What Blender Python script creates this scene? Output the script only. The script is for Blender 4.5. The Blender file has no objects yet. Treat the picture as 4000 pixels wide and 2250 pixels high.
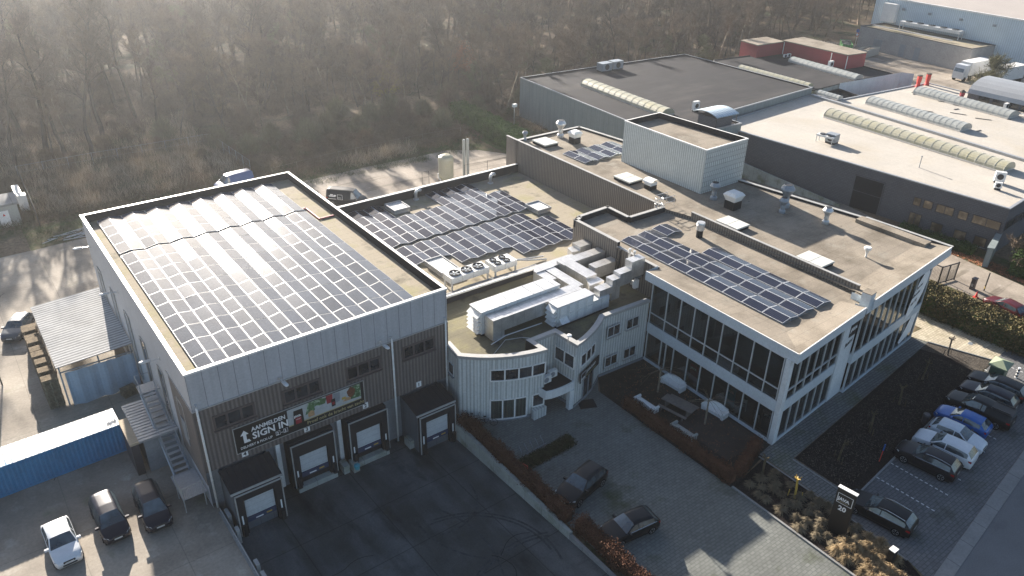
import bpy, math, random
import numpy as np
from mathutils import Vector, Matrix
random.seed(11)
R = math.radians
sc = bpy.context.scene
col = sc.collection

# ---------------------------------------------------------------- camera
yaw, pitch, roll = R(37.46388), R(29.11374), R(1.26064)
fw = Vector((math.sin(yaw)*math.cos(pitch), math.cos(yaw)*math.cos(pitch), -math.sin(pitch)))
sd = Vector((math.cos(yaw), -math.sin(yaw), 0)); up = sd.cross(fw)
s2 = math.cos(roll)*sd + math.sin(roll)*up; u2 = -math.sin(roll)*sd + math.cos(roll)*up
cam = bpy.data.objects.new("camera", bpy.data.cameras.new("camera"))
col.objects.link(cam)
M4 = Matrix((s2, u2, -fw)).transposed().to_4x4(); M4.translation = Vector((0, 0, 42.0))
cam.matrix_world = M4
cam.data.sensor_width = 36.0; cam.data.lens = 3062.77/4000*36.0
cam.data.clip_end = 3000; cam.data.clip_start = 0.5
sc.camera = cam
# ---------------------------------------------------------------- sky, sun, exposure
SUN_AZ, SUN_EL = R(81.5), R(18.6)      # azimuth from +X, anticlockwise
w = bpy.data.worlds.new("World"); sc.world = w; w.use_nodes = True
nt = w.node_tree; nt.nodes.clear()
wo = nt.nodes.new("ShaderNodeOutputWorld"); bg = nt.nodes.new("ShaderNodeBackground")
sky = nt.nodes.new("ShaderNodeTexSky"); sky.sky_type = 'NISHITA'; sky.sun_disc = False
sky.sun_elevation = SUN_EL; sky.sun_rotation = R(90) - SUN_AZ
sky.air_density = 0.8; sky.dust_density = 1.3; sky.ozone_density = 0.9
bg.inputs[1].default_value = 0.055
nt.links.new(sky.outputs[0], bg.inputs[0]); nt.links.new(bg.outputs[0], wo.inputs[0])
sl = bpy.data.lights.new("sun", 'SUN'); sl.energy = 5.0; sl.angle = R(0.55); sl.color = (1.0, 0.915, 0.81)
sun = bpy.data.objects.new("sun", sl); col.objects.link(sun)
sdv = Vector((math.cos(SUN_AZ)*math.cos(SUN_EL), math.sin(SUN_AZ)*math.cos(SUN_EL), math.sin(SUN_EL)))
sun.rotation_euler = sdv.to_track_quat('Z', 'Y').to_euler(); sun.location = (40, 150, 90)
sc.view_settings.view_transform = 'Standard'; sc.view_settings.look = 'None'
sc.view_settings.exposure = 1.95; sc.view_settings.gamma = 1.0
sc.cycles.max_bounces = 6; sc.cycles.diffuse_bounces = 3; sc.cycles.transparent_max_bounces = 8; sc.cycles.volume_bounces = 0
sc.cycles.use_denoising = True; sc.cycles.sample_clamp_indirect = 6

# ---------------------------------------------------------------- materials
MATS = {}
class NT:
    def __init__(s, name):
        s.m = bpy.data.materials.new(name); s.m.use_nodes = True; s.t = s.m.node_tree
        s.b = s.t.nodes["Principled BSDF"]; s.out = s.t.nodes["Material Output"]
    def n(s, t, **k):
        nd = s.t.nodes.new("ShaderNode"+t)
        for a, v in k.items(): setattr(nd, a, v)
        return nd
    def L(s, a, b): s.t.links.new(a, b)
    def math(s, op, a, b=None, c=None):
        nd = s.n("Math", operation=op)
        for i, v in enumerate((a, b, c)):
            if v is None: continue
            if isinstance(v, (int, float)): nd.inputs[i].default_value = v
            else: s.L(v, nd.inputs[i])
        return nd.outputs[0]
    def noise(s, vec, scale, detail=3, rough=.55):
        nd = s.n("TexNoise"); nd.inputs["Scale"].default_value = scale; nd.inputs["Detail"].default_value = detail
        nd.inputs["Roughness"].default_value = rough
        s.L(vec, nd.inputs["Vector"]); return nd.outputs["Fac"]
    def mapr(s, v, a, b, c, d):
        nd = s.n("MapRange"); s.L(v, nd.inputs[0])
        for i, x in enumerate((a, b, c, d)): nd.inputs[i+1].default_value = x
        return nd.outputs[0]
    def mixc(s, f, a, b):
        nd = s.n("Mix", data_type='RGBA')
        if isinstance(f, (int, float)): nd.inputs[0].default_value = f
        else: s.L(f, nd.inputs[0])
        for i, v in ((6, a), (7, b)):
            if isinstance(v, tuple): nd.inputs[i].default_value = (*v[:3], 1)
            else: s.L(v, nd.inputs[i])
        return nd.outputs[2]
    def mul(s, c, f):
        nd = s.n("VectorMath", operation='SCALE')
        if isinstance(c, tuple): nd.inputs[0].default_value = c
        else: s.L(c, nd.inputs[0])
        s.L(f, nd.inputs[3]); return nd.outputs[0]

def mat(name, c, rough=.7, metal=0., var=.12, vs=.35, fine=.08, fs=6., rib=None, seam=None, brick=None,
        patch=(), bump=None, spec=.5, trans=0., streak=None, emit=None, stretch=None):
    """c linear colour; rib=(period,depth,duty); seam=(pu,pv,width,dark); brick=(w,h,mortar,dark,var);
    patch=[(colour,scale,lo,hi[,stretch])]; streak=(scale_u,scale_v,depth)"""
    N = NT(name); MATS[name] = N.m
    geo = N.n("NewGeometry").outputs["Position"]
    uvn = N.n("UVMap").outputs[0]
    sx = N.n("SeparateXYZ"); N.L(uvn, sx.inputs[0]); U, V = sx.outputs[0], sx.outputs[1]
    colr = c
    f1 = N.mapr(N.noise(geo, vs, 4), .3, .7, 1-var, 1+var)
    f2 = N.mapr(N.noise(geo, fs, 2), .3, .7, 1-fine, 1+fine)
    fac = N.math('MULTIPLY', f1, f2); hgt = None
    if brick:
        bw, bh, mo, dk, bv = brick
        b = N.n("TexBrick"); N.L(uvn, b.inputs["Vector"]); b.inputs["Scale"].default_value = 1
        b.inputs["Brick Width"].default_value = bw; b.inputs["Row Height"].default_value = bh
        b.inputs["Mortar Size"].default_value = mo; b.inputs["Mortar Smooth"].default_value = .3
        b.inputs["Color1"].default_value = (1-bv, 1-bv, 1-bv, 1); b.inputs["Color2"].default_value = (1+bv, 1+bv, 1+bv, 1)
        b.inputs["Mortar"].default_value = (1-dk, 1-dk, 1-dk, 1)
        sp = N.n("SeparateColor"); N.L(b.outputs[0], sp.inputs[0]); fac = N.math('MULTIPLY', fac, sp.outputs[0])
    if rib:
        p, d, duty = rib
        fr = N.math('FRACT', N.math('DIVIDE', U, p))
        tri = N.math('ABSOLUTE', N.math('SUBTRACT', fr, .5))          # 0 centre .5 edge
        g = N.mapr(tri, duty/2, duty/2+.12, 1, 0)
        fac = N.math('MULTIPLY', fac, N.math('SUBTRACT', 1, N.math('MULTIPLY', g, d)))
        hgt = N.math('MULTIPLY', g, -1)
    if seam:
        pu, pv, wd, dk = seam
        for co, p in ((U, pu), (V, pv)):
            if not p: continue
            fr = N.math('ABSOLUTE', N.math('SUBTRACT', N.math('FRACT', N.math('DIVIDE', co, p)), .5))
            g = N.mapr(fr, .5-wd/p, .5-wd/p*.5, 0, 1)
            fac = N.math('MULTIPLY', fac, N.math('SUBTRACT', 1, N.math('MULTIPLY', g, dk)))
    if streak:
        mp = N.n("Mapping"); N.L(uvn, mp.inputs[0]); mp.inputs["Scale"].default_value = (streak[0], streak[1], 1)
        g = N.noise(mp.outputs[0], 1.0, 4)
        fac = N.math('MULTIPLY', fac, N.mapr(g, .35, .7, 1+streak[2]*.3, 1-streak[2]))
    for p in patch:
        v = geo
        if len(p) > 4:
            mp = N.n("Mapping"); N.L(geo, mp.inputs[0]); mp.inputs["Scale"].default_value = p[4]; v = mp.outputs[0]
        g = N.mapr(N.noise(v, p[1], 5, .6), p[2], p[3], 0, 1)
        colr = N.mixc(g, colr, p[0])
    cc = N.mul(colr, fac); N.L(cc, N.b.inputs["Base Color"])
    N.b.inputs["Roughness"].default_value = rough; N.b.inputs["Metallic"].default_value = metal
    N.b.inputs["Specular IOR Level"].default_value = spec if rough < .72 else min(spec, .12)
    if emit: N.b.inputs["Emission Color"].default_value = (*emit[0], 1); N.b.inputs["Emission Strength"].default_value = emit[1]
    if bump or hgt is not None:
        bp = N.n("Bump"); bp.inputs["Distance"].default_value = .04
        if hgt is not None: bp.inputs["Strength"].default_value = .6; N.L(hgt, bp.inputs["Height"])
        else:
            bp.inputs["Strength"].default_value = bump[1]; N.L(N.noise(geo, bump[0], 3), bp.inputs["Height"])
        N.L(bp.outputs[0], N.b.inputs["Normal"])
    return N.m

def paint(name, c, rough=.3, metal=0., coat=.5, spec=.5):
    N = NT(name); MATS[name] = N.m
    geo = N.n("NewGeometry").outputs["Position"]
    f = N.mapr(N.noise(geo, 2.5, 3), .3, .7, .95, 1.05)
    N.L(N.mul(c, f), N.b.inputs["Base Color"])
    N.b.inputs["Roughness"].default_value = rough
    N.b.inputs["Metallic"].default_value = metal; N.b.inputs["Coat Weight"].default_value = coat*.6
    N.b.inputs["Coat Roughness"].default_value = .06; N.b.inputs["Specular IOR Level"].default_value = spec
    return N.m

def glassmat(name, tint=(.02, .03, .035), transp=0., rough=.04, ior=1.6):
    N = NT(name); MATS[name] = N.m
    g0 = N.n("NewGeometry").outputs["Position"]; N.L(N.mixc(N.mapr(N.noise(g0, .75, 3), .42, .68, 0, 1), tuple(tint), tuple(min(1, t*3.2+.012) for t in tint)), N.b.inputs["Base Color"]); N.b.inputs["Roughness"].default_value = rough
    N.b.inputs["IOR"].default_value = ior; N.b.inputs["Specular IOR Level"].default_value = .6
    geo = N.n("NewGeometry").outputs["Position"]
    bp = N.n("Bump"); bp.inputs["Strength"].default_value = .03; bp.inputs["Distance"].default_value = .05
    N.L(N.noise(geo, .9, 2), bp.inputs["Height"]); N.L(bp.outputs[0], N.b.inputs["Normal"])
    if transp:
        tr = N.n("BsdfTransparent"); tr.inputs[0].default_value = (.62, .70, .68, 1)
        gl = N.n("BsdfGlossy"); gl.inputs["Roughness"].default_value = .02; gl.inputs[0].default_value = (.9, .95, .95, 1)
        fr = N.n("Fresnel"); fr.inputs[0].default_value = 1.75
        mx = N.n("MixShader"); N.L(fr.outputs[0], mx.inputs[0]); N.L(tr.outputs[0], mx.inputs[1]); N.L(gl.outputs[0], mx.inputs[2])
        mx2 = N.n("MixShader"); mx2.inputs[0].default_value = transp; N.L(N.b.outputs[0], mx2.inputs[1]); N.L(mx.outputs[0], mx2.inputs[2])
        N.L(mx2.outputs[0], N.out.inputs[0])
    return N.m

# ---------------------------------------------------------------- mesh helpers
def rootloc(o):
    while o.parent: o = o.parent
    return o.location.copy()

class MB:
    def __init__(s, T=None): s.v = []; s.f = []; s.m = []; s.T = T
    def frame(s, x, y, z=0, ang=0): s.T = Matrix.Translation((x, y, z)) @ Matrix.Rotation(R(ang), 4, 'Z'); return s
    def add(s, vs, fs, m=0):
        b = len(s.v)
        if s.T is not None: vs = [tuple(s.T @ Vector(p)) for p in vs]
        s.v += [tuple(p) for p in vs]; s.f += [tuple(i+b for i in f) for f in fs]
        s.m += [m]*len(fs) if isinstance(m, int) else list(m); return s
    def box(s, x0, y0, z0, x1, y1, z1, m=0):
        if x0 > x1: x0, x1 = x1, x0
        if y0 > y1: y0, y1 = y1, y0
        if z0 > z1: z0, z1 = z1, z0
        v = [(x0,y0,z0),(x1,y0,z0),(x1,y1,z0),(x0,y1,z0),(x0,y0,z1),(x1,y0,z1),(x1,y1,z1),(x0,y1,z1)]
        return s.add(v, [(3,2,1,0),(4,5,6,7),(0,1,5,4),(1,2,6,5),(2,3,7,6),(3,0,4,7)], m)
    def quad(s, a, b, c, d, m=0): return s.add([a, b, c, d], [(0,1,2,3)], m)
    def poly(s, pts, m=0): return s.add(pts, [tuple(range(len(pts)))], m)
    def prism(s, pts, z0, z1, m=0, mt=None):
        n = len(pts); v = [(x, y, z0) for x, y in pts]+[(x, y, z1) for x, y in pts]
        s.add(v, [(i, (i+1) % n, n+(i+1) % n, n+i) for i in range(n)]+[tuple(range(n-1, -1, -1))], m)
        return s.add([(x, y, z1) for x, y in pts], [tuple(range(n))], m if mt is None else mt)
    def ring(s, pts, z0, z1, m=0, closed=True):
        n = len(pts)
        for i in range(n if closed else n-1):
            a, b = pts[i], pts[(i+1) % n]
            s.quad((a[0], a[1], z0), (b[0], b[1], z0), (b[0], b[1], z1), (a[0], a[1], z1), m)
        return s
    def parapet(s, pts, zf, zt, th, m_in, m_cap, lip=.06):
        o = offset(pts, -lip); i = offset(pts, th); n = len(pts)
        for k in range(n):
            q = (k+1) % n
            s.quad((*o[k], zt), (*o[q], zt), (*i[q], zt), (*i[k], zt), m_cap)
            s.quad((*o[k], zt-.14), (*o[q], zt-.14), (*o[q], zt), (*o[k], zt), m_cap)
            s.quad((*i[q], zf), (*i[k], zf), (*i[k], zt), (*i[q], zt), m_in)
        return s
    def tube(s, pts, r, n=6, m=0, caps=True):
        pts = [Vector(p) for p in pts]; rr = r if isinstance(r, (list, tuple)) else [r]*len(pts)
        V = []; F = []
        for i, p in enumerate(pts):
            d = (pts[min(i+1, len(pts)-1)]-pts[max(i-1, 0)]).normalized()
            a = d.cross(Vector((0, 0, 1)))
            if a.length < .05: a = d.cross(Vector((0, 1, 0)))
            a.normalize(); b = d.cross(a)
            V += [tuple(p+(a*math.cos(2*math.pi*k/n)+b*math.sin(2*math.pi*k/n))*rr[i]) for k in range(n)]
        for i in range(len(pts)-1):
            F += [(i*n+k, (i+1)*n+k, (i+1)*n+(k+1) % n, i*n+(k+1) % n) for k in range(n)]
        if caps: F += [tuple(range(n)), tuple(range(len(pts)*n-1, len(pts)*n-n-1, -1))]
        return s.add(V, F, m)
    def lathe(s, x, y, prof, n=14, m=0):
        V = []; F = []
        for r, z in prof: V += [(x+r*math.cos(2*math.pi*k/n), y+r*math.sin(2*math.pi*k/n), z) for k in range(n)]
        for i in range(len(prof)-1): F += [(i*n+k, i*n+(k+1) % n, (i+1)*n+(k+1) % n, (i+1)*n+k) for k in range(n)]
        F += [tuple(range(n-1, -1, -1)), tuple(range((len(prof)-1)*n, len(prof)*n))]
        return s.add(V, F, m)
    def build(s, name, mats, parent=None, smooth=False, local=False, origin=None):
        if isinstance(mats, str): mats = [mats]
        me = bpy.data.meshes.new(name)
        off = Vector((0, 0, 0))
        if not local:
            if parent is not None: off = rootloc(parent)
            elif origin is not None: off = Vector(origin)
        me.from_pydata([(p[0]-off[0], p[1]-off[1], p[2]-off[2]) for p in s.v], [], s.f)
        for k in mats: me.materials.append(MATS[k])
        me.polygons.foreach_set("material_index", s.m)
        if smooth: me.polygons.foreach_set("use_smooth", [True]*len(s.f))
        uv = me.uv_layers.new(name="UVMap"); me.calc_loop_triangles() if False else None
        W = s.v; data = uv.data
        li = 0; buf = []
        for f in s.f:
            a, b, c = (Vector(W[f[0]]), Vector(W[f[1]]), Vector(W[f[2]]))
            nrm = (b-a).cross(c-a)
            if nrm.length > 1e-12: nrm.normalize()
            if abs(nrm.z) > .75:
                for i in f: buf += [W[i][0], W[i][1]]
            else:
                t = Vector((-nrm.y, nrm.x, 0)); t.normalize() if t.length > 0 else None
                for i in f: buf += [W[i][0]*t.x+W[i][1]*t.y, W[i][2]]
        data.foreach_set("uv", buf)
        me.update()
        o = bpy.data.objects.new(name, me); col.objects.link(o)
        if parent is not None: o.parent = parent
        elif origin is not None: o.location = origin
        return o

def offset(pts, d):
    """inward offset of a CCW polygon"""
    n = len(pts); out = []
    for i in range(n):
        p0, p1, p2 = Vector(pts[i-1]), Vector(pts[i]), Vector(pts[(i+1) % n])
        e1 = (p1-p0).normalized(); e2 = (p2-p1).normalized()
        n1 = Vector((-e1.y, e1.x)); n2 = Vector((-e2.y, e2.x))
        b = (n1+n2); k = b.length
        if k < .2: out.append(tuple(p1+n1*d)); continue
        b.normalize(); c = max(b.dot(n1), .35); out.append(tuple(p1+b*(d/c)))
    return out

def thing(name, label, cat, loc=(0, 0, 0), rz=0, group=None):
    o = bpy.data.objects.new(name, None); col.objects.link(o); o.empty_display_size = .3
    o.location = loc; o.rotation_euler = (0, 0, R(rz)); o['label'] = label; o['category'] = cat
    if group: o['group'] = group
    return o
def tag(o, label, cat, group=None):
    o['label'] = label; o['category'] = cat
    if group: o['group'] = group
    return o
def setting(o, kind='structure', label=None):
    o['kind'] = kind
    if label: o['label'] = label
    return o
def kids(o): return list(o.children)
def copy_tree(o, parent=None):
    c = o.copy(); col.objects.link(c); c.parent = parent
    for ch in kids(o): copy_tree(ch, c)
    return c
def place(proto, used, loc, rz, label, group=None):
    o = proto if not used[0] else copy_tree(proto)
    used[0] = True
    o.location = loc; o.rotation_euler = (0, 0, R(rz)); o['label'] = label
    if group: o['group'] = group
    return o

def text(s, size, T, mname, parent, name='lettering', bold=.0, extr=.004, align='LEFT', squeeze=1., shear=0., local=False):
    """flat raised lettering; T maps text plane (x right, y up) to the world"""
    cu = bpy.data.curves.new(name, 'FONT'); cu.body = s; cu.size = size; cu.offset = bold; cu.extrude = extr
    cu.align_x = align; cu.shear = shear; cu.resolution_u = 2
    ob = bpy.data.objects.new("tmp", cu); me = bpy.data.meshes.new_from_object(ob)
    bpy.data.objects.remove(ob); me.name = name
    off = rootloc(parent) if parent is not None and not local else Vector((0, 0, 0))
    me.transform(Matrix.Translation(-off) @ T @ Matrix.Scale(squeeze, 4, (1, 0, 0)))
    me.materials.clear(); me.materials.append(MATS[mname])
    o = bpy.data.objects.new(name, me); col.objects.link(o)
    if parent is not None: o.parent = parent
    return o
def wallT(x, y, z, ang, out=.0, tilt=0):
    """plane on a wall whose run direction is ang (deg); x right along the run, y up, normal outwards"""
    a = R(ang); t = Vector((math.cos(a), math.sin(a), 0)); n = Vector((math.sin(a), -math.cos(a), 0)); u = Vector((0, 0, 1))
    M = Matrix((t, u, n)).transposed().to_4x4(); M.translation = Vector((x, y, z))+n*out
    return M
# ---------------------------------------------------------------- palette
mat('conc_yard', (.30,.265,.22), .85, var=.25, vs=.22, fine=.1, fs=5, seam=(5.5,7,.04,.22),
    patch=[((.20,.172,.14),.12,.45,.7),((.38,.35,.30),.6,.58,.75),((.10,.10,.045),.3,.62,.78)], bump=(4,.15))
mat('conc_light', (.30,.26,.215), .85, var=.2, vs=.25, fine=.1, fs=4, patch=[((.19,.16,.13),.2,.42,.68,(1,.35,1)),((.40,.36,.32),.9,.6,.75),((.17,.145,.115),.35,.55,.62,(.2,1.6,1))])
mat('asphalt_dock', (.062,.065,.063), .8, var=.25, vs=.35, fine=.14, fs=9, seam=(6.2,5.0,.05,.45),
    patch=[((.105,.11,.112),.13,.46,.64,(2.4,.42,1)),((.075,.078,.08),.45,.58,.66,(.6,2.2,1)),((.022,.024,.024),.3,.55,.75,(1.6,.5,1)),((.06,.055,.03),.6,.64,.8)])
mat('asphalt_road', (.15,.155,.16), .8, var=.08, vs=.5, fine=.12, fs=12, patch=[((.10,.10,.105),.25,.55,.7)])
mat('conc_kerb', (.23,.23,.225), .85, var=.1, vs=.6, seam=(2.5,0,.04,.4))
mat('pavers', (.152,.158,.146), .8, var=.12, vs=.3, fine=.1, fs=3, brick=(.44,.24,.03,.26,.08), patch=[((.06,.07,.035),.22,.56,.72),((.18,.18,.165),.5,.6,.8)])
mat('pavers_park', (.135,.137,.14), .8, var=.1, vs=.25, fine=.1, fs=3, brick=(.46,.26,.032,.32,.09), patch=[((.075,.08,.06),.3,.58,.75),((.07,.055,.045),.9,.7,.76)])
mat('pavers_path', (.16,.165,.16), .8, var=.1, vs=.3, fine=.1, fs=3, brick=(.5,.25,.035,.45,.14), patch=[((.10,.11,.07),.3,.5,.7)])
mat('pavers_lane', (.42,.37,.28), .8, var=.08, vs=.3, fine=.1, fs=3, brick=(.44,.24,.03,.3,.1), patch=[((.52,.47,.36),.35,.5,.62,(.15,3.2,1)),((.22,.2,.13),.3,.55,.7)])
mat('mulch', (.019,.015,.014), .95, var=.35, vs=1.2, fine=.7, fs=9, patch=[((.03,.022,.018),5,.56,.7),((.07,.055,.045),9,.70,.76)], bump=(9,.9))
mat('mulch_light', (.06,.052,.044), .95, var=.3, vs=1, fine=.6, fs=9, patch=[((.12,.10,.08),6,.55,.7)], bump=(9,.9))
mat('soil_court', (.03,.027,.023), .95, var=.3, vs=1.2, fine=.4, fs=9, patch=[((.055,.038,.028),4,.58,.72)], bump=(6,.6))
mat('deck', (.055,.045,.04), .8, var=.15, vs=.8, seam=(0,.14,.02,.5))
mat('ground_leaf', (.16,.115,.075), .95, var=.3, vs=.15, fine=.3, fs=2.5, patch=[((.05,.058,.028),.12,.48,.62),((.17,.135,.09),.35,.55,.7),((.03,.028,.02),1.3,.6,.72)], bump=(2,.9))
mat('grass', (.055,.085,.02), .95, var=.3, vs=.5, fine=.3, fs=7, patch=[((.10,.09,.04),.6,.5,.7)], bump=(8,.6))
mat('verge', (.12,.10,.055), .95, var=.3, vs=.5, fine=.35, fs=6, patch=[((.05,.065,.02),.5,.45,.6),((.16,.10,.05),.9,.6,.72)], bump=(6,.7))
mat('white_line', (.5,.5,.5), .7, var=.12, vs=4)
mat('felt', (.30,.262,.20), .9, var=.07, vs=.35, fine=.07, fs=7, seam=(0,1.0,.03,.22), patch=[((.24,.22,.12),.35,.5,.72),((.13,.115,.085),.5,.56,.74),((.30,.27,.22),1.6,.66,.72)], bump=(9,.1))
mat('felt_grey', (.245,.212,.17), .9, var=.1, vs=.4, fine=.12, fs=8, seam=(5,1.0,.03,.22), patch=[((.15,.128,.10),.3,.46,.68),((.26,.24,.20),.7,.55,.75),((.10,.09,.075),1.1,.68,.74)], bump=(9,.1))
mat('felt_dark', (.024,.024,.028), .85, var=.15, vs=.3, fine=.08, fs=5, seam=(0,1.1,.03,.2), patch=[((.052,.049,.049),.10,.5,.75,(.5,2,1)),((.03,.03,.032),.2,.55,.7)])
mat('membrane', (.42,.39,.345), .75, var=.07, vs=.3, fine=.05, fs=3, seam=(1.6,12,.04,.12), patch=[((.35,.31,.25),.15,.5,.75),((.34,.32,.27),1.0,.72,.8)])
mat('parapet_dark', (.020,.020,.024), .85, var=.2)
mat('cap_white', (.72,.71,.68), .45, var=.06, vs=1)
mat('cap_grey', (.34,.335,.32), .5, var=.1, vs=1)
mat('panel_grey', (.40,.41,.43), .5, var=.05, vs=.5, seam=(1.06,0,.035,.45), streak=(2.2,.12,.12))
mat('panel_left', (.42,.43,.45), .55, var=.05, vs=.5, seam=(4.2,0,.04,.3))
mat('rib_brown', (.160,.138,.128), .6, var=.06, vs=.6, rib=(.3,.45,.4), streak=(3,.2,.1))
mat('rib_brown2', (.20,.175,.15), .6, var=.05, vs=.6, rib=(.3,.5,.4))
mat('rib_white', (.58,.60,.58), .55, var=.05, vs=.5, rib=(.3,.32,.3), streak=(3,.3,.1))
mat('rib_pale', (.60,.63,.60), .5, var=.05, vs=.5, rib=(.3,.3,.35))
mat('perforated', (.55,.58,.56), .5, var=.05, vs=.5, brick=(.34,.55,.045,.38,.02), rib=(.34,.28,.3))
mat('render_white', (.60,.62,.62), .7, var=.06, vs=.7, streak=(2,.3,.08))
mat('fascia', (.50,.55,.58), .45, var=.05, vs=.5)
mat('plinth', (.22,.235,.25), .8, var=.12, vs=.7)
mat('conc_wall', (.33,.34,.31), .85, var=.15, vs=.7, seam=(2.0,0,.04,.3), patch=[((.15,.16,.10),.5,.5,.7)])
mat('brick_grey', (.115,.115,.125), .85, var=.06, vs=.4, brick=(.5,.22,.03,.3,.08))
mat('panel_green', (.20,.235,.235), .6, var=.06, vs=.4, seam=(1.1,0,.04,.3), streak=(1.5,.15,.12))
mat('black_felt', (.02,.02,.022), .9)
mat('sky_dome', (.36,.34,.25), .35, var=.08, vs=.6, patch=[((.34,.31,.18),.3,.5,.7)], spec=.6)
mat('dome_pale', (.31,.32,.30), .35, var=.08, vs=.6, spec=.6)
mat('metal_frame', (.32,.33,.34), .45, metal=.3, var=.05)
mat('dark_frame', (.05,.045,.05), .5, var=.05)
mat('brown_frame', (.075,.06,.058), .6, var=.08)
mat('mullion', (.50,.52,.52), .4, var=.03)
mat('galv', (.62,.62,.61), .38, metal=.65, var=.1, vs=1.5, fine=.05)
mat('galv_duct', (.60,.59,.57), .35, metal=.7, var=.14, vs=1.2, seam=(1.2,0,.03,.25))
mat('ahu_white', (.62,.63,.62), .4, var=.05, vs=1, seam=(1.25,0,.04,.3))
mat('white_plastic', (.7,.7,.68), .5, var=.05)
mat('white_curb', (.55,.55,.5), .5, var=.05)
mat('black_metal', (.015,.015,.017), .5, var=.1)
mat('steel_grey', (.27,.30,.33), .5, metal=.4, var=.08)
mat('panel_glass', (.014,.016,.028), .10, var=.1, fine=.1, seam=(0,.17,.016,-1.2), spec=.5)
mat('panel_glass_dusty_sheen', (.068,.078,.095), .125, var=.15, vs=.5, fine=.1, seam=(0,.17,.016,-.35), spec=.38)  # warehouse copy: silver sky reflection, with some dust, put into a paler base colour
mat('panel_frame_bright', (.62,.63,.64), .4, metal=.2, var=.03)
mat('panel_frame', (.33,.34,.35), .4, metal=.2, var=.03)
mat('dock_door', (.46,.48,.49), .6, var=.06, seam=(0,.5,.03,.2))
mat('dock_black', (.022,.022,.025), .8, var=.15)
mat('dock_blue', (.02,.035,.085), .6, var=.1)
mat('yellow', (.42,.28,.05), .6)
mat('red_sign', (.55,.04,.03), .6)
mat('sign_black', (.012,.011,.011), .45, var=.05)
mat('ink_white', (.75,.75,.74), .6, var=0, fine=0)
mat('ink_gold', (.36,.31,.16), .6, var=0, fine=0)
mat('ink_black', (.02,.02,.02), .6, var=0, fine=0)
mat('poster_pale', (.38,.40,.40), .6, var=.1, vs=2)
mat('poster_green', (.06,.13,.05), .6, var=.4, vs=4, patch=[((.28,.36,.26),3,.5,.6)])
mat('poster_hair', (.13,.045,.02), .6, var=.4, vs=8)
mat('poster_red', (.26,.018,.03), .6, var=.05)
mat('poster_tan', (.38,.24,.12), .6, var=.2, vs=5)
mat('teal', (.05,.30,.36), .6, var=.08)
mat('cladding_red', (.26,.03,.04), .6, var=.08, vs=.5)
mat('pale_blue_wall', (.50,.60,.66), .5, var=.04, vs=.4, rib=(.5,.16,.4))
mat('stucco', (.32,.31,.30), .9, var=.08, vs=.5, fine=.12, fs=4)
mat('roof_pinkish', (.36,.32,.29), .7, var=.04, vs=.3, rib=(.8,.2,.3))
mat('corr_white', (.55,.55,.54), .8, var=.15, vs=.5, seam=(0,.42,.17,.5))
mat('tarp_blue', (.33,.37,.42), .55, var=.1, vs=.5, bump=(.9,.8))
mat('container_blue', (.02,.17,.34), .5, var=.12, vs=.8, patch=[((.05,.2,.42),1.2,.6,.75)])
mat('container_top', (.36,.40,.43), .5, var=.12, vs=.5, rib=(.42,.35,.2), patch=[((.04,.20,.38),.22,.62,.66)])
mat('pallet_wood', (.20,.155,.10), .85, var=.3, vs=2.5, fine=.3, fs=20)
mat('bench_wood', (.17,.15,.135), .8, var=.15, vs=2, seam=(0,.16,.02,.4))
mat('beige', (.40,.33,.24), .8, var=.12, patch=[((.1,.09,.07),2,.62,.7)])
mat('bark', (.10,.088,.075), .9, var=.3, vs=1.5, fine=.3, fs=12)
mat('bark_pale', (.20,.17,.13), .9, var=.3, vs=1.5, fine=.3, fs=12)
mat('twig', (.155,.118,.085), .9, var=.3, vs=.15, fine=.2, fs=2)
mat('twig_dark', (.10,.082,.066), .9, var=.3, vs=.15, fine=.2, fs=2)
mat('twig_olive', (.15,.145,.085), .9, var=.3, vs=.2, fine=.2, fs=2)
mat('twig_rust', (.17,.125,.09), .9, var=.3, vs=.2, fine=.2, fs=2)
mat('bramble', (.15,.11,.07), .95, var=.4, vs=.3, fine=.3, fs=3, patch=[((.06,.07,.03),.2,.5,.65)])
mat('seedhead', (.38,.32,.24), .95, var=.3, vs=1)
mat('beech', (.10,.048,.030), .9, var=.35, vs=1.2, fine=.3, fs=14)
mat('hedge_green', (.045,.075,.02), .9, var=.4, vs=.8, fine=.3, fs=9)
mat('hedge_olive', (.115,.095,.045), .9, var=.4, vs=.8, fine=.3, fs=9)
mat('straw', (.29,.215,.125), .9, var=.35, vs=1.0, fine=.2, fs=9)
mat('straw_dull', (.17,.14,.095), .9, var=.35, vs=1.0)
mat('tyre', (.014,.014,.015), .85, var=.1)
mat('alloy', (.35,.36,.37), .3, metal=.7, var=.05)
mat('trim_black', (.012,.012,.013), .5, var=.1)
mat('lamp_clear', (.55,.58,.6), .15, var=.02)
mat('lamp_red', (.30,.012,.015), .2, var=.02)
mat('plate', (.55,.55,.52), .5, var=.02)
mat('chrome', (.6,.6,.6), .15, metal=.9, var=.02)
mat('skip_green', (.06,.26,.06), .6, var=.1, rib=(.6,.35,.3))
mat('rubble', (.22,.20,.17), .95, var=.4, vs=2, bump=(3,.9))
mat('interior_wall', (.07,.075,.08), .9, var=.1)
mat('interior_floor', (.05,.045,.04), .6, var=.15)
mat('curtain', (.18,.21,.21), .9, var=.1, rib=(.35,.6,.4))
mat('smoke_soot', (.09,.09,.09), .9)
mat('puddle', (.6,.58,.55), .12, var=.1)
paint('car_white', (.62,.64,.66), .3); paint('car_white2', (.56,.60,.64), .3); paint('car_black', (.006,.007,.009), .35, coat=.12, spec=.28)
paint('car_navy', (.007,.008,.018), .32, .1, coat=.15, spec=.3); paint('car_dark', (.013,.012,.016), .34, .1, coat=.15, spec=.3); paint('car_blue', (.01,.10,.36), .28, .2)
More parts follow.
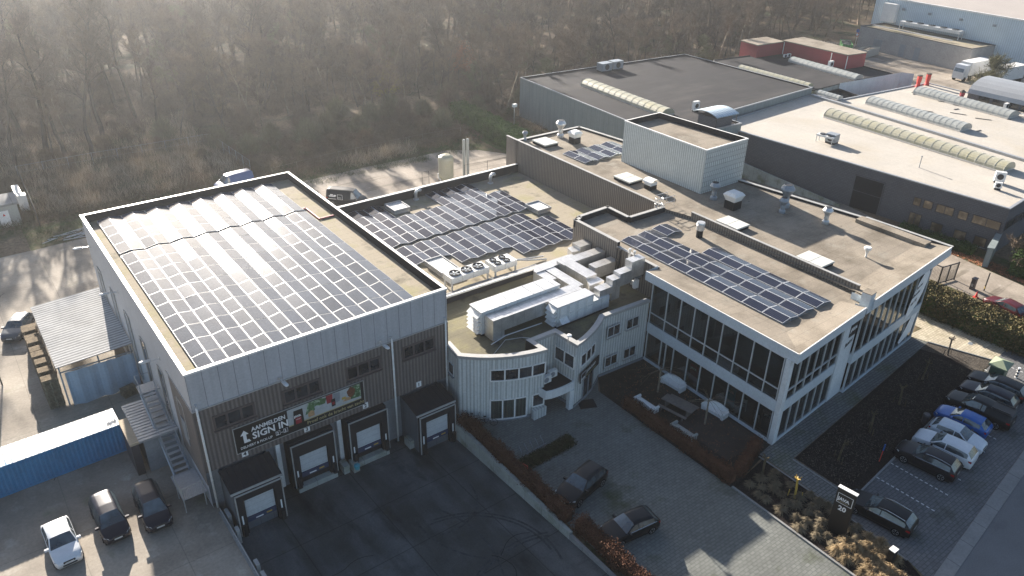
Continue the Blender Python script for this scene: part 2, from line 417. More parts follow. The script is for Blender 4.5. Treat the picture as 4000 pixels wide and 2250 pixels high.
paint('car_grey', (.07,.08,.09), .3, .3); paint('car_red', (.07,.006,.010), .35, .1, coat=.2); paint('van_blue', (.05,.09,.22), .35)
glassmat('car_glass', (.022,.032,.038), rough=.03, ior=1.8)
glassmat('win_dark', (.012,.014,.017), rough=.06)
glassmat('win_clear', (.012,.016,.018), transp=.55)
glassmat('win_warm', (.11,.08,.05), rough=.08)  # bright interior put into the pane tint, no emission
glassmat('win_pale', (.25,.30,.28), rough=.15)

mat('felt_office', (.16,.145,.10), .9, var=.12, vs=.35, fine=.08, fs=7, seam=(0,1.0,.03,.25), patch=[((.22,.20,.10),.35,.5,.75),((.07,.065,.055),.6,.56,.7)], bump=(9,.1))
mat('bark_dark', (.05,.045,.04), .9, var=.3, vs=1.5)
mat('blind', (.30,.32,.31), .8, var=.1, seam=(0,.09,.02,.3))
mat('rib_line', (.42,.42,.38), .5)

mat('stake_wood', (.10,.08,.05), .9, var=.3, vs=2)
mat('dock_side', (.10,.115,.13), .6, var=.08, seam=(1.0,0,.04,.3))

mat('ground_ivy', (.030,.038,.018), .95, var=.4, vs=1.5, fine=.3, fs=9)

mat('hedge_fresh', (.055,.105,.022), .9, var=.35, vs=.8, fine=.3, fs=9)
# ---------------------------------------------------------------- ground and surfaces
def sheet(name, pts, z, m, kind='structure'):
    b = MB(); b.poly([(x, y, z) for x, y in pts]); o = b.build(name, m); return setting(o, kind)
H0, H1, H2, H3 = 8.85, 27.7, 22.0, 46.6         # the sunken loading yard
g_ = MB()
for x0, y0, x1, y1 in ((-700,-300,H0,900),(H1,-300,900,900),(H0,-300,H1,H2),(H0,H3,H1,900)):
    g_.quad((x0,y0,0),(x1,y0,0),(x1,y1,0),(x0,y1,0))
setting(g_.build('ground', 'ground_leaf'))
sheet('yard', [(-70,18),(H0-.02,18),(H0-.02,46.6),(H0-.02,77.2),(12,77.2),(12,99.6),(4,99.3),(-70,98.6)], .004, 'conc_yard')
sheet('back_yard', [(11.9,77.2),(72.2,77.2),(71.9,92),(71.2,96),(68.5,99.8),(64.5,102.2),(50,102.6),(40,102.4),(30,102.2),(11.9,99.6)], .008, 'conc_light')
rp = MB()
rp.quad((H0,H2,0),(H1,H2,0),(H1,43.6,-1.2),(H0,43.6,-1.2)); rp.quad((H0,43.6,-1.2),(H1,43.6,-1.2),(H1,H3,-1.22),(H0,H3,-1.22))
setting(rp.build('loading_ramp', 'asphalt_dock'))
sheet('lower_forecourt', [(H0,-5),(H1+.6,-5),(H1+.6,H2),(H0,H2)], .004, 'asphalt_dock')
sheet('forecourt', [(28.2,-5),(40.85,-5),(40.85,40.3),(42.2,41.8),(37,44),(28.4,44)], .008, 'pavers')
sheet('courtyard', [(40.85,25.2),(46,26.2),(47.7,26.75),(47.95,41.6),(42.2,41.8),(40.85,40)], .012, 'soil_court')
sheet('terrace', [(43.0,27.4),(47.3,27.6),(47.4,33.2),(43.1,33.2)], .03, 'deck')
sheet('footpath', [(45.7,26.45),(45.55,19.7),(48.65,19.3),(47.6,19.9),(47.6,24.55),(73.3,27.2),(72.65,29.0),(47.56,26.7)], .016, 'pavers_path')
sheet('mulch_bed', [(47.65,24.5),(47.65,19.95),(48.65,19.25),(71.7,21.5),(72.5,23.9),(71.4,26.95)], .03, 'mulch')
sheet('gravel_strip', [(71.4,26.95),(72.5,23.9),(71.7,21.5),(75.2,21.7),(73.4,27.15)], .026, 'mulch_light')
sheet('planting_bed', [(41.05,25.3),(41.05,10),(43.5,10),(45.2,13.8),(45.5,25.9)], .03, 'mulch')
sheet('parking_area', [(45.2,13.8),(44.6,11.75),(82,16.3),(84,22.5),(48.65,19.2),(45.55,19.65)], .020, 'pavers_park')
k = MB()
def band(mb, p, q, wdt, z0, z1, m=0):
    d = (Vector(q)-Vector(p)).normalized(); n = Vector((d.y, -d.x))*wdt; a, b = Vector(p), Vector(q)
    return mb.prism([tuple(a), tuple(a+n), tuple(b+n), tuple(b)][::-1], z0, z1, m)
band(k, (36.0,10.7), (84,16.5), .95, 0, .045)
setting(k.build('kerb', 'conc_kerb'))
k = MB(); band(k, (41.0,25.3), (40.85,4), .16, 0, .14); band(k, (48.5,19.3), (71.8,21.6), .14, 0, .12)
band(k, (73.3,27.25), (75.4,21.7), .14, 0, .12); band(k, (47.45,24.5), (47.4,19.9), .12, 0, .06)
band(k, (45.5,19.7), (45.1,13.6), .12, 0, .1); band(k, (45.5,26.3), (45.45,19.8), .12, 0, .08)
setting(k.build('kerb_edging', 'conc_kerb'))
sheet('road', [(34,9.6),(34,-40),(160,-40),(160,25),(84,15.6)], .006, 'asphalt_road')
sheet('lane', [(73.4,27.1),(75.3,21.6),(82,16.4),(83.2,22),(80.5,31),(79.6,46),(78.0,80),(76.2,80),(75.4,46),(75.6,37.6),(75.3,28.9),(72.8,29.1)], .010, 'pavers_lane')
sheet('side_drive', [(83.6,20),(93,20),(94.6,33),(96.2,42),(98.4,54),(96,72),(78,71),(78.2,44),(84.9,42)], .012, 'conc_light')
sheet('drive_verge', [(83.2,12),(86.2,12),(86.6,27),(86.6,34),(84.0,34)], .016, 'verge')
sheet('leaf_strip', [(93,20),(99.2,20),(99.3,44),(96.2,42),(94.6,33)], .016, 'verge')
sheet('far_yard', [(125,60),(225,56),(225,84),(196,112),(192,124),(156,119),(125,112)], .01, 'conc_light')
sheet('verge', [(5,99.2),(30,102),(50,102.4),(64.4,102),(68.5,99.6),(71.2,95.8),(73,97),(72,104),(62,107),(5,106.5)], .014, 'verge')
sheet('lawn', [(71.3,92),(73.5,92),(82.5,99),(83.5,112),(74,116),(71.8,104)], .018, 'grass')
ln = MB()
def dashes(p, q, n, L, wd=.12):
    p, q = Vector(p), Vector(q); d = (q-p); 
    for i in range(n):
        a = p+d*(i/n); b = a+d.normalized()*L; nn = Vector((-d.y, d.x)).normalized()*wd/2
        ln.quad((*(a-nn), .026), (*(b-nn), .026), (*(b+nn), .026), (*(a+nn), .026))
for i in range(11):
    x = 51.0+i*2.45+i*.0; y = 19.4+(x-51)*.097
    dashes((x, y), (x+.17, y-4.7), 12, .22)
setting(ln.build('parking_lines', 'white_line'))
pd = MB()
for x, y, r in ((8.0-11.2,85.5,.5),(-2.2,84.3,.4),(-1.2,81.3,.35),(-.2,80.9,.3),(1.0,80.6,.5),(7.2,84.6,.45),(4.1,81.6,.3)):
    pts = [(x+r*(1+.3*math.sin(3*a+x))*math.cos(a)*1.5, y+r*(1+.25*math.cos(2*a))*math.sin(a), .012) for a in [i*.5236 for i in range(12)]]
    pd.poly(pts)
setting(pd.build('puddles', 'puddle'))

rz_ = lambda y: -1.2*max(0,min(1,(y-22)/21.6))+.006
mat('tyre_mark',(.050,.054,.056),.85,var=.3,vs=2,fine=.3); mat('crack',(.012,.012,.012),.95)
tm_, ck_ = MB(), MB()
def strip(mb, pts, wd, zf):
    for (xa,ya),(xb,yb) in zip(pts[:-1],pts[1:]):
        d = Vector((xb-xa,yb-ya)); nn = Vector((-d.y,d.x)).normalized()*wd/2
        mb.quad((xa-nn.x,ya-nn.y,zf(ya-nn.y)),(xb-nn.x,yb-nn.y,zf(yb-nn.y)),(xb+nn.x,yb+nn.y,zf(yb+nn.y)),(xa+nn.x,ya+nn.y,zf(ya+nn.y)))
for cx_, cy_, rr_, a0_, a1_ in ((20,30,6.5,-20,80),(20,30,6.2,-10,85),(27,36,7,170,230),(14,33,9,-30,30),(24,24,7,60,150),(24,24,6.7,65,150),(22,38,3.4,250,360)):
    strip(tm_, [(cx_+rr_*math.cos(R(a)), cy_+rr_*math.sin(R(a))) for a in range(a0_, a1_+1, 5) if H0+.3 < cx_+rr_*math.cos(R(a)) < H1-.3 and cy_+rr_*math.sin(R(a)) < 43.5], .16, rz_)
setting(tm_.build('tyre_marks','tyre_mark'))
cr_ = random.Random(4)
def crack(x, y, a, n, zf):
    pts = [(x,y)]
    for _ in range(n): a += cr_.uniform(-.5,.5); x += .55*math.cos(a); y += .55*math.sin(a); pts.append((x,y))
    strip(ck_, pts, .045, zf)
for q_ in ((22.5,31,-.6,9),(23,30.6,.9,6),(16,36,2.2,8),(12,30,1.2,7)): crack(*q_, lambda y: rz_(y)+.002)
for q_ in ((63.5,11.5,.3,9),(64.5,11.2,-.5,10),(55,8.5,-.4,12),(70,10,.2,8),(60,5,1,9)): crack(*q_, lambda y: .011)
for q_ in ((-3,84,.2,14),(-6,92,.1,16),(2,60.5,-1.5,10)): crack(*q_, lambda y: .009)
setting(ck_.build('surface_cracks','crack'))
# ---------------------------------------------------------------- window / wall detail helpers
def window(parent, x, y, ang, w, z0, z1, n=1, frame='dark_frame', pane='win_dark', fw=.07, depth=.07, sill=None, trans=(), one=True, name='window'):
    """x,y left end of the opening seen from outside; outward is to the right-hand side of the run"""
    f = MB().frame(x, y, 0, ang)
    f.box(0,-depth,z0,fw,.0,z1); f.box(w-fw,-depth,z0,w,.0,z1); f.box(fw,-depth,z1-fw,w-fw,.0,z1); f.box(fw,-depth,z0,w-fw,.0,z0+fw)
    for i in range(1, n): f.box(w*i/n-fw*.5,-depth+.01,z0+fw,w*i/n+fw*.5,-.006,z1-fw)
    for t in trans: f.box(fw,-depth+.012,t-fw*.4,w-fw,-.006,t+fw*.4)
    fo = f.build(name, frame, parent)
    p = MB().frame(x, y, 0, ang); p.quad((fw,-.02,z0+fw),(w-fw,-.02,z0+fw),(w-fw,-.02,z1-fw),(fw,-.02,z1-fw)); p.build('pane', pane, fo)
    if sill:
        s = MB().frame(x, y, 0, ang); s.box(-.06,-depth-.12,z0-.09,w+.06,0,z0-.003); s.build('sill', sill, fo)
    return fo
def door(parent, x, y, ang, w, z0, z1, m, name='door', frame='dark_frame'):
    f = MB().frame(x, y, 0, ang); f.box(0,-.05,z0,w,0,z1); f.build(name, m, parent)
    return f

# ================================================================ warehouse
WX0, WX1, WY0, WY1, WT = 8.46, 28.72, 46.0, 77.0, 11.8
wh = thing('warehouse', 'tall grey and brown warehouse with loading docks and a roof full of solar panels', 'warehouse', (WX0, WY0, 0))
pf = [(WX0,WY0),(WX1,WY0),(WX1,WY1),(WX0,WY1)]
b = MB()
b.quad((WX0,WY0,8.7),(WX1,WY0,8.7),(WX1,WY0,WT),(WX0,WY0,WT),0)
b.ring([pf[1],pf[2],pf[3]], 0, WT, 1, closed=False)
b.quad((WX0,WY1,0),(WX0,WY0+.001,0),(WX0,WY0+.001,WT),(WX0,WY1,WT),1)
b.build('upper_wall', ['panel_grey','panel_left'], wh)
b = MB(); b.box(WX0-.02,WY0-.06,3.35,WX1+.02,WY0-.003,8.66); b.build('brown_cladding', 'rib_brown', wh)
b = MB(); b.box(WX0-.05,WY0-.09,8.66,WX1+.03,WY0-.003,8.74)
b.box(WX0-.06,WY0+.0,8.66,WX0-.003,WY0+6,8.72); b.build('flashing', 'cap_grey', wh)
b = MB(); b.box(WX0-.06,WY0-.02,2.2,WX0-.004,WY0+5.4,8.6); b.build('side_cladding', 'rib_brown', wh)
b = MB(); b.quad((WX0,WY0+.45,-1.25),(WX1,WY0+.45,-1.25),(WX1,WY0+.45,3.36),(WX0,WY0+.45,3.36))
b.quad((WX0,WY0+.45,3.352),(WX0,WY0,3.352),(WX1,WY0,3.352),(WX1,WY0+.45,3.352)); b.build('dock_wall', 'plinth', wh)
b = MB(); b.poly([(x, y, 11.05) for x, y in pf]); b.build('roof', 'felt', wh)
b = MB(); b.parapet(pf, 11.05, WT, .22, 0, 1); b.build('parapet', ['parapet_dark','cap_white'], wh)
for x, n in ((9.6,3),(14.6,3),(19.6,3),(24.5,3)):
    window(wh, x, WY0-.06, 0, 2.95, 6.62, 7.85, 3, 'brown_frame', 'win_dark', fw=.16, depth=.06, sill='brown_frame')
for y in (48.6, 53.5, 58.4, 63.3, 68.2, 73.0):
    window(wh, WX0-.02, y+1.5, -90, 1.5, 1.2 if y > 52 else 4.6, 7.6, 1, 'cap_grey', 'steel_grey' if y > 60 else 'win_dark', fw=.09)
door(wh, WX0-.07, 49.9, -90, 1.1, 3.9, 6.0, 'plinth')
for x0 in (13.55, 18.5):
    b = MB(); b.box(x0,WY0+.05,-.9,x0+.33,WY0+.42,3.34); b.build('column', 'cap_white', wh)
# downpipes
for x, zb in ((8.72,.1),(23.55,-1.0),(28.45,.4)):
    b = MB(); b.tube([(x,WY0,9.15),(x,WY0-.16,9.2),(x,WY0-.2,9.0),(x,WY0-.2,zb)], .075, 8)
    for z in (8.0,6.2,4.4,2.6): b.lathe(x,WY0-.2,[(.09,z),(.09,z+.09)],8)
    b.build('downpipe', 'white_plastic', wh, smooth=True)
# dock houses that stick out (4 and 1) and flush shelters (3 and 2)
def dock_front(par, x0, x1, y, zb, zt, dz0, dz1):
    """black shelter frame round a white door on the plane y"""
    o = MB(); t = .55
    o.box(x0,y-.35,zb,x0+t,y,zt-.0); o.box(x1-t,y-.35,zb,x1,y,zt); o.box(x0+t,y-.33,dz1+.1,x1-t,y,zt-.004); o.build('dock_seal', 'dock_black', par)
    e = MB(); e.box(x0-.05,y-.4,zb,x0+.03,y-.3,zt+.05); e.box(x1-.03,y-.4,zb,x1+.05,y-.3,zt+.05); e.box(x0-.05,y-.4,zt,x1+.05,y-.3,zt+.07); e.build('dock_trim', 'cap_grey', par)
    d = MB(); d.box(x0+.62,y-.12,dz0+.45,x1-.62,y-.02,dz1); do = d.build('dock_door', 'dock_door', par)
    l = MB(); l.box(x0+.62,y-.2,dz0,x1-.62,y-.02,dz0+.42); l.build('dock_leveller', 'dock_blue', par)
    for mk, mm in (((x0+1.2,y-.22,dz0+.1,x0+1.75,y-.2,dz0+.2),'ink_white'),((x0+2.0,y-.22,dz0+.15,x0+2.4,y-.2,dz0+.27),'yellow'),((x0+.2,y-.37,dz0+.1,x0+.3,y-.35,dz0+.95),'ink_white'),((x1-.3,y-.37,dz0+.1,x1-.2,y-.35,dz0+.95),'ink_white')):
        m = MB(); m.box(*mk); m.build('dock_marker', mm, par)
    for xx in (x0+.1, x1-.4):
        p = MB(); p.box(xx,y-.6,zb,xx+.3,y-.36,zb+1.0); p.build('dock_bumper', 'black_metal', par)
for x0, x1, lab in ((9.45,12.8,4),(24.35,27.65,1)):
    h = MB(); yf = 43.75
    h.poly([(x0-.05,yf,-1.2),(x0-.05,WY0+.44,-1.2),(x0-.05,WY0+.44,3.05),(x0-.05,yf,2.6)][::-1])
    h.poly([(x1+.05,yf,-1.2),(x1+.05,WY0+.44,-1.2),(x1+.05,WY0+.44,3.05),(x1+.05,yf,2.6)])
    h.quad((x0-.05,yf,-1.2),(x1+.05,yf,-1.2),(x1+.05,yf,2.6),(x0-.05,yf,2.6))
    ho = h.build('dock_house', 'dock_side', wh)
    r = MB(); r.poly([(x0-.2,yf-.15,2.66),(x1+.2,yf-.15,2.66),(x1+.2,WY0-.08,3.12),(x0-.2,WY0-.08,3.12)],0); r.box(x0-.2,yf-.2,2.52,x1+.2,yf-.12,2.68,1)
    for i in range(9): xx = x0-.1+i*(x1-x0+.2)/8; r.tube([(xx,yf-.1,2.69),(xx,WY0-.1,3.14)],.03,4,0,False)
    r.build('dock_roof', ['felt_dark','cap_grey'], ho)
    dock_front(ho, x0, x1, yf-.01, -1.2, 2.45, -.35, 1.75)
for x0, x1 in ((14.4,17.8),(19.1,22.4)):
    h = MB(); h.box(x0-.1,WY0-.45,-1.0,x1+.1,WY0+.44,3.3); ho = h.build('dock_house', 'dock_black', wh)
    dock_front(ho, x0, x1, WY0-.46, -.75, 3.2, -.1, 2.0)
    s = MB(); s.box(x0+.1,WY0-1.0,-1.2,x1-.1,WY0-.46,-.72); s.build('dock_step', 'conc_wall', ho)
# yard numbers
for x, s in ((11.1,'4'),(15.85,'3'),(20.75,'2'),(25.6,'1')):
    b = MB(); b.box(x-.02,WY0-.115,3.52,x+.42,WY0-.065,4.02); pl_ = b.build('number_plate', 'ink_white', wh)
    text(s, .46, wallT(x+.07, WY0-.12, 3.60, 0), 'ink_black', pl_, bold=.012, name='numeral')
# lamps on the walls
def wall_lamp(x, y, z, ang, label):
    t = thing('wall_lamp', label, 'outdoor lamp', (x, y, z), ang, 'floodlights on short arms along the warehouse walls')
    b = MB(); b.tube([(0,0,0),(0,-.35,.04),(0,-.8,.1)], .04, 6); b.box(-.1,-.03,-.12,.1,0,.12); b.build('bracket', 'galv', t, local=True)
    h = MB(); h.lathe(0,0,[(.03,0),(.16,.05),(.17,.7),(.12,.95),(.03,1.0)],10)
    h.v = [(p[0]*1.0, -.62-p[2]*.8, .10+p[1]*.5+p[2]*.06) for p in h.v]; h.build('lamp_head', 'white_plastic', t, smooth=True, local=True)
    return t
wall_lamp(14.6,45.92,9.0,0,'grey floodlight above the long banner on the warehouse front, left of two')
wall_lamp(22.6,45.92,9.05,0,'grey floodlight on the warehouse front between the two right-hand downpipes')
wall_lamp(8.42,53.3,9.0,-90,'floodlight on the west warehouse wall nearest the front corner')
wall_lamp(8.42,65.5,9.0,-90,'floodlight on the west warehouse wall above the corrugated canopy')
wall_lamp(8.42,75.9,9.0,-90,'floodlight on the west warehouse wall farthest back near the rear corner')
# cable duct on roof
b = MB(); b.box(26.9,65.2,11.06,28.3,65.35,11.2); b.box(26.7,65.2,11.06,26.85,68.5,11.2); b.box(24.2,68.3,11.06,26.85,68.45,11.2)
tag(b.build('cable_tray', 'cladding_red', origin=(26.8,66,11.06)), 'thin reddish cable duct running beside the panels on the warehouse roof', 'cable tray')

# ================================================================ banner
sg = thing('banner_sign', 'long black banner above the docks reading AANMELDEN SIGN IN with a kitchen picture', 'banner', (10.75, 45.9, 4.0))
SX0, SX1, SZ0, SZ1, SY = 10.75, 20.88, 4.02, 6.24, 45.86
b = MB(); b.box(SX0,SY-.05,SZ0,SX1,SY,SZ1); b.build('board', 'sign_black', sg)
b = MB()
for q in ((SX0-.03,SZ0-.03,SX1+.03,SZ0+.02),(SX0-.03,SZ1-.02,SX1+.03,SZ1+.03),(SX0-.03,SZ0+.02,SX0+.02,SZ1-.02),(SX1-.02,SZ0+.02,SX1+.03,SZ1-.02)):
    b.box(q[0],SY-.07,q[1],q[2],SY-.002,q[3])
b.build('frame', 'cap_grey', sg)
ST = wallT(SX0, SY-.052, SZ0, 0)
def flat(mb, pts, m, d=.0):
    mb.add([tuple(ST @ Vector((x, y, .004+d))) for x, y in pts], [tuple(range(len(pts)))], m)
b = MB()
flat(b, [(3.95,.62),(9.85,.66),(9.85,2.1),(3.95,2.1)], 0, .0)
flat(b, [(5.3,1.1),(6.5,1.3),(6.7,2.09),(5.6,2.09)], 1, .004); flat(b, [(9.0,.95),(9.84,.9),(9.84,2.09),(8.9,2.09)], 1, .004)
flat(b, [(6.1,.95),(7.0,1.0),(7.1,1.6),(6.05,1.55)], 0, .006); flat(b, [(6.3,1.5),(6.9,1.5),(7.05,1.95),(6.5,2.08),(6.2,1.9)], 1, .008)
flat(b, [(7.05,1.35),(7.5,1.35),(7.55,2.09),(7.0,2.09)], 4, .008); flat(b, [(7.55,1.2),(8.1,1.2),(8.15,2.0),(7.6,2.05)], 5, .008)
flat(b, [(7.4,.95),(7.72,.95),(7.72,1.62),(7.4,1.62)], 6, .012); flat(b, [(7.46,1.1),(7.66,1.1),(7.66,1.35),(7.46,1.35)], 4, .016)
hair = [(9.05+.34*math.cos(a)*(1+.12*math.sin(5*a)), 1.62+.44*math.sin(a)*(1+.1*math.cos(4*a))) for a in [i*.3927 for i in range(16)]]
flat(b, hair, 2, .012); flat(b, [(8.25,1.2),(8.6,1.2),(8.58,1.42),(8.27,1.42)], 7, .012); flat(b, [(8.3,1.0),(9.0,.95),(8.95,1.2),(8.6,1.3)], 3, .010)
flat(b, [(5.5,.8),(6.0,.8),(6.0,1.2),(5.75,1.35),(5.5,1.2)], 3, .012)
flat(b, [(3.95,.60),(9.85,.66),(9.85,.72),(3.95,.70)], 8, .018)
b.build('picture', ['poster_pale','poster_green','poster_hair','poster_tan','poster_red','steel_grey','sign_black','yellow','ink_gold'], sg)
b = MB(); flat(b, [(4.3,.30),(5.15,.30),(5.12,1.85),(4.42,1.85)], 0, .02); flat(b, [(4.5,.62),(4.95,.62),(4.95,1.2),(4.5,1.2)], 1, .024); b.build('coffee_pack', ['sign_black','poster_red'], sg)
TT = lambda x, y, d=.024: ST @ Matrix.Translation((x, y, d))
text('JAVA', .24, TT(4.42,1.24,.026), 'ink_white', sg, bold=.012, squeeze=1.0)
text('DESSERT', .10, TT(4.53,1.0,.030), 'ink_white', sg)
text('AANMELDEN', .50, TT(1.25,1.50,.008), 'ink_white', sg, bold=.012, squeeze=.86)
text('SIGN IN', .80, TT(1.25,.80,.008), 'ink_white', sg, bold=.02, squeeze=.96)
text('DELIVERY & PICK-UP', .30, TT(.30,.26,.008), 'ink_white', sg, bold=.004, squeeze=.86)
text('2', .34, TT(2.98,.33,.008), 'ink_white', sg, bold=.008); text('-', .4, TT(3.32,.33,.008), 'ink_white', sg, bold=.008); text('3', .34, TT(3.56,.33,.008), 'ink_white', sg, bold=.008)
b = MB()
for x in (2.92,3.5):
    for q in ((x,.28,x+.34,.31),(x,.63,x+.34,.66),(x,.28,x+.03,.66),(x+.31,.28,x+.34,.66)): flat(b, [(q[0],q[1]),(q[2],q[1]),(q[2],q[3]),(q[0],q[3])], 0, .008)
flat(b, [(.62,.72),(1.12,.72),(1.0,.95),(.84,.95),(.84,1.42),(1.02,1.42),(.72,1.82),(.42,1.42),(.60,1.42)], 0, .008)
b.build('arrow', 'ink_white', sg)
text('Proef ook de kracht van zacht', .42, TT(5.35,.2,.008), 'ink_gold', sg, bold=.006, squeeze=.92)
# ================================================================ middle hall (low roof with panels)
mh = thing('production_hall', 'low flat-roofed hall between the tall warehouse and the ribbed brown wall', 'industrial hall', (WX1, 53.2, 0))
mp = [(WX1+.01,53.25),(49.4,52.9),(59.55,52.9),(59.55,77.3),(WX1+.01,77.3)]
b = MB(); b.ring([(59.45,77.3),(WX1+.01,77.3)], 0, 6.3, 0, closed=False); b.build('wall', 'panel_left', mh)
b = MB(); b.poly([(x, y, 5.25) for x, y in mp]); b.build('roof', 'felt', mh)
b = MB(); b.quad((WX1+.01,77.0,5.25),(59.55,77.0,5.25),(59.55,77.0,6.3),(WX1+.01,77.0,6.3),0)
b.box(WX1+.01,77.0,6.3,59.5,77.36,6.36,1); b.build('parapet', ['parapet_dark','cap_white'], mh)
b = MB(); b.box(WX1+.02,52.95,5.2,49.35,53.3,6.15,0); b.box(WX1+.02,52.9,6.15,49.35,53.36,6.22,1)
b.build('front_parapet', ['parapet_dark','cap_grey'], mh)
b = MB(); b.tube([(WX1+.1,53.0,6.32),(40,52.75,6.32),(49.2,52.5,6.32)], .09, 8, 0); b.build('roof_pipe', 'white_plastic', mh, smooth=True)

# ================================================================ curved office
of = thing('office_building', 'white ribbed office with a curved front and an entrance canopy beside the warehouse', 'office building', (28.5, 44.2, 0))
def arc(p, q, bulge, n):
    p, q = Vector(p), Vector(q); d = q-p; nn = Vector((d.y, -d.x)).normalized(); out = []
    for i in range(n+1):
        t = i/n; out.append(tuple(p+d*t+nn*bulge*4*t*(1-t)))
    return out
curve = arc((28.5,44.15),(34.85,40.75),.62,14)
ccv = arc((37.42,39.78),(42.25,41.9),.26,8)
fp = [(28.75,46.3)]+curve+[(34.75,42.42),(37.2,42.40)]+ccv+[(47.72,41.62),(49.35,42.6),(49.35,52.9),(28.75,53.2)]
b = MB()
up_pts = fp[:1]+curve+[(34.75,42.42),(37.2,42.40)]+ccv+[(47.72,41.62)]
b.ring(up_pts, 0.28, 6.35, 0, closed=False); b.build('ribbed_wall', 'rib_white', of)
b = MB(); o2 = offset(fp, -.05); b.ring(o2[:len(up_pts)], 0, .28, 0, closed=False); b.build('plinth', 'plinth', of)
b = MB(); b.poly([(x, y, 5.55) for x, y in fp]); b.build('roof', 'felt_office', of)
b = MB(); ii = offset(fp, .38); oo = offset(fp, -.10); n = len(up_pts)
for i in range(n-1):
    b.quad((*oo[i],6.55),(*oo[i+1],6.55),(*ii[i+1],6.55),(*ii[i],6.55),1)
    b.quad((*oo[i],6.28),(*oo[i+1],6.28),(*oo[i+1],6.55),(*oo[i],6.55),1)
    b.quad((*ii[i+1],5.55),(*ii[i],5.55),(*ii[i],6.55),(*ii[i+1],6.55),0)
    b.quad((*oo[i+1],6.28),(*oo[i],6.28),(*fp[i],6.28),(*fp[i+1],6.28),0)
b.build('parapet', ['black_felt','cap_grey'], of)
def run_window(pts, z0, z1, m='win_dark', name='window', bars=None, fr='cap_white', par=of):
    """ribbon of glazing following a polyline, with frames proud of the wall"""
    f = MB(); p = MB()
    for a, c in zip(pts[:-1], pts[1:]):
        d = Vector(c)-Vector(a); L = d.length; ang = math.degrees(math.atan2(d.y, d.x))
        f.frame(a[0], a[1], 0, ang); p.frame(a[0], a[1], 0, ang)
        f.box(0,-.07,z1-.08,L,-.004,z1); f.box(0,-.10,z0-.06,L,-.004,z0+.05)
        p.quad((0,-.03,z0),(L,-.03,z0),(L,-.03,z1),(0,-.03,z1))
    seg = [0]; 
    for a, c in zip(pts[:-1], pts[1:]): seg.append(seg[-1]+(Vector(c)-Vector(a)).length)
    T = seg[-1]
    for k in range(bars+1):
        t = T*k/bars
        for j in range(len(seg)-1):
            if seg[j] <= t <= seg[j+1]+1e-6:
                a, c = Vector(pts[j]), Vector(pts[j+1]); q = a+(c-a)*((t-seg[j])/(seg[j+1]-seg[j])); d = c-a
                f.frame(q.x, q.y, 0, math.degrees(math.atan2(d.y, d.x))); f.box(-.06,-.08,z0,.06,-.003,z1); break
    fo = f.build(name, fr, par); p.build('pane', m, fo); return fo
run_window(curve[5:], 4.18, 5.3, bars=4); run_window(curve[5:12], .25, 2.25, 'win_clear', bars=3)
run_window([curve[12],curve[13],curve[14]], 1.0, 2.25, bars=1)
run_window([(37.21,42.25),(37.41,39.98)], 3.95, 5.25, bars=2, fr='cap_white')
run_window(ccv[1:6], 3.95, 5.1, bars=3); 
b = MB()                                            # entrance door recess in the prow
run_window(ccv[2:6], .1, 2.35, 'win_dark', 'entrance_door', 2, 'steel_grey')
window(of, 28.68, 45.85, -96, .95, 3.95, 5.1, 1, 'mullion', 'win_dark', sill='plinth')
for x, z0 in ((42.7,4.2),(45.05,4.2),(42.7,.98),(45.05,.98)):
    window(of, x, 41.66, 0, 1.55, z0, z0+1.1, 2, 'mullion', 'win_dark', sill='cap_grey', depth=.06)
window(of, 35.0, 42.40, 0, 2.0, .1, 2.2, 2, 'mullion', 'win_dark', name='glass_door')
b = MB(); cpts = [(34.55,42.35),(34.35,40.95),(34.45,40.05)]+arc((34.5,39.98),(37.5,39.85),.16,6)[1:]+[(37.3,42.35)]
b.prism(cpts, 2.0, 2.72, 0, 1); b.build('canopy', ['render_white','black_felt'], of)
cc2 = offset(cpts, .12); b = MB(); b.ring(offset(cpts, -.01), 2.70, 2.80, 0); b.parapet(cpts, 2.72, 2.80, .12, 0, 0, lip=.012); b.build('canopy_edge', 'render_white', of)
b = MB(); b.box(33.6,40.35,.0,34.9,40.75,.95); b.build('low_wall', 'rib_white', of)
b = MB(); b.box(36.9,39.72,0,37.35,40.15,2.0); b.build('pier', 'render_white', of)
# shop sign
sT = wallT(37.75, 39.93, 1.95, 22)
def sbox(mb, x0, y0, x1, y1, z0, z1, m=0, T=sT):
    v = [(x0,y0,z0),(x1,y0,z0),(x1,y1,z0),(x0,y1,z0),(x0,y0,z1),(x1,y0,z1),(x1,y1,z1),(x0,y1,z1)]
    mb.add([tuple(T @ Vector(p)) for p in v], [(3,2,1,0),(4,5,6,7),(0,1,5,4),(1,2,6,5),(2,3,7,6),(3,0,4,7)], m)
ss = thing('shop_sign', 'black JAVA shop sign above the corner entrance of the white office', 'shop sign', (37.7, 39.9, 2.5))
b = MB(); sbox(b, 0, .5, 3.6, 1.45, .30, .38); b.build('board', 'sign_black', ss)
b = MB()
for q in ((.08,.56,1.0,.59),(.08,1.36,1.0,1.39),(.08,.59,.11,1.36),(.97,.59,1.0,1.36)): sbox(b, *q, .381, .392)
b.build('frame', 'ink_white', ss)
text('JAVA', .30, sT @ Matrix.Translation((.15,.72,.39)), 'ink_white', ss, bold=.015)
text('JAVA SHOP', .34, sT @ Matrix.Translation((1.15,1.02,.39)), 'ink_white', ss, bold=.008)
text('Experience Center', .26, sT @ Matrix.Translation((1.15,.65,.39)), 'ink_gold', ss, squeeze=.95)
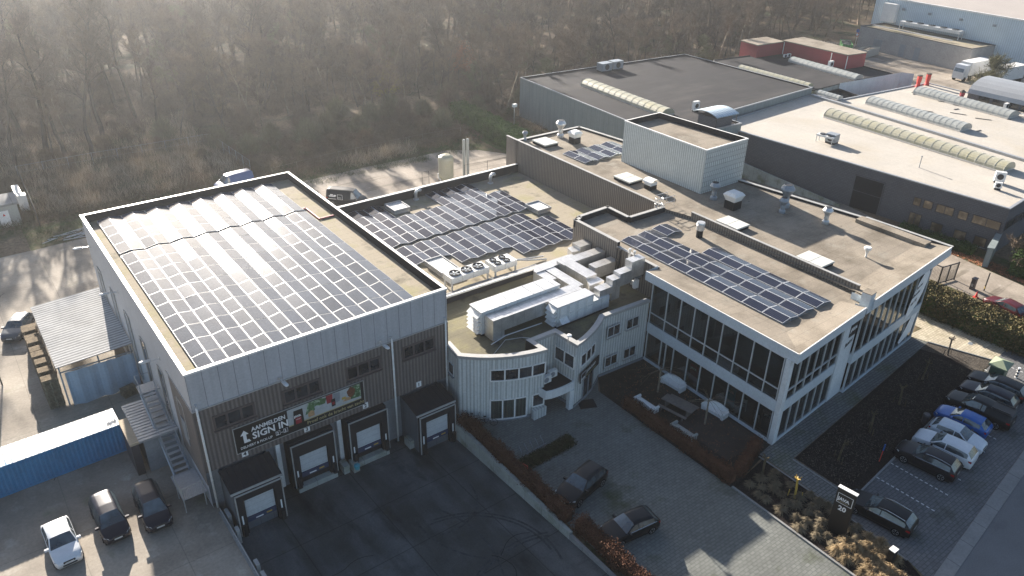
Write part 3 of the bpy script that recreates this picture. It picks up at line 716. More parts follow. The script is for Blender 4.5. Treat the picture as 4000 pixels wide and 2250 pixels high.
for x, y, lb in ((34.95,40.95,'white air conditioner on the canopy roof, the left one'),(35.9,41.3,'smaller white air conditioner with round grille on the canopy roof, the right one')):
    t = thing('air_conditioner', lb, 'air conditioner', (x, y, 2.74), 0, 'air conditioners above the entrance canopy')
    a = MB(); a.box(0,0,.05,.85,.36,.72); a.build('casing', 'white_plastic', t, local=True)
    a = MB(); a.v = []; a.lathe(0,0,[(.25,0),(.25,.02)],16); a.v = [(p[0]+.32,-.006-p[2],p[1]+.39) for p in a.v]; a.build('fan_grille', 'steel_grey', t, local=True)
t = thing('roof_camera_mast', 'short post with a white camera dome on the office roof corner above the shop sign', 'camera', (37.1,40.6,6.55))
a = MB(); a.tube([(0,0,-.3),(0,0,.5)],.04,6); a.build('pole','galv',t,local=True); a = MB(); a.lathe(.1,0,[(.02,.62),(.2,.58),(.22,.48),(.1,.44)],10); a.build('camera_head','white_plastic',t,local=True)
a = MB(); a.tube([(31.2,43.4,5.62),(33.8,44.9,5.62),(35.2,44.4,5.62),(36.6,43.0,5.62)],.035,6)
tag(a.build('roof_cable', 'galv', origin=(33,45,5.6)), 'thin metal conduit bent across the office roof before the ducts', 'conduit')

# ================================================================ showroom (glass front) and high hall
GC = (47.58, 26.7); A2 = 5.45
gl = thing('glass_showroom', 'two-storey showroom with white framed glass facades and solar panels on its roof', 'showroom building', (GC[0], GC[1], 0))
dA = Vector((math.cos(R(A2)), math.sin(R(A2))))
def A(t, out=0): return (GC[0]+dA.x*t+dA.y*out, GC[1]+dA.y*t-dA.x*out)   # along right facade, out = outwards
FL = (47.88, 41.6)
RZ = 9.1
lowpts = [A(-.1,.62), A(10.75,.62), A(12.9,-.1), (60.35,48.4), (59.5,51.6), (54.6,51.7), (54.65,54.95), (50.2,54.75), (50.1,54.35), (49.4,54.35), (49.42,42.55), (47.72,42.45)]
b = MB(); b.poly([(x, y, 8.80) for x, y in lowpts]); b.build('roof', 'felt_grey', gl)
b = MB()
b.quad((*A(-.1,.62),RZ-.85),(*A(10.75,.62),RZ-.85),(*A(10.75,.62),RZ),(*A(-.1,.62),RZ))
b.quad((47.72,42.45,RZ-.85),(*A(-.1,.62),RZ-.85),(*A(-.1,.62),RZ),(47.72,42.45,RZ))
b.quad((49.42,42.55,RZ-.85),(47.72,42.45,RZ-.85),(47.72,42.45,RZ),(49.42,42.55,RZ))
b.quad((*A(10.75,.62),RZ-.85),(*A(10.75,-.4),RZ-.85),(*A(10.75,-.4),RZ),(*A(10.75,.62),RZ))
b.poly([(x, y, RZ-.85) for x, y in (A(-.1,.62), A(10.75,.62), A(10.75,-.1), (48.0,26.9), (48.3,42.4), (47.72,42.45))])
b.build('fascia', 'fascia', gl)
# roof fields slope gently from the eaves down to the deck
b = MB(); q = [A(-.02,.56), A(10.7,.56), A(10.7,-1.6), (49.9,28.9), (50.0,42.3), (47.78,42.4)]
b.poly([(*q[0],RZ+.004),(*q[1],RZ+.004),(*q[2],8.81),(*q[3],8.81)]); b.poly([(*q[0],RZ+.004),(*q[3],8.81),(*q[4],8.81),(*q[5],RZ+.004)]); b.build('roof_edge', 'felt_grey', gl)
b = MB(); e = .05
for p, q in ((A(-.1,.62), A(10.75,.62)), ((47.72,42.45), A(-.1,.62))):
    d = (Vector(q)-Vector(p)).normalized(); nn = Vector((-d.y, d.x))
    b.prism([p, q, tuple(Vector(q)+nn*.09), tuple(Vector(p)+nn*.09)], RZ-.03, RZ+.03)
b.build('roof_trim', 'cap_white', gl)
# west brown wall and the raised north parapets
b = MB(); wp = [(47.95,42.5),(49.42,42.5),(49.40,54.35)][1:]
b.quad((49.4,54.4,5.2),(49.4,42.6,5.2),(49.4,42.6,8.9),(49.4,54.4,8.9))
b.quad((49.4,54.4,8.9),(49.4,47.9,8.9),(49.4,47.9,9.35),(49.4,54.4,9.35))
b.quad((54.66,55.0,5.2),(50.2,54.8,5.2),(50.2,54.8,9.35),(54.66,55.0,9.35)); b.quad((50.2,54.8,5.2),(49.4,54.4,5.2),(49.4,54.4,9.35),(50.2,54.8,9.35))
b.quad((59.5,51.65,5.2),(54.62,51.75,5.2),(54.62,51.75,9.35),(59.5,51.65,9.35)); b.quad((54.62,51.7,5.2),(54.66,55.0,5.2),(54.66,55.0,9.35),(54.62,51.7,9.35))
b.build('brown_wall', 'rib_brown2', gl)
b = MB()
def wall_cap(mb, pts, z0, z1, th, m_in=0, m_cap=1):
    for p, q in zip(pts[:-1], pts[1:]):
        d = (Vector(q)-Vector(p)).normalized(); nn = Vector((-d.y, d.x)); p1 = Vector(p)-d*.02; q1 = Vector(q)+d*.02
        mb.prism([tuple(p1+nn*.012), tuple(q1+nn*.012), tuple(q1+nn*th), tuple(p1+nn*th)], z0, z1, m_in)
        mb.prism([tuple(p1-nn*.06), tuple(q1-nn*.06), tuple(q1+nn*(th+.03)), tuple(p1+nn*(th+.03))], z1, z1+.06, m_cap)
wall_cap(b, [(59.5,51.6),(54.6,51.7),(54.66,54.97),(50.2,54.77),(50.1,54.37),(49.4,54.37),(49.4,47.9)], 8.6, 9.35, .3)
wall_cap(b, [(49.4,47.9),(49.4,42.6)], 8.6, 8.88, .25)
b.build('parapet', ['parapet_dark','cap_grey'], gl)
# west facade: slabs, mullions, panes
b = MB(); b.box(-.12,-.06,0,.0,.2,0)
def facade(par, x, y, ang, L, divs, z0=.28, zb0=3.15, zb1=4.15, zt=8.28, tr=None, pane='win_clear', cols=(), bar='mullion', wd=.036, name='window'):
    b = MB().frame(x, y, 0, ang); b.box(0,-.10,0,L,.25,z0); b.box(0,-.09,zb0,L,.25,zb1)
    b.build('spandrel', 'fascia', par)
    for (za, zc, dv, trn) in ((z0, zb0, divs[0], None), (zb1, zt, divs[1], tr)):
        for i in range(len(dv)-1):
            xa, xb = dv[i], dv[i+1]
            f = MB().frame(x, y, 0, ang)
            f.box(xa-wd*.9,-.10 if i else -.1,za+.002,xa+wd,.06,zc-.002)
            if i == len(dv)-2: f.box(xb-wd,-.1,za+.002,xb+wd,.06,zc-.002)
            if trn: f.box(xa+wd+.002,-.09,trn-.03,xb-wd*.92,.05,trn+.04)
            f.box(xa+wd+.002,-.085,zc-.08,xb-wd*.92,.05,zc-.003)
            fo = f.build(name, bar, par)
            p = MB().frame(x, y, 0, ang); p.quad((xa,-.01,za),(xb,-.01,za),(xb,-.01,zc),(xa,-.01,zc)); p.build('pane', pane, fo)
LW = (Vector(FL)-Vector(GC)).length; angW = math.degrees(math.atan2(GC[1]-FL[1], GC[0]-FL[0]))
top = [.12,2.0,3.63,5.2,6.72,8.3,9.88,11.5,13.07,14.45]; low = [.12,1.95,2.55,3.5,5.2,6.72,8.3,9.85,11.45,13.05,14.45]
facade(gl, FL[0], FL[1], angW, LW-.3, (low, top), tr=5.25)
b = MB().frame(GC[0], GC[1], 0, A2); b.box(-.14,-.12,0,.42,.30,8.3); b.build('corner_column', 'render_white', gl)
angS = A2; c0 = A(.5)
facade(gl, c0[0], c0[1], A2, 8.15, ([0,1.35,2.7,4.05,5.4,6.75,8.1],[0,1.35,2.7,4.05,5.4,6.75,8.1]), tr=5.1, pane='win_clear')
b = MB().frame(*A(8.68), 0, A2); b.box(0,-.14,0,2.35,.25,8.7); b.build('white_pier', 'render_white', gl)
# interior: floors, back wall, curtains, banners
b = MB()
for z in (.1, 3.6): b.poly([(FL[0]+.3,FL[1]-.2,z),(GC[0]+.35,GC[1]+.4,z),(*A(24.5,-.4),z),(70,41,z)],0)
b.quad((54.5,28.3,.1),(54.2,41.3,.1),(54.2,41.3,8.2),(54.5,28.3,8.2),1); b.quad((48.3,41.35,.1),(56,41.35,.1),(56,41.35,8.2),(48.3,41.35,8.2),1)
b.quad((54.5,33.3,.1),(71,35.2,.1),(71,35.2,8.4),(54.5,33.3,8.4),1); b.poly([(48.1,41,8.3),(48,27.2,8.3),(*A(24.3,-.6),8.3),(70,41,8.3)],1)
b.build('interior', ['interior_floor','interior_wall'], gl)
b = MB()
for t in (1.2,2.0,3.4,4.3,6.2,7.4): p, q = A(t,-.45), A(t+.55,-.45); b.quad((*p,4.2),(*q,4.2),(*q,8.1),(*p,8.1))
b.build('curtain', 'curtain', gl)
for y, m_, lb in ((36.0,'poster_red','dark red roll-up banner behind the showroom glass'),(31.8,'teal','pale blue upright poster leaning inside the showroom window')):
    t = thing('banner_stand', lb, 'banner', (48.35, y, .12), -90)
    a = MB(); a.box(-.45,-.02,.1,.45,.02,2.1); a.build('banner_sheet', m_, t, local=True); a = MB(); a.box(-.5,-.15,0,.5,.15,.08); a.build('base', 'galv', t, local=True)
    text('JAVA', .3, Matrix.Translation((-.4,-.025,1.6)) @ Matrix.Rotation(R(90),4,'X'), 'ink_white', t, bold=.01, local=True)
def chair(x, y, rz, lb):
    t = thing('chair', lb, 'chair', (x, y, .11), rz, 'white chairs behind the showroom glass')
    a = MB(); a.box(-.22,-.22,.43,.22,.22,.47); a.build('seat','white_plastic',t,local=True)
    a = MB(); a.box(-.22,.19,.55,.22,.23,.92); a.build('backrest','white_plastic',t,local=True)
    for sx in (-.2,.2):
        for sy in (-.2,.2): a = MB(); a.box(sx-.02,sy-.02,0,sx+.02,sy+.02,.428 if sy < 0 else .92); a.build('leg','white_plastic',t,local=True)
chair(48.9,29.3,40,'white chair behind the glass nearer the dark menu board'); chair(49.2,30.9,-60,'white chair behind the glass beside the pale poster')
t = thing('menu_board', 'black standing board with white lettering behind the corner glass of the showroom', 'menu board', (48.4,28.0,.11))
a = MB(); a.box(0,-.55,.05,.05,.55,1.9); a.build('board','sign_black',t,local=True)
text('JAVA', .26, wallT(48.395,28.35,1.55,-90,0), 'ink_white', t, bold=.01)
# ---------------------------------------------------------------- high hall behind the showroom
hh = thing('high_hall', 'long higher flat-roofed hall with white roof hatches behind the glass showroom', 'industrial hall', (60.3, 28, 0))
UZ = 9.45; US = 9.15
hp = [A(11.75,.75), A(27.95,.80), (74.95,37.4), (72.75,51.9), (71.3,70.0), (70.4,77.6), (60.0,77.7), (59.62,79.7), (59.5,51.6), (60.35,48.4), A(12.6,-1.3), A(11.75,-1.3)]
b = MB(); b.poly([(x, y, US) for x, y in hp]); b.build('roof', 'felt_grey', hh)
b = MB(); b.quad((59.62,79.7,5.0),(59.5,51.6,5.0),(59.5,51.6,9.4),(59.62,79.7,9.4)); b.quad((59.5,51.6,8.6),(60.35,48.4,8.6),(60.35,48.4,9.1),(59.5,51.6,9.1))
b.quad((60.35,48.4,8.6),(60.35,29.2,8.6),(60.35,29.2,9.62),(60.35,48.4,9.62))
b.quad((59.62,79.7,0),(59.5,77.4,0),(59.5,77.4,9.4),(59.62,79.7,9.4)); b.build('brown_wall', 'rib_brown2', hh)
b = MB(); b.ring([A(25.0,.1),(74.2,37.4),hp[3],hp[4],hp[5],hp[6],hp[7]], 0, 9.0, 0, closed=False); b.build('rear_wall', 'panel_green', hh)
b = MB(); wall_cap(b, [(59.62,79.7),(59.5,51.6)], 9.0, 9.4, .22, 2, 1); wall_cap(b, [(60.35,48.4),(60.35,29.2)], 9.0, 9.62, .2, 2, 1)
wall_cap(b, [hp[2],hp[3],hp[4],hp[5],hp[6]], 9.0, 9.35, .3, 0, 1); wall_cap(b, [hp[1],hp[2]], 9.0, 9.45, .25, 0, 1)
b.build('parapet', ['parapet_dark','cap_grey','rib_brown2'], hh)
b = MB(); P0, P1 = A(11.75,.75), A(27.95,.80)
b.quad((*P0,UZ-.95),(*P1,UZ-.95),(*P1,UZ),(*P0,UZ)); b.quad((*hp[11],UZ-.95),(*P0,UZ-.95),(*P0,UZ),(*hp[11],UZ)); b.quad((*P1,UZ-.95),(*A(27.7,-2),UZ-.95),(*A(27.7,-2),UZ),(*P1,UZ))
b.poly([(*P0,UZ-.95),(*P1,UZ-.95),(*A(27.9,-2),UZ-.95),(*A(11.75,-1.3),UZ-.95)]); b.build('fascia', 'fascia', hh)
b = MB(); b.poly([(*A(11.8,.7),UZ+.004),(*A(27.9,.75),UZ+.004),(*A(27.7,-2.0),US+.01),(*A(12.8,-2.0),US+.01)]); b.build('roof_edge', 'felt_grey', hh)
b = MB(); b.prism([P0,P1,A(27.95,.70),A(11.75,.66)], UZ-.03, UZ+.03); b.build('roof_trim', 'cap_white', hh)
b = MB().frame(*A(11.1,.3), 0, A2); b.box(0,-.3,8.3,.9,.5,10.15,0); b.box(-.03,-.33,10.15,.93,.53,10.2,1); b.build('roof_pier', ['fascia','felt_grey'], hh)
c1 = A(11.05,.35)
facade(hh, c1[0], c1[1], A2, 14.0, ([0]+[1.4*i for i in range(1,11)],[0]+[1.4*i for i in range(1,11)]), zt=8.55, pane='win_clear', name='window')
b = MB().frame(*A(25.06,.35), 0, A2); b.box(-.1,-.1,0,.05,.3,8.55); b.box(-.1,.3,0,.05,9,8.5); b.build('corner_post', 'mullion', hh)
b = MB(); b.box(73.4,30.3,9.0,74.6,37.7,9.55); b.build('roof_kerb', 'felt_grey', hh)
# white bean-shaped window decal with script lettering, and logos on the pier
DT = wallT(*A(20.6,.37)[:1], A(20.6,.37)[1], 0, A2, .11)
dc = thing('window_decal', 'big white coffee-bean sticker with handwriting on the far end of the glass facade', 'window sticker', (*A(22,.35),4))
b = MB(); pts = [(1.0+t_, z_) for t_, z_ in ((0,3.6),(.9,3.9),(1.9,4.6),(2.6,5.6),(3.0,6.8),(3.0,7.7),(2.6,8.2),(1.8,8.15),(.9,7.3),(.3,6.1),(-.1,4.8),(-.2,3.9))]
b.add([tuple(DT @ Vector((x, y, 0))) for x, y in pts], [tuple(range(len(pts)))], 0)
pts = [(1.4,.6),(3.6,1.2),(3.8,2.6),(4.1,3.4),(2.6,3.4),(1.9,2.2),(.9,1.0)]
b.add([tuple(DT @ Vector((x, y, 0))) for x, y in pts], [tuple(range(len(pts)))], 0)
b.build('sticker', 'ink_white', dc)
for s_, x_, z_ in (('Jouw cool',1.7,6.5),('koffiebranders',1.1,5.7),('sinds 1935',1.3,4.9)): text(s_, .52, DT @ Matrix.Translation((x_, z_, .012)) @ Matrix.Rotation(R(12),4,'Z'), 'ink_black', dc, shear=.4, squeeze=.55)
lg = thing('wall_logo', 'black JAVA square with a handwritten signature below it on the white pier', 'wall sign', (*A(9.4,.16),5.8))
LT = wallT(*A(9.15,.145), 0, A2)
b = MB()
v = [(.65,6.3),(2.05,6.3),(2.05,7.85),(.65,7.85)]; b.add([tuple(LT @ Vector((x, y, z))) for z in (0,.05) for x, y in v], [(3,2,1,0),(4,5,6,7),(0,1,5,4),(1,2,6,5),(2,3,7,6),(3,0,4,7)], 0); b.build('plate', 'sign_black', lg)
text('JAVA', .5, LT @ Matrix.Translation((.70,6.85,.055)), 'ink_white', lg, bold=.02)
text('Santos', .62, LT @ Matrix.Translation((.3,5.3,.012)) @ Matrix.Rotation(R(14),4,'Z'), 'ink_black', lg, shear=.45, bold=.012, squeeze=.8)
# ================================================================ white plant tower
tw = thing('plant_tower', 'pale ribbed box tower with a perforated side standing on the high hall roof', 'plant tower', (65.9, 52, 9.0))
tp = [(65.9,52.0),(73.0,52.06),(71.95,64.75),(65.95,64.7)]; TZ = 14.25
b = MB(); b.ring([tp[1],tp[2],tp[3],tp[0]], 9.0, TZ, 0, closed=False); b.build('ribbed_wall', 'rib_pale', tw)
b = MB(); b.quad((*tp[0],9.0),(*tp[1],9.0),(*tp[1],TZ),(*tp[0],TZ)); b.build('perforated_wall', 'perforated', tw)
b = MB(); b.poly([(x, y, 13.55) for x, y in tp]); b.build('roof', 'felt_grey', tw)
b = MB(); b.parapet(tp, 13.55, TZ, .16, 0, 1, lip=.04); b.build('parapet', ['parapet_dark','cap_white'], tw)
# ================================================================ solar rows
def panel_mesh(side):
    """one tilted module, 2.06 long in Y; side -1 faces west, +1 faces east"""
    b = MB(); x0, z0, x1, z1 = 1.03*side, .10, .012*side, .27
    def P(u, v, h=0): # u 0..1 from the low edge to the ridge, v metres
        x = x0+(x1-x0)*u; z = z0+(z1-z0)*u; return (x+.16*side*h, -v, z+h)
    def slab(u0, u1, v0, v1, h0, h1, m):
        v = [P(u0,v0,h0),P(u1,v0,h0),P(u1,v1,h0),P(u0,v1,h0),P(u0,v0,h1),P(u1,v0,h1),P(u1,v1,h1),P(u0,v1,h1)]
        f = [(4,5,6,7),(0,1,5,4),(1,2,6,5),(2,3,7,6),(3,0,4,7),(3,2,1,0)]
        b.add(v, f if side < 0 else [q[::-1] for q in f], m)
    slab(.0,1.0,.02,2.07,.0,.036,0)
    slab(.032,.968,.055,2.035,.036,.041,1)
    return b
pw = panel_mesh(-1).build('solar_panel', ['panel_frame_bright','panel_glass'], None, local=True)
pe = panel_mesh(1).build('solar_panel', ['panel_frame_bright','panel_glass'], None, local=True)
pwd = panel_mesh(-1).build('solar_panel', ['panel_frame','panel_glass_dusty_sheen'], None, local=True)
ped = panel_mesh(1).build('solar_panel', ['panel_frame','panel_glass_dusty_sheen'], None, local=True)
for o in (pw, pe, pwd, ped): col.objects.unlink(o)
def end_mesh(L):
    b = MB()
    for y in (0.0, -L):
        b.tube([(-1.05,y,.08),(-.0,y,.25),(1.05,y,.08)], .018, 4); b.tube([(-1.05,y,.03),(1.05,y,.03)], .02, 4)
        b.box(-.02,y-.03,.0,.02,y+.03,.24)
    for x in (-1.04,0,1.04): b.box(x-.03,-L,.0,x+.03,0,.045)
    return b
ORD = ['first','second','third','fourth','fifth','sixth','seventh','eighth','ninth']
used_end = {}
def solar_row(x, y, z, n, label, group):
    t = thing('solar_row', label, 'solar panels', (x, y, z), 0, group)
    for k in range(n):
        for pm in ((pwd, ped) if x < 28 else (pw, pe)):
            c = pm.copy(); col.objects.link(c); c.parent = t; c.location = (0, -k*2.1, 0)
            c.rotation_euler = (random.uniform(-.008,.008), random.uniform(-.016,.016), 0)
    if n not in used_end: used_end[n] = end_mesh(n*2.1).build('mounting_frame', 'steel_grey', t, local=True)
    else: c = used_end[n].copy(); col.objects.link(c); c.parent = t
for k in range(8):
    solar_row(10.63+2.105*k, 76.2, 11.1, 4, f'{ORD[k]} short twin-pitch solar row from the left on the back of the warehouse roof', 'short solar rows at the back of the warehouse roof')
    solar_row(10.63+2.105*k, 67.45, 11.1, 10, f'{ORD[k]} long twin-pitch solar row from the left on the front of the warehouse roof', 'long solar rows at the front of the warehouse roof')
n1 = (5,5,3,3,3,5,5,5,3); n2 = (2,2,3,3,3,4,4,4,3)
for k in range(9):
    solar_row(35.85+2.1*k, 66.3+n1[k]*2.1, 5.3, n1[k], f'{ORD[k]} solar row from the left in the back field of the low hall roof', 'solar rows in the back field of the low hall')
    y2 = 65.65 if k < 8 else 63.4
    solar_row(35.85+2.1*k, y2, 5.3, n2[k], f'{ORD[k]} solar row from the left in the front field of the low hall roof', 'solar rows in the front field of the low hall')
for k, (x, y, n, l) in enumerate(((51.65,48.7,9,'long solar row nearest the glass front edge of the showroom roof'),(53.85,48.7,9,'long middle solar row on the showroom roof'),(56.1,42.3,6,'six-module solar row on the right-hand side of the showroom roof'),(56.2,48.9,1,'single pair of solar modules at the back of the showroom roof'))):
    solar_row(x, y, 8.82, n, l, 'solar rows on the showroom roof')
for k in range(4):
    solar_row(62.55+2.1*k, 70.5, 9.17, 2, f'{ORD[k]} small solar row from the left beside the pale plant tower', 'small solar rows beside the plant tower')

# ================================================================ roof hatches, vents
def hatch(x0, y0, x1, y1, z, h, label, kind='flat', ang=0):
    t = thing('roof_hatch', label, 'roof hatch', (x0, y0, z), ang, 'roof hatches')
    X, Y = x1-x0, y1-y0
    b = MB(); b.box(.08,.08,0,X-.08,Y-.08,h-.1); b.build('curb', 'black_felt' if kind == 'flat' else 'galv', t, local=True)
    if kind == 'flat':
        b = MB(); b.box(0,0,h-.1,X,Y,h-.02); b.box(.04,.04,h-.018,X-.04,Y-.04,h+.03); b.box(.04,Y/2-.02,h+.03,X-.04,Y/2+.02,h+.045); b.build('lid', 'white_curb', t, local=True)
    else:
        b = MB(); b.box(0,0,h-.1,X,.12,h+.2); b.box(0,Y-.12,h-.1,X,Y,h+.2); b.box(0,.12,h-.1,.12,Y-.12,h+.2); b.box(X-.12,.12,h-.1,X,Y-.12,h+.2); b.build('frame', 'metal_frame', t, local=True)
        b = MB(); n = 9
        for i in range(n):
            xx = .14+(X-.28)*i/n; w_ = (X-.28)/n
            b.quad((xx,.13,h-.02),(xx+w_*.9,.13,h+.10),(xx+w_*.9,Y-.13,h+.10),(xx,Y-.13,h-.02))
        b.build('louvre', 'white_plastic', t, local=True)
hatch(61.0,73.4,63.3,76.1,9.17,.4,'flat white roof hatch at the rear end of the high hall beside the cowl vent')
hatch(60.9,58.1,63.1,60.8,9.17,.4,'flat white roof hatch beside the foot of the pale tower')
hatch(60.95,42.95,63.0,45.75,9.17,.4,'flat white roof hatch between the box fan and the brown edge wall')
hatch(60.75,33.2,62.85,36.0,9.17,.4,'flat white roof hatch nearest the street end of the high hall')
hatch(39.3,73.7,41.4,76.1,5.28,.4,'white-lidded smoke hatch at the back of the low hall among the panels','louvre')
hatch(52.9,64.4,54.9,66.9,5.28,.4,'louvred smoke hatch at the right end of the low hall solar fields','louvre')
hatch(35.6,57.8,37.7,61.2,5.28,.4,'louvred smoke hatch beside the long fan unit on the low hall','louvre')
def cowl(x, y, z, s, label, m='steel_grey'):
    s *= .82
    t = thing('roof_cowl', label, 'roof vent', (x, y, z), 0, 'round metal roof cowls')
    b = MB(); b.lathe(0,0,[(.42*s,0),(.42*s,.28*s),(.33*s,.42*s),(.24*s,.45*s),(.24*s,1.0*s)],16); b.build('base', m, t, smooth=False, local=True)
    b = MB(); b.lathe(0,0,[(.30*s,.62*s),(.30*s,.72*s),(.27*s,1.0*s),(.34*s,1.15*s),(.62*s,1.62*s),(.60*s,1.72*s),(.38*s,2.05*s)],16); b.build('cowl', m, t, local=True)
    b = MB(); b.lathe(0,0,[(.36*s,2.05*s),(.36*s,2.07*s)],16); b.build('mouth', 'black_metal', t, local=True)
cowl(65.65,75.9,9.17,1.35,'tall grey cowl at the rear of the high hall beside the white box fan','galv')
cowl(60.9,77.4,9.17,.75,'small grey cowl at the rear left corner of the high hall')
cowl(65.95,50.2,9.17,1.15,'grey cowl at the front foot of the pale tower')
cowl(69.15,43.6,9.17,1.0,'smaller of the two paired cowls on the shaded high roof')
cowl(70.7,44.4,9.17,1.5,'largest cowl, just behind a smaller one on the shaded high roof')
cowl(70.56,39.3,9.17,1.05,'weathered dark-mouthed cowl near the shadow tip on the high roof','galv')
def box_fan(x, y, z, s, label):
    t = thing('box_fan', label, 'roof fan', (x, y, z), 0, 'square roof fans on dark curbs')
    b = MB(); b.box(-.55*s,-.55*s,0,.55*s,.55*s,.75*s); b.build('curb', 'black_felt', t, local=True)
    b = MB(); v = [(-.5*s,-.5*s,.78*s),(.5*s,-.5*s,.78*s),(.5*s,.5*s,.78*s),(-.5*s,.5*s,.78*s),(-.72*s,-.72*s,1.35*s),(.72*s,-.72*s,1.35*s),(.72*s,.72*s,1.35*s),(-.72*s,.72*s,1.35*s),(-.5*s,-.5*s,1.6*s),(.5*s,-.5*s,1.6*s),(.5*s,.5*s,1.6*s),(-.5*s,.5*s,1.6*s)]
    b.add(v, [(0,1,5,4),(1,2,6,5),(2,3,7,6),(3,0,4,7),(4,5,9,8),(5,6,10,9),(6,7,11,10),(7,4,8,11),(8,9,10,11),(3,2,1,0)]); b.build('hood', 'white_plastic', t, local=True)
box_fan(65.7,73.1,9.17,1.0,'white hooded box fan behind the small solar rows on the high hall'); box_fan(65.7,47.4,9.17,1.15,'white hooded box fan in the tower shadow on the high roof')
t = thing('roof_exhaust', 'white barrel-topped exhaust box beside the caged ladder', 'roof vent', (62.4,56.3,9.17))
b = MB(); b.box(-.5,-.5,0,.5,.5,.5); b.build('curb','black_felt',t,local=True)
b = MB(); b.box(-.5,-.5,.5,.5,.5,.85)
for i in range(8):
    a0, a1 = math.pi*i/8, math.pi*(i+1)/8
    b.quad((-.7*math.cos(a0),-.65,.85+.35*math.sin(a0)),(-.7*math.cos(a1),-.65,.85+.35*math.sin(a1)),(-.7*math.cos(a1),.65,.85+.35*math.sin(a1)),(-.7*math.cos(a0),.65,.85+.35*math.sin(a0)))
b.build('hood','white_plastic',t,local=True)
t = thing('roof_exhaust', 'silver cylinder vent on a dark pipe by the brown strip wall', 'roof vent', (57.8,45.0,8.82))
b = MB(); b.lathe(0,0,[(.33,0),(.33,.8)],14); b.build('pipe','black_felt',t,local=True); b = MB(); b.lathe(0,0,[(.42,.8),(.42,1.35),(.36,1.4),(.36,1.45),(.44,1.47),(.40,1.6)],14); b.build('cowl','galv',t,local=True)
t = thing('roof_exhaust', 'small white funnel vent on the sunny part of the high roof', 'roof vent', (66.9,32.5,9.17))
b = MB(); b.lathe(0,0,[(.09,0),(.09,.45)],10); b.build('pipe','white_plastic',t,local=True); b = MB(); b.lathe(0,0,[(.12,.4),(.18,.6),(.32,.8),(.34,1.0),(.30,1.04)],12); b.build('cowl','white_plastic',t,local=True)
for x, y, lb in ((43.75,76.4,'left gooseneck vent beside the smoke hatch on the low hall'),(54.2,75.7,'right gooseneck vent on the open felt of the low hall')):
    t = thing('gooseneck_vent', lb, 'roof vent', (x, y, 5.27), 0, 'gooseneck vents'); b = MB()
    b.lathe(0,0,[(.36,0),(.36,.1),(.22,.12)],12); b.tube([(0,0,.1),(0,0,.75),(.08,0,1.0),(.28,-.02,1.16),(.52,-.04,1.15),(.62,-.05,1.02)],.21,12); b.build('bent_pipe','galv',t,smooth=True,local=True)
# caged ladder
t = thing('caged_ladder', 'galvanised caged ladder with handrails climbing to the high roof', 'ladder', (58.9,52.0,5.3))
b = MB()
for x in (-.28,.28): b.tube([(x,0,0),(x,0,5.1)],.035,5)
for i in range(17): b.tube([(-.28,0,.3*i+.2),(.28,0,.3*i+.2)],.02,4)
b.build('rungs','galv',t,local=True); b = MB()
for z in (2.4,3.1,3.8,4.5,5.1): b.tube([(-.32+.0,0,z),(-.4,-.3,z),(-.2,-.66,z),(.2,-.66,z),(.4,-.3,z),(.32,0,z)],.022,4)
for x, y in ((-.4,-.3),(-.2,-.66),(.2,-.66),(.4,-.3)): b.tube([(x,y,2.4),(x,y,5.1)],.018,4)
b.build('cage','galv',t,local=True); b = MB()
for y in (-.5,.6): b.tube([(.4,y,3.8),(.4,y,5.0),(2.2,y,5.0),(2.2,y,3.8)],.03,5); b.tube([(.4,y,4.4),(2.2,y,4.4)],.02,5)
b.box(.4,-.4,3.74,2.2,.5,3.8); b.build('handrail','galv',t,local=True)

# ================================================================ air handling plant on the office roof
def louvre_end(mb, x, y0, y1, z0, z1, n, m=0):
    for i in range(n):
        zz = z0+(z1-z0)*i/n; h = (z1-z0)/n
        mb.add([(x,y0,zz+h*.95),(x,y1,zz+h*.95),(x-.42,y1,zz+.12*h),(x-.42,y0,zz+.12*h),(x,y0,zz+.1*h),(x,y1,zz+.1*h)], [(0,3,2,1),(3,4,5,2),(0,4,3),(1,2,5)], m)
t = thing('air_handling_unit', 'longest white air handling unit with louvred hoods at its left end', 'air handling unit', (32.4,46.4,5.6))
b = MB(); b.box(32.4,46.45,5.85,41.0,48.15,8.0); b.build('casing','ahu_white',t)
b = MB(); louvre_end(b, 32.4, 46.5, 48.1, 5.95, 7.85, 5); b.build('louvre','ahu_white',t)
b = MB(); b.box(32.35,46.4,8.003,41.05,48.2,8.06)
for i in range(7): b.box(33.0+i*1.25,46.4,8.06,33.05+i*1.25,48.2,8.09)
b.build('lid','galv',t); b = MB(); b.box(32.5,46.55,5.56,41,48.05,5.84); b.build('base_frame','black_metal',t)
t = thing('air_handling_unit', 'shorter white air handling unit with panelled doors in front of the long duct', 'air handling unit', (38.3,43.6,5.6))
b = MB(); b.box(38.5,43.72,5.8,42.7,44.95,7.75); b.box(42.7,43.75,5.8,44.7,44.9,7.0); b.build('casing','ahu_white',t)
b = MB(); louvre_end(b, 38.5, 43.75, 44.9, 5.9, 7.7, 4); b.build('louvre','ahu_white',t)
b = MB(); b.box(38.45,43.68,7.753,42.75,45.0,7.8); b.build('lid','galv',t)
b = MB()
for i in range(4):
    for z in (5.95,6.85): b.box(38.82+i*1.02,43.67,z,39.5+i*1.02,43.72,z+.78)
b.build('access_door','white_plastic',t); b = MB(); b.add([(38.7,43.7,6.6),(39.6,43.7,6.6),(39.6,43.25,6.2),(38.7,43.25,6.2),(38.7,43.7,6.15),(39.6,43.7,6.15)],[(0,3,2,1),(0,4,3),(1,2,5)]); b.build('rain_hood','white_plastic',t)
b = MB(); b.box(38.6,43.8,5.56,44.6,44.85,5.8); b.build('base_frame','black_metal',t)
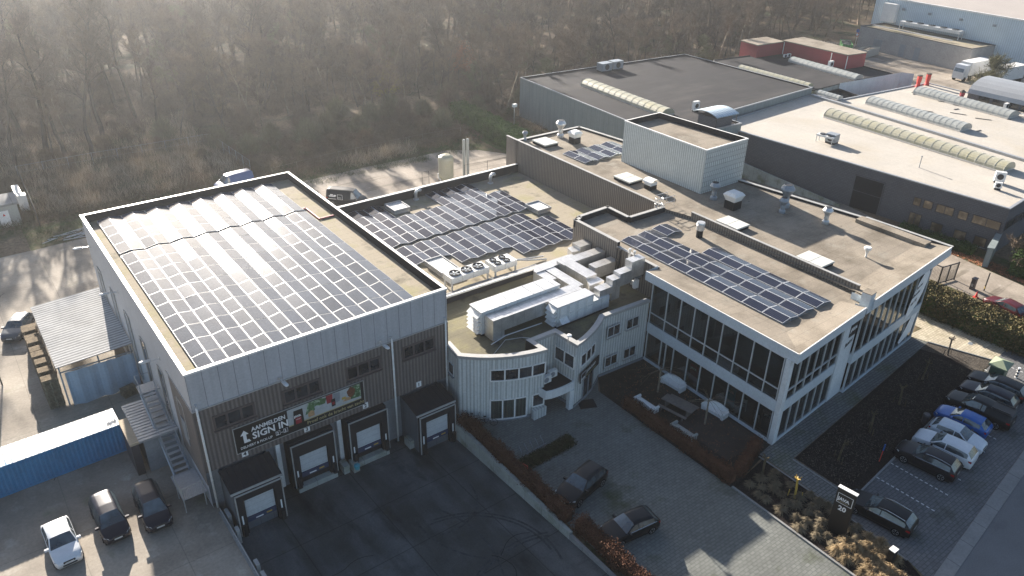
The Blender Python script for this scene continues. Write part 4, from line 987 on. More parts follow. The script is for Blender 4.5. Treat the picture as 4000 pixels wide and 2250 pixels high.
def duct(name, label, segs, extra=None):
    """segs: list of (x0,y0,z0,x1,y1,z1) boxes"""
    t = thing(name, label, 'air duct', (segs[0][0], segs[0][1], segs[0][2]))
    for sg_ in segs:
        b = MB()
        if len(sg_) == 6: b.box(*sg_)
        else: b.prism(sg_[0], sg_[1], sg_[2])
        b.build('duct_section','galv_duct',t)
    return t
duct('air_duct','long square duct running beside the long air handling unit',[(32.7,45.15,5.75,33.9,46.35,7.75),(33.9,45.15,6.45,42.6,46.35,7.72)])
duct('air_duct','duct loop turning behind the long air handling unit towards the back',[(42.3,45.9,6.6,43.4,50.1,7.55),([(41.2,50.1),(43.4,50.1),(43.4,51.2),(42.0,51.2),(41.2,50.5)][::1],6.3,7.6),(43.4,50.2,6.5,46.5,51.2,7.6),(41.2,48.3,6.0,42.2,50.1,7.5)])
duct('air_duct','wide duct coming off the brown wall and bending down to the air handlers',[(44.0,49.4,6.75,49.3,50.5,7.85),(44.1,46.3,6.75,45.4,49.4,7.85),([(43.6,45.3),(45.4,45.3),(45.4,46.3),(44.1,46.3)],6.0,7.6),(45.4,45.2,5.95,46.1,45.9,6.7)])
duct('air_duct','second duct with a rounded elbow leaving the brown wall',[(46.4,47.6,6.4,49.3,48.6,7.6),([(45.6,47.6),(46.4,47.6),(46.4,48.6),(45.9,48.6)],5.7,7.2)])
duct('air_duct','short duct stub with a slanted mouth at the back of the office roof',[(47.8,51.4,5.9,49.3,52.6,7.9),([(46.9,51.6),(47.8,51.4),(47.8,52.6),(47.2,52.6)],5.7,7.5)])
duct('air_duct','stepped duct rising from the short air handling unit',[(43.6,43.9,7.0,45.1,44.8,7.7),(45.1,43.9,6.2,46.1,44.8,8.3),(46.1,44.0,7.3,47.6,44.9,8.6),(47.6,44.1,7.6,49.3,45.0,9.35)])
for x, y, z1, r, m, lb in ((49.1,47.6,8.9,.09,'black_metal','left black flue pipe on the brown wall'),(49.15,47.2,8.85,.09,'black_metal','right black flue pipe on the brown wall'),(48.9,45.75,9.6,.10,'galv','left silver flue pipe giving off steam'),(49.0,45.25,9.55,.10,'galv','right silver flue pipe giving off steam')):
    b = MB(); b.tube([(x,y,6.1),(x,y,z1)],r,8); b.lathe(x,y,[(r*1.5,z1-.02),(r*1.5,z1+.1)],8)
    tag(b.build('flue_pipe',m,origin=(x,y,6.1),smooth=False), lb, 'flue pipe', 'slim flue pipes by the brown wall')
t = thing('condensing_boiler_box','grey metal box with a slanted white outlet below the silver flues','vent box',(48.5,44.6,6.6)); b = MB(); b.box(48.5,44.3,7.2,49.3,45.2,7.9); b.build('casing','steel_grey',t)
b = MB(); b.add([(48.2,44.3,7.1),(48.9,44.2,7.1),(48.8,44.1,6.3),(48.3,44.2,6.3),(48.2,44.5,7.1),(48.9,44.5,7.1),(48.8,44.35,6.3),(48.3,44.4,6.3)],[(0,1,2,3),(4,7,6,5),(0,4,5,1),(3,2,6,7),(0,3,7,4),(1,5,6,2)]); b.build('outlet','white_plastic',t)
# chillers
def fan_table(x0, y0, x1, y1, z0, zt, fans, label, hb=.62, legs=True, m='ahu_white', ang=0):
    t = thing('condenser', label, 'condenser unit', (x0, y0, z0), ang, 'rooftop condenser units')
    X, Y, H = x1-x0, y1-y0, zt-z0
    b = MB(); b.box(0,0,H-hb,X,Y,H); b.build('casing', m, t, local=True)
    for fx, fy, r in fans:
        b = MB(); b.lathe(fx,fy,[(r*1.08,H+.003),(r*1.08,H+.13),(r,H+.13),(r,H+.02)],18); fo = b.build('fan_ring','black_metal',t,local=True)
        b = MB()
        for k in range(5):
            a0 = k*1.2566; b.add([(fx,fy,H+.08),(fx+r*.92*math.cos(a0),fy+r*.92*math.sin(a0),H+.09),(fx+r*.92*math.cos(a0+.5),fy+r*.92*math.sin(a0+.5),H+.05)],[(0,1,2)])
        b.build('blade','steel_grey',fo,local=True)
    if legs:
        for lx in (.05,X-.2):
            for ly in (.05,Y-.2): b = MB(); b.box(lx,ly,0,lx+.14,ly+.14,H-hb-.002); b.build('leg',m,t,local=True)
    return t
fan_table(35.0,55.1,39.4,56.6,5.28,6.6,((.85,.75,.52),(2.2,.75,.52),(3.55,.75,.52)),'long white condenser with three big fans in one line on the low hall')
fan_table(39.8,54.7,42.5,56.4,5.28,6.65,((.6,.45,.33),(1.7,.45,.33),(.6,1.25,.33),(1.7,1.25,.33)),'shorter white condenser with four small fans in a square')
b = MB()
for i in range(4): b.tube([(31.5,53.9+i*.14,5.5),(36.5,54.5+i*.12,5.5),(44.8,54.3+i*.1,5.5)],.04,5)
for x in (33,36,39,42,44.5): b.box(x,53.7,5.28,x+.08,54.9,5.42)
b.tube([(42.6,55.9,6.1),(44.2,55.2,5.9),(46.2,54.6,5.7)],.09,6); b.tube([(42.6,56.2,5.9),(44.8,55.9,5.6),(46.6,55.6,5.5)],.09,6)
tag(b.build('pipe_run','metal_frame',origin=(38,54,5.3)), 'bundle of refrigerant pipes below the condensers on the low hall', 'pipes')
b = MB(); b.tube([(32.4,45.0,5.62),(34,45.1,5.9),(37.8,44.9,5.9)],.05,6)
tag(b.build('drain_pipe','white_plastic',origin=(35,45,5.6)),'thin white drain pipe under the long square duct','pipe')
# steam from the flues: thin real volume
N = NT('steam'); MATS['steam'] = N.m; N.t.nodes.remove(N.b)
pv = N.n("VolumePrincipled"); pv.inputs["Color"].default_value = (.95,.95,.95,1); pv.inputs["Density"].default_value = .0
tc = N.n("NewGeometry").outputs["Position"]; nz = N.noise(tc, 1.6, 4, .6); N.L(N.mapr(nz,.45,.75,0,.22), pv.inputs["Density"]); N.L(pv.outputs[0], N.out.inputs["Volume"])
b = MB(); pts = [(49.0,45.5,9.6),(49.6,45.9,10.1),(50.6,46.3,10.5),(51.8,46.8,10.9)]
b.tube(pts,[.12,.4,.6,.35],10); o = b.build('steam_plume','steam',origin=(49,45.5,9.6),smooth=True)
import bmesh
bm_ = bmesh.new(); bm_.from_mesh(o.data); bmesh.ops.recalc_face_normals(bm_, faces=bm_.faces); bm_.to_mesh(o.data); bm_.free(); o['kind'] = 'stuff'; o['label'] = 'wisp of white steam drifting from the silver flues'
# ================================================================ neighbours
def barrel(x0, y0, x1, y1, wdt, z, h, m, label, ribs=16, curb='galv'):
    """barrel skylight whose left edge runs from (x0,y0) to (x1,y1)"""
    d = Vector((x1-x0, y1-y0)); L = d.length; ang = math.degrees(math.atan2(d.y, d.x))
    t = thing('barrel_skylight', label, 'skylight', (x0, y0, z), ang, 'barrel skylights on the neighbouring roofs')
    b = MB(); b.box(0,.0,0,L,wdt,.22); b.build('curb', curb, t, local=True)
    b = MB(); n = 10; pr = [(wdt/2-wdt/2*math.cos(math.pi*i/n), .22+h*math.sin(math.pi*i/n)) for i in range(n+1)]
    for i in range(n): b.quad((0,pr[i][0],pr[i][1]),(L,pr[i][0],pr[i][1]),(L,pr[i+1][0],pr[i+1][1]),(0,pr[i+1][0],pr[i+1][1]))
    b.poly([(0,y,z_) for y,z_ in pr]); b.poly([(L,y,z_) for y,z_ in pr][::-1]); b.build('glazing', m, t, local=True, smooth=False)
    b = MB()
    for k in range(ribs+1): b.tube([(L*k/ribs,y,z_+.02) for y,z_ in pr], .018, 4, 0, False)
    b.build('rib', 'rib_line', t, local=True)
# grey hall
gh = thing('grey_hall', 'wide industrial hall with pale ribbed sides and a dark felt roof beside the wood', 'industrial hall', (83,72,0))
gp = [(82.6,71.9),(97.0,70.8),(97.2,75.9),(124.4,77.4),(124.8,107.4),(85.4,110.4)]
b = MB(); b.ring(gp, 0, 7.0); b.build('wall','panel_green',gh)
b = MB(); b.poly([(x,y,6.8) for x,y in gp]); b.build('roof','felt_dark',gh)
b = MB(); b.parapet(gp, 6.8, 7.05, .2, 0, 1, .05); b.build('parapet',['parapet_dark','metal_frame'],gh)
barrel(91.2,100.8,89.6,80.2,2.7,6.82,.9,'sky_dome','pale barrel skylight on the dark roof of the grey hall',14)
b = MB(); 
def roof_box(x, y, z, X, Y, H, m, name, label, cat, ang=0, grp=None, legs=.25, fan=True):
    t = thing(name, label, cat, (x,y,z), ang, grp); a = MB(); a.box(0,0,legs,X,Y,H); a.build('casing', m, t, local=True)
    a = MB(); a.box(.05,.05,0,X-.05,Y-.05,legs-.003); a.build('base_frame','black_metal',t,local=True)
    if fan:
        a = MB(); a.lathe(0,0,[(min(X,H)*.32,0),(min(X,H)*.32,.03)],14); a.v = [(p[0]+X/2,-.003-p[2],p[1]+(H+legs)/2) for p in a.v]; a.build('fan_grille','black_metal',t,local=True)
    return t
roof_box(100.5,108.0-2.5,6.82,2.4,1.6,1.6,'steel_grey','roof_unit','left of two grey roof boxes at the back edge of the grey hall','roof unit',-3,'paired grey roof boxes')
roof_box(103.4,105.6,6.82,2.4,1.6,1.6,'steel_grey','roof_unit','right of two grey roof boxes at the back edge of the grey hall','roof unit',-3,'paired grey roof boxes')
roof_box(95.8,79.2,6.82,1.1,.5,1.6,'white_plastic','roof_unit','upright white air conditioner on the grey hall near the curved blue canopy','air conditioner',-5)
t = thing('curved_canopy','curved light blue corrugated canopy on dark posts at the corner of the grey hall','canopy',(91.5,71.5,6.8))
b = MB(); n = 10; cx0, cx1 = 91.3, 96.0
for i in range(n):
    a0, a1 = i/n, (i+1)/n; f_ = lambda u: (71.0+5.0*u, 8.3+.9*math.sin(math.pi*(.15+.85*u*.9)))
    (ya,za),(yb,zb) = f_(a0), f_(a1)
    b.quad((cx0,ya,za),(cx1,ya-.2,za),(cx1,yb-.2,zb),(cx0,yb,zb)); b.quad((cx0,ya,za-.1),(cx1,ya-.2,za-.1),(cx1,yb-.2,zb-.1),(cx0,yb,zb-.1))
b.build('curved_roof','pale_blue_wall',t)
b = MB(); b.box(91.8,71.6,6.82,95.6,74.9,8.3); b.build('dark_box','brick_grey',t)
for x, y in ((91.5,71.2),(95.8,71.0)): b = MB(); b.tube([(x,y,6.8),(x,y,8.5)],.06,5); b.build('post','black_metal',t)
# brick hall
bh_ = thing('brick_hall', 'dark grey brick hall with a cream membrane roof and a lit strip of windows', 'industrial hall', (99.8,33,0))
bp = [(99.8,33.0),(143.5,36.0),(142.6,50.0),(149.4,61.5),(149.9,70.0),(125.3,72.4),(124.2,77.1),(103.6,76.2),(98.9,75.7),(96.9,66.0)]
bp = [(99.8,33.0),(144.5,36.0),(143.5,50.0),(149.3,61.5),(149.9,70.0),(125.3,72.4),(124.2,77.1),(96.2,75.0)]
b = MB(); b.ring(bp, 0, 5.85); b.build('wall','brick_grey',bh_)
# roof with fall to the eaves: main deck plus long kerb
b = MB(); b.poly([(x,y,5.8) for x,y in offset(bp,.02)]); b.build('roof','membrane',bh_)
b = MB(); b.parapet(bp, 5.8, 5.95, .25, 0, 0, .08); b.build('roof_edge','metal_frame',bh_)
b = MB(); band(b,(123.7,76.6),(119.2,34.5),.5,5.8,6.15); b.build('roof_kerb','metal_frame',bh_)
barrel(114.0,68.0,112.0,39.4,3.1,5.82,1.0,'sky_dome','long yellowed barrel skylight nearest on the cream roof',22)
barrel(126.9,68.6,125.1,51.6,3.0,5.82,.9,'dome_pale','middle pale barrel skylight on the cream roof',18)
barrel(140.3,67.6,138.6,50.6,3.2,5.82,.9,'dome_pale','farthest pale barrel skylight on the cream roof',18)
W_ = lambda s_, out=0: (99.8-math.sin(R(4.9))*s_-out*math.cos(R(4.9)), 33.0+math.cos(R(4.9))*s_-out*math.sin(R(4.9)))
def bwin(s0, s1, z0, z1, n, pane='win_warm', name='window', **k):
    x, y = W_(s1); return window(bh_, x, y, -85.1, s1-s0, z0, z1, n, 'dark_frame', pane, fw=.08, depth=.06, name=name, **k)
for s0, s1 in ((.3,3.6),(4.1,5.3),(5.8,8.0),(8.4,9.6),(9.9,10.9)): bwin(s0, s1, 2.85, 4.0, 1 if s1-s0 < 2 else 2)
bwin(9.3,10.9,.15,1.9,2,name='glass_door',pane='win_warm')
for s0 in (1.2,3.6,6.5): bwin(s0,s0+1.5,.25,1.5,1,sill='conc_kerb')
x, y = W_(18.9)
f = MB().frame(x, y, 0, -85.1); f.box(0,-.03,.0,3.9,0,4.5); dg = f.build('dock_gate','dock_black',bh_)
f = MB().frame(x, y, 0, -85.1); f.box(-.15,-.12,0,0,0,4.6); f.box(3.9,-.12,0,4.05,0,4.6); f.box(0,-.12,4.5,3.9,0,4.65); f.box(0,-.09,2.4,3.9,-.035,2.48); f.build('gate_frame','brick_grey',bh_)
window(bh_, 100.4, 33.0, 3.8, 8, 2.85, 4.0, 3, 'dark_frame', 'win_dark')
t = thing('condenser','small two-fan condenser on legs at the edge of the cream roof','condenser unit',(102.3,61.5,5.82),-85,'rooftop condenser units')
b = MB(); b.box(0,0,.9,2.6,1.1,1.15); b.build('casing','ahu_white',t,local=True)
for fx in (.7,1.9): b = MB(); b.lathe(fx,.55,[(.42,1.152),(.42,1.26)],14); b.build('fan_ring','black_metal',t,local=True)
for lx in (.05,2.45):
    for ly in (.05,.95): b = MB(); b.box(lx,ly,0,lx+.08,ly+.08,.898); b.build('leg','ahu_white',t,local=True)
roof_box(103.0,60.4,5.82,1.5,1.3,1.4,'steel_grey','roof_unit','grey-green cube unit beside the two-fan condenser on the cream roof','roof unit',-85)
for x, y, s_, lb in ((104.8,37.2,.9,'smaller white condenser near the front corner of the cream roof'),(107.3,38.4,1.35,'larger white condenser near the front corner of the cream roof')):
    roof_box(x,y,5.82,.9*s_,.4*s_,1.1*s_,'white_plastic','roof_unit',lb,'air conditioner',-60)
b = MB(); b.tube([(104.6,46.9,5.8),(104.6,46.9,7.3)],.07,6); b.lathe(104.6,46.9,[(.12,7.3),(.12,7.45)],8); tag(b.build('flue_pipe','metal_frame',origin=(104.6,46.9,5.8)),'single thin flue standing alone on the cream roof','flue pipe')
for x, y, lb in ((145.6,69.6,'left red chimney on the far edge of the cream roof'),(148.4,69.4,'right red chimney on the far edge of the cream roof'),(142.9,60.4,'squat red chimney with a cap on the cream roof')):
    t = thing('chimney',lb,'chimney',(x,y,5.82),0,'red roof chimneys'); b = MB(); b.lathe(0,0,[(.5,0),(.36,.5),(.36,1.0),(.44,1.02),(.44,2.0 if y > 65 else 1.5)],8); b.build('shaft','poster_red' if y < 65 else 'red_sign',t,local=True)
    b = MB(); b.lathe(0,0,[(.5,2.0 if y > 65 else 1.5),(.5,2.12 if y > 65 else 1.62),(.1,2.2 if y > 65 else 1.95)],8); b.build('cap','bark',t,local=True)
for x, y, lb in ((143.9,53.4,'first'),(145.2,53.2,'second'),(146.5,53.0,'third')): roof_box(x,y,5.82,1.0,.45,1.0,'white_plastic','roof_unit',f'{lb} white unit from the left before the dark barrel roof','air conditioner',-3,'white units in front of the dark barrel roof')
t = thing('barrel_roof','dark barrel-roofed block at the far right edge of the cream roof','roof block',(146,52,5.8))
b = MB(); n = 10
for i in range(n):
    a0, a1 = math.pi*i/n, math.pi*(i+1)/n
    b.quad((150-5*math.cos(a0),60.5,6.9+2.2*math.sin(a0)),(150-5*math.cos(a0),44,6.9+2.2*math.sin(a0)),(150-5*math.cos(a1),44,6.9+2.2*math.sin(a1)),(150-5*math.cos(a1),60.5,6.9+2.2*math.sin(a1)))
b.build('curved_roof','metal_frame',t); b = MB(); b.box(145.1,44,5.8,154.9,60.4,6.9); b.build('wall','brick_grey',t)
b = MB()
for s0 in np.linspace(0,1,7)[:-1]: b.box(145.02,45+14*s0,6.0,145.08,46.8+14*s0,6.8)
b.build('window','win_dark',t)
# roof litter: loose felt strips on the cream roof
b = MB(); rr = random.Random(3)
for i in range(26):
    x = rr.uniform(127,147); y = rr.uniform(50,69); a = rr.uniform(-.3,.5) if rr.random() < .7 else rr.uniform(1,2); L = rr.uniform(.5,2.6)
    if x > 142 and y < 61: continue
    b.T = Matrix.Translation((x,y,5.83)) @ Matrix.Rotation(a-1.4,4,'Z'); b.box(-L/2,-.1,0,L/2,.1,.05)
b.T = None; o = b.build('roof_debris','smoke_soot'); o['kind'] = 'stuff'; o['label'] = 'loose dark strips scattered over the far part of the cream roof'
# dark hall behind
dh = thing('dark_hall','low hall with a black felt roof behind the cream roof','industrial hall',(124.9,77,0))
dp = [(124.9,77.5),(133,77.6),(148.9,76.6),(151.5,99.3),(128.0,102.6),(126.4,100.6)]
b = MB(); b.ring(dp,0,6.4); b.build('wall','conc_wall',dh); b = MB(); b.poly([(x,y,6.3) for x,y in dp]); b.build('roof','felt_dark',dh)
b = MB(); b.parapet(dp,6.3,6.45,.2,0,0,.05); b.build('parapet','parapet_dark',dh)
b = MB(); b.quad((133,77.5,0),(150.6,75.8,0),(150.6,75.8,6.5),(133,77.5,6.5)); b.quad((150.6,75.8,0),(152.2,74.0,0),(152.2,74.0,6.4),(150.6,75.8,6.5)); b.build('white_wall','render_white',dh)
barrel(139.9,93.6,137.9,77.6,2.4,6.32,.7,'dome_pale','white barrel skylight on the black roof in front of the red building',14)
barrel(126.0,95.0,124.95+.4,79.0,1.7,6.32,.6,'sky_dome','narrow yellowish barrel skylight along the left edge of the black roof',14)
lp = [(125.4,72.5),(131.3,70.6),(133.0,77.4),(125.0,77.4)]
lb_ = thing('low_annex','small sunken dark roof between the cream roof and the white wall','annex',(125.4,72.5,0)); b = MB(); b.ring(lp,0,5.6); b.build('wall','conc_wall',lb_)
b = MB(); b.poly([(x,y,5.1) for x,y in lp]); b.build('roof','felt_dark',lb_); b = MB(); b.parapet(lp,5.1,5.6,.2,0,0,.04); b.build('parapet','parapet_dark',lb_)
barrel(124.9,76.8,124.6,72.4,1.5,5.85,.5,'dome_pale','short barrel skylight at the corner of the cream roof and the sunken roof',6)
for i in range(4): roof_box(141.5+(i%2)*1.2+(i//2)*3.2,95.8-(i//2)*3.2,6.32,.8,.35,.8,'white_plastic','roof_unit',f'{ORD[i]} from the left of four white units along the red wall','air conditioner',-20,'white units along the red wall')
roof_box(141.9,85.6,6.32,1.1,.5,1.4,'white_plastic','roof_unit','large white unit in front of the near end of the red wall','air conditioner',-5)
# red building
rb = thing('red_building','red clad upper storey with a flat grey roof at the edge of the wood','building',(137,84,0))
rp_ = [(144.3,83.7),(149.6,83.0),(151.2,98.6),(144.8,98.8)]; rq = [(137.2,99.4),(144.8,98.8),(145.4,103.5),(138.0,104.2)]
for pp, z in ((rp_,8.9),(rq,8.7)):
    b = MB(); b.ring(pp,0,z); b.build('red_wall','cladding_red',rb); b = MB(); b.prism(offset(pp,-.15),z,z+.18); b.build('roof','felt_grey',rb)
for x, y in ((144.25,83.6),(144.2,87),(144.7,98.4)): b = MB(); b.tube([(x-.1,y,6.4),(x-.1,y,8.8)],.08,6); b.build('downpipe','white_plastic',rb)
b = MB(); b.box(149.5,83.9,6.5,149.72,84.9,8.4); b.build('door','beige',rb)
sh = thing('flat_roof_shed','low shed with a mossy flat roof behind the red building','shed',(150,100,0)); b = MB(); b.box(146.5,104.3,0,160,110,5.2); b.build('wall','conc_wall',sh); b = MB(); b.box(146.3,104.1,5.2,160.2,110.2,5.4); b.build('roof','hedge_olive',sh)
# white hall + stucco annex
wl = thing('white_hall','huge pale blue ribbed hall with a pinkish roof in the top right corner','industrial hall',(199,60,0))
hp2 = [(197.0,40),(300,40),(300,130),(203.2,113.5)]
b = MB(); b.ring(hp2,0,11.2); b.build('wall','pale_blue_wall',wl)
b = MB(); b.quad((197,40,11.1),(300,40,15.5),(300,130,15.5),(203.2,113.5,11.1)); b.quad((203.2,113.5,11.1),(300,130,11.1),(300,130,15.5),(203.2,113.5,11.1)); b.build('roof','roof_pinkish',wl)
b = MB(); b.prism([(196.9,40),(197.3,40),(203.5,113.5),(203.0,113.7)],11.2,11.5); b.build('roof_edge','cap_white',wl)
for k_, y in enumerate((74,82,90,98,105)):
    x = 197+(y-40)*.0843; t = thing('floodlight',f'{ORD[k_]} floodlight from the right on the huge pale blue hall','floodlight',(x-.05,y,9.2),0,'floodlights on the pale blue hall')
    b = MB(); b.box(-.5,-.06,.1,0,.06,.18); b.build('arm','black_metal',t,local=True); b = MB(); b.box(-.75,-.35,-.1,-.45,.35,.45); b.build('lamp_head','steel_grey',t,local=True)
b = MB(); b.box(201.0,106.5,5.9,202.5,110,10.3); b.build('white_box','cap_white',wl)
an = thing('stucco_annex','long sand-grey annex with dark doors in front of the huge pale hall','annex',(190.5,83,0))
ap = [(191.0,81.5),(196.9+3.3,80.6),(202.8,109.8),(194.2,111.0)]
b = MB(); b.ring(ap,0,5.2); b.build('wall','stucco',an); b = MB(); b.poly([(x,y,5.0) for x,y in ap]); b.build('roof','felt',an); b = MB(); b.parapet(ap,5.0,5.3,.2,0,0,.05); b.build('parapet','smoke_soot',an)
WA = lambda s_: (191.0+(194.2-191.0)*s_/29.7-.0, 81.5+29.5*s_/29.7)
angA = math.degrees(math.atan2(-29.5,-3.2))
for s_, w_, h_ in ((25.0,2.4,2.9),(17.6,1.5,3.0),(13.6,1.5,3.0)):
    x, y = WA(s_); d_ = MB().frame(x,y,0,angA); d_.box(0,-.06,.05,w_,0,h_); d_.build('door','steel_grey',an)
b = MB(); x, y = WA(.3); b.frame(191.6,81.4,0,-9); b.box(2.0,-.06,.6,5.5,0,3.2); b.build('gate','steel_grey',an)
fan_table(198.6,88.5,200.6,103.5,5.05,7.1,tuple((1.0,1.6+i*2.9,.75) for i in range(5)),'very long white condenser with five fans on the annex roof',hb=.7)
b = MB()
for i in range(3): b.tube([(196.2+i*.35,109,5.5),(193.6+.9+i*.35,88,5.5)],.09,5)
tag(b.build('pipe_run','cap_grey',origin=(196,100,5.2)),'pair of long pipes along the annex roof','pipes')
# skips
def skip(x, y, ang, L, W, H, m, label):
    t = thing('waste_skip', label, 'skip', (x,y,0), ang, 'open waste skips'); b = MB()
    b.box(0,0,.15,L,.08,H); b.box(0,W-.08,.15,L,W,H); b.box(0,.08,.15,.08,W-.08,H); b.box(L-.08,.08,.15,L,W-.08,H); b.box(.08,.08,.15,L-.08,W-.08,.25); b.build('container',m,t,local=True)
    b = MB(); 
    for i in range(5):
        for j in range(3): b.box(.1+i*(L-.2)/5,.1+j*(W-.2)/3,.26,.1+(i+.98)*(L-.2)/5,.1+(j+.98)*(W-.2)/3,H*(.7+.35*random.random()))
    b.build('rubble','rubble',t,local=True)
skip(184.7,106.3,38,6.5,2.5,2.3,'skip_green','green open skip full of rubble beyond the red building')
skip(183.6,101.9,5,6.8,2.5,1.9,'dome_pale','white open skip full of scrap at the end of the annex')
t = thing('road_sign','blue round sign above a red-rimmed prohibition sign at the annex corner','road sign',(193.6,111.0,0))
b = MB(); b.tube([(0,0,0),(0,0,4.4)],.05,6); b.build('pole','galv',t,local=True)
for z_, m_ in ((4.0,'car_blue'),(3.1,'red_sign'),):
    b = MB(); b.lathe(0,0,[(.45,0),(.45,.05)],18); b.v = [(-p[2]-.06,p[0],p[1]+z_) for p in b.v]; b.build('sign_face',m_,t,local=True)
b = MB(); b.lathe(0,0,[(.32,0),(.32,.02)],18); b.v = [(-p[2]-.115,p[0],p[1]+3.1) for p in b.v]; b.build('sign_centre','ink_white',t,local=True)
# ramp wall, wall post, gate and driveway bits right of the halls
b = MB(); b.prism([(96.6,52.4),(96.8,52.4),(94.8,67.5),(94.5,67.5)][::1],0,1.6)
v = b.v; b.v = [(p[0],p[1],p[2] if p[2] == 0 else (.35 if p[1] < 55 else 2.2)) for p in v]; tag(b.build('ramp_wall','conc_wall',origin=(96.6,52.4,0)),'sloping concrete wall along the ramp beside the brick hall','wall')
b = MB(); b.prism([(94.6,32.1),(95.0,31.6),(100.7,33.2),(100.4,33.6)],0,2.5); b.prism([(94.5,32.15),(95.0,31.5),(100.8,33.15),(100.4,33.7)],2.5,2.58); tag(b.build('screen_wall','panel_green',origin=(95,32,0)),'grey screen wall sticking out from the corner of the brick hall','wall')
t = thing('sliding_gate','dark steel sliding gate with mesh panels across the side drive','gate',(86.0,34.5,0))
gpts = [(86.1,36.6),(86.0,32.9),(88.7,32.4)]
b = MB()
for p, q in zip(gpts[:-1], gpts[1:]):
    b.tube([(*p,2.2),(*q,2.2)],.07,5); b.tube([(*p,.15),(*q,.15)],.07,5)
for p in gpts: b.tube([(*p,0),(*p,2.3)],.09,5)
b.tube([(87.3,32.65,0),(87.3,32.65,2.25)],.08,5); b.build('gate_frame','black_metal',t)
b = MB()
for p, q in zip(gpts[:-1], gpts[1:]):
    p, q = Vector(p), Vector(q)
    for i in range(1,26): r_ = p+(q-p)*i/26; b.tube([(*r_,.2),(*r_,2.15)],.014,3,0,False)
b.build('bars','black_metal',t)
t = thing('intercom_post','dark intercom box beside the side drive','intercom',(88.2,30.1,0)); b = MB(); b.box(-.3,-.2,0,.3,.2,1.3); b.box(-.34,-.24,1.3,.34,.24,1.38); b.build('housing','dark_frame',t,local=True); b = MB(); b.box(-.305,-.12,.4,-.3,.12,.75); b.build('panel','dome_pale',t,local=True)
b = MB()
for i in range(8): b.tube([(88.9,29.1,.28*i),(88.9,29.1,.28*i+.28)],.07,6,i%2 if i < 3 else 0)
tag(b.build('barrier_post',['black_metal','yellow'],origin=(88.9,29.1,0)),'tall black post with yellow stripes at its foot by the intercom','post')
b = MB(); b.lathe(86.6,28.9,[(.3,0),(.3,.04),(.17,.06),(.04,.7)],12); tag(b.build('traffic_cone','red_sign',origin=(86.6,28.9,0)),'red traffic cone standing by the parked red cars','traffic cone')
# ================================================================ vehicles
def interp(xs, ys, x):
    return float(np.interp(x, xs, ys))
KINDS = {
 # L, W, H, stations of roof line (t along the length from nose 0 to tail 1) , z/H , belt/H, windscreen (t0,t1), rear (t2,t3)
 'hatch': dict(L=4.25,W=1.80,H=1.46, top=[(0,.42),(.02,.50),(.10,.60),(.27,.68),(.30,.69),(.45,.97),(.60,1.0),(.84,.95),(.95,.68),(.99,.60),(1,.45)], belt=[(0,.46),(.27,.64),(.9,.68),(1,.62)], ws=(.285,.455), rs=(.85,.95)),
 'suv': dict(L=4.60,W=1.88,H=1.64, top=[(0,.46),(.02,.55),(.10,.63),(.27,.69),(.30,.70),(.44,.97),(.62,1.0),(.88,.96),(.965,.70),(.99,.62),(1,.45)], belt=[(0,.50),(.27,.65),(.9,.68),(1,.62)], ws=(.285,.445), rs=(.885,.965)),
 'estate': dict(L=4.80,W=1.87,H=1.50, top=[(0,.42),(.02,.50),(.10,.60),(.29,.68),(.31,.69),(.45,.96),(.60,1.0),(.88,.95),(.965,.70),(.99,.62),(1,.45)], belt=[(0,.46),(.27,.64),(.9,.68),(1,.62)], ws=(.30,.455), rs=(.885,.965)),
 'mpv': dict(L=4.50,W=1.80,H=1.72, top=[(0,.38),(.03,.47),(.10,.55),(.19,.61),(.21,.62),(.37,.96),(.55,1.0),(.92,.97),(.975,.66),(.99,.60),(1,.4)], belt=[(0,.42),(.2,.58),(.9,.60),(1,.58)], ws=(.205,.375), rs=(.93,.975)),
 'van': dict(L=5.3,W=1.98,H=2.2, top=[(0,.36),(.03,.44),(.08,.50),(.14,.55),(.16,.56),(.28,.95),(.45,1.0),(.94,.99),(.97,.96),(.99,.90),(1,.4)], belt=[(0,.40),(.2,.52),(.9,.54),(1,.54)], ws=(.155,.285), rs=(.95,.99)),
 'pickup': dict(L=5.3,W=1.92,H=1.80, top=[(0,.46),(.02,.55),(.10,.60),(.24,.66),(.26,.67),(.38,.97),(.48,1.0),(.59,.97),(.635,.955),(.65,.95),(.97,.93),(.985,.70),(1,.40)], belt=[(0,.50),(.25,.62),(.9,.63),(1,.60)], ws=(.25,.385), rs=(.97,.985)),
}
